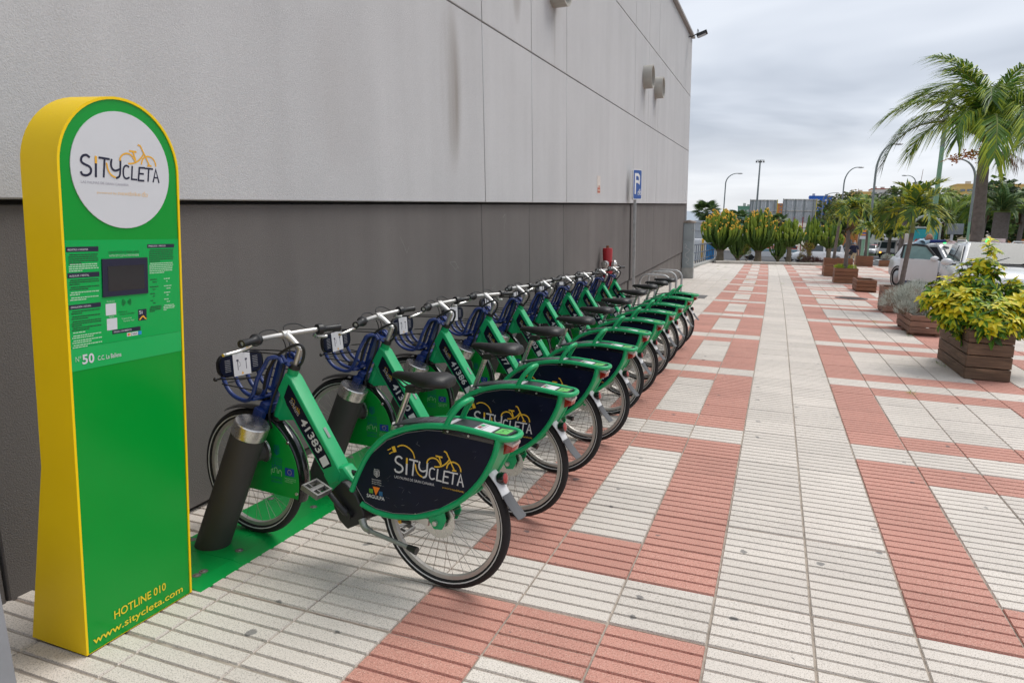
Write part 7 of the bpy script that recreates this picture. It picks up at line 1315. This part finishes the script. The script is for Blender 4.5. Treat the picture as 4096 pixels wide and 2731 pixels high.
walker('woman in dark clothes and mask walking behind the man', (8.3, 92, gz(92)), R_(6), 1.66, mat('cloth charcoal', (0.03, 0.03, 0.04), 0.85), mat('cloth jeans', (0.03, 0.06, 0.14), 0.85), M_skin, False, mat('mask black', (0.02, 0.02, 0.02), 0.7), mat('hair dark', (0.05, 0.03, 0.02), 0.7), False)
# man leaning over the taxi roof behind the open door
LM = thing('person', 'man in light blue shirt leaning on the roof of the open white taxi', 'person', (3.98, 25.45, 0.0), 0)
M_lb = mat('cloth light blue', (0.36, 0.50, 0.60), 0.8, var=0.08, vscale=6); M_nb = mat('cloth dark blue', (0.008, 0.02, 0.13), 0.8)
V = [((0, 0, 0.95), (0.16, 0.13)), ((0.03, 0, 1.15), (0.17, 0.14)), ((0.14, -0.02, 1.38), (0.19, 0.14)), ((0.30, -0.02, 1.52), (0.12, 0.10)), ((0.40, -0.02, 1.57), 0.06), ((0.0, 0.10, 0.88), 0.10), ((0.04, 0.11, 0.48), 0.07), ((0.0, 0.12, 0.10), 0.045), ((0.12, 0.12, 0.05), 0.04), ((0.0, -0.10, 0.88), 0.10), ((0.04, -0.11, 0.48), 0.07), ((0.0, -0.12, 0.10), 0.045), ((0.12, -0.12, 0.05), 0.04),
     ((0.24, -0.20, 1.46), 0.075), ((0.52, -0.24, 1.53), 0.058), ((0.86, -0.18, 1.545), 0.045), ((1.0, -0.14, 1.55), 0.036), ((0.24, 0.20, 1.46), 0.075), ((0.50, 0.26, 1.53), 0.058), ((0.82, 0.16, 1.545), 0.045), ((0.95, 0.08, 1.55), 0.036)]
E = [(0, 1), (1, 2), (2, 3), (3, 4), (0, 5), (5, 6), (6, 7), (7, 8), (0, 9), (9, 10), (10, 11), (11, 12), (2, 13), (13, 14), (14, 15), (15, 16), (2, 17), (17, 18), (18, 19), (19, 20)]
link('body', figure('body', V, E, [M_lb, M_nb, M_sknp, M_trim], lambda c: 3 if c.z < 0.09 else 1 if c.z < 0.98 else 2 if c.x > 0.92 else 1 if c.x > 0.46 and abs(c.y) > 0.09 else 2 if c.x > 0.36 and abs(c.y) < 0.09 and c.z > 1.50 else 0), LM); head(LM, (0.47, -0.02, 1.645), M_sknp, face=(0.75, -0.3, -0.25))
for s in (1, -1):
    b0 = Vector((1.02, -0.14 if s < 0 else 0.07, 1.548))
    for i in range(4): mb = MB(); o_ = Vector((0, -0.03 + i * 0.02, 0)); mb.tube([b0 + o_ - Vector((0.03, 0, 0)), b0 + o_ + Vector((0.04, 0, 0.006)), b0 + o_ + Vector((0.075, 0.0, -0.012))], 0.009, 6); mb.obj('finger', M_sknp, LM)
    mb = MB(); mb.tube([b0 + Vector((-0.03, s * 0.04, 0)), b0 + Vector((0.02, s * 0.065, 0))], 0.010, 6); mb.obj('thumb', M_sknp, LM)
# ================================================================ far buildings
def block(label, u, v, z0, w, d, h, m, wins, wm, name='apartment_block', roof=None, extra=()):
    B = thing(name, label, 'building', (u, v, z0), 0, 'buildings on the far slope'); mb = MB(); mb.box((0, 0, h / 2), (w, d, h)); mb.obj('wall', m, B, smooth=False)
    nx, nz, ww, wh_, xa, xb, za, zb_ = wins
    for i in range(nx):
        for j in range(nz): mb = MB(); mb.box((xa + (xb - xa) * (i + 0.5) / nx, -d / 2 - 0.04, za + (zb_ - za) * (j + 0.5) / nz), (ww, 0.12, wh_)); mb.obj('window', wm, B, smooth=False)
    for (x, z, ww2, hh2, m2) in extra: mb = MB(); mb.box((x, -d / 2 - 0.06, z), (ww2, 0.14, hh2)); mb.obj('facade_band', m2, B, smooth=False)
    mb = MB(); mb.box((0, 0, h + 0.15), (w + 0.2, d + 0.2, 0.3)); rf_ = mb.obj('roof', roof or m, B)
    rnd = random.Random(int(u * 7)); 
    for i in range(max(2, int(w / 3))): x = rnd.uniform(-w / 2.3, w / 2.3); mb = MB(); mb.box((x, 0, h + 0.3 + rnd.uniform(0.2, 0.5)), (rnd.uniform(0.4, 1.2), 1.0, rnd.uniform(0.4, 1.0))); mb.obj('roof_hut', mat('roof hut', (0.5, 0.48, 0.46), 0.8), rf_)
    return B
M_win = mat('far window', (0.20, 0.22, 0.25), 0.3, var=0.2); M_winl = mat('far window pale', (0.50, 0.50, 0.52), 0.5, var=0.2)
M_by = mat('facade yellow', (0.68, 0.46, 0.17), 0.85, var=0.06); M_bb2 = mat('facade blue', (0.03, 0.13, 0.52), 0.85, var=0.06); M_bc = mat('facade cream', (0.58, 0.52, 0.42), 0.85, var=0.06); M_bw = mat('facade white', (0.62, 0.61, 0.60), 0.85, var=0.06); M_bg = mat('facade green', (0.14, 0.30, 0.22), 0.85); M_bo = mat('facade orange', (0.55, 0.21, 0.07), 0.85); M_bbe = mat('facade beige', (0.55, 0.43, 0.31), 0.85, var=0.08)
block('bright blue apartment block on the far slope behind the billboards', 11.8, 250, 4.0, 6.6, 8, 9.9, M_bb2, (2, 5, 0.7, 0.55, -1.8, 2.6, 4.5, 9.3), M_winl)
block('cream block adjoining the blue apartment block', 16.9, 251, 4.0, 3.4, 8, 9.1, M_bc, (2, 2, 0.5, 0.6, -1, 1, 5, 8), M_winl)
block('amber yellow apartment block above the second plaza palm', 23.2, 250, 4.0, 5.6, 8, 11.3, M_by, (3, 4, 0.7, 0.6, -2.4, 2.4, 5.5, 10.6), M_winl)
block('pale apartment block next to the amber one', 29.6, 252, 4.0, 6.8, 8, 12.4, M_bw, (4, 5, 0.8, 0.6, -3, 3, 5.5, 11.8), M_win, roof=mat('roof red', (0.35, 0.10, 0.07), 0.8))
block('long yellow apartment block with ribbon windows right of the poster stand', 45.6, 200, 4.0, 13.5, 8, 10.4, M_by, (9, 3, 1.0, 0.55, -6.2, 6.2, 5.2, 10.0), M_win, extra=[(0, 6.2, 13.3, 0.25, M_bw), (0, 8.0, 13.3, 0.25, M_bw)])
block('big plain white building at the right edge behind the date palm', 57.5, 190, 3.0, 10, 8, 10.5, M_bw, (2, 2, 1, 0.8, -4, -1, 4, 8), M_win)
block('green block just left of the billboards', -8.9, 200, -6, 3.2, 5, 14.6, M_bg, (3, 3, 0.5, 0.5, -1.4, 1.4, 11, 14.2), M_winl)
block('orange block between the two billboards', -0.6, 230, 0, 3.0, 5, 10.6, M_bo, (2, 3, 0.5, 0.5, -1.4, 1.4, 8, 11), M_win)
block('low orange house across the road behind the small palms', 10.9, 135, -0.9, 3.6, 5, 3.1, M_bo, (2, 1, 0.5, 0.8, -1.4, 1.4, 1.0, 2.2), M_win, 'house', mat('roof tile', (0.38, 0.16, 0.09), 0.85))
block('low white house with dark windows beside the white truck', 15.2, 133, -0.9, 3.6, 5, 3.9, M_bw, (3, 2, 0.45, 0.75, -1.6, 1.6, 0.6, 3.4), M_win, 'house', mat('roof tile', (0.38, 0.16, 0.09), 0.85))
block('beige house with a long wall right of the poster stand', 24.5, 128, -0.9, 10, 5, 3.9, M_bbe, (5, 1, 0.9, 0.9, -4.4, 4.4, 1.2, 2.8), M_win, 'house', mat('roof tile', (0.38, 0.16, 0.09), 0.85))
block('tan house behind the date palm at the right edge', 36.5, 126, -0.9, 10, 5, 4.3, M_bo, (4, 1, 0.8, 0.9, -4.4, 4.4, 1.2, 3.0), M_win, 'house', mat('roof tile', (0.38, 0.16, 0.09), 0.85))
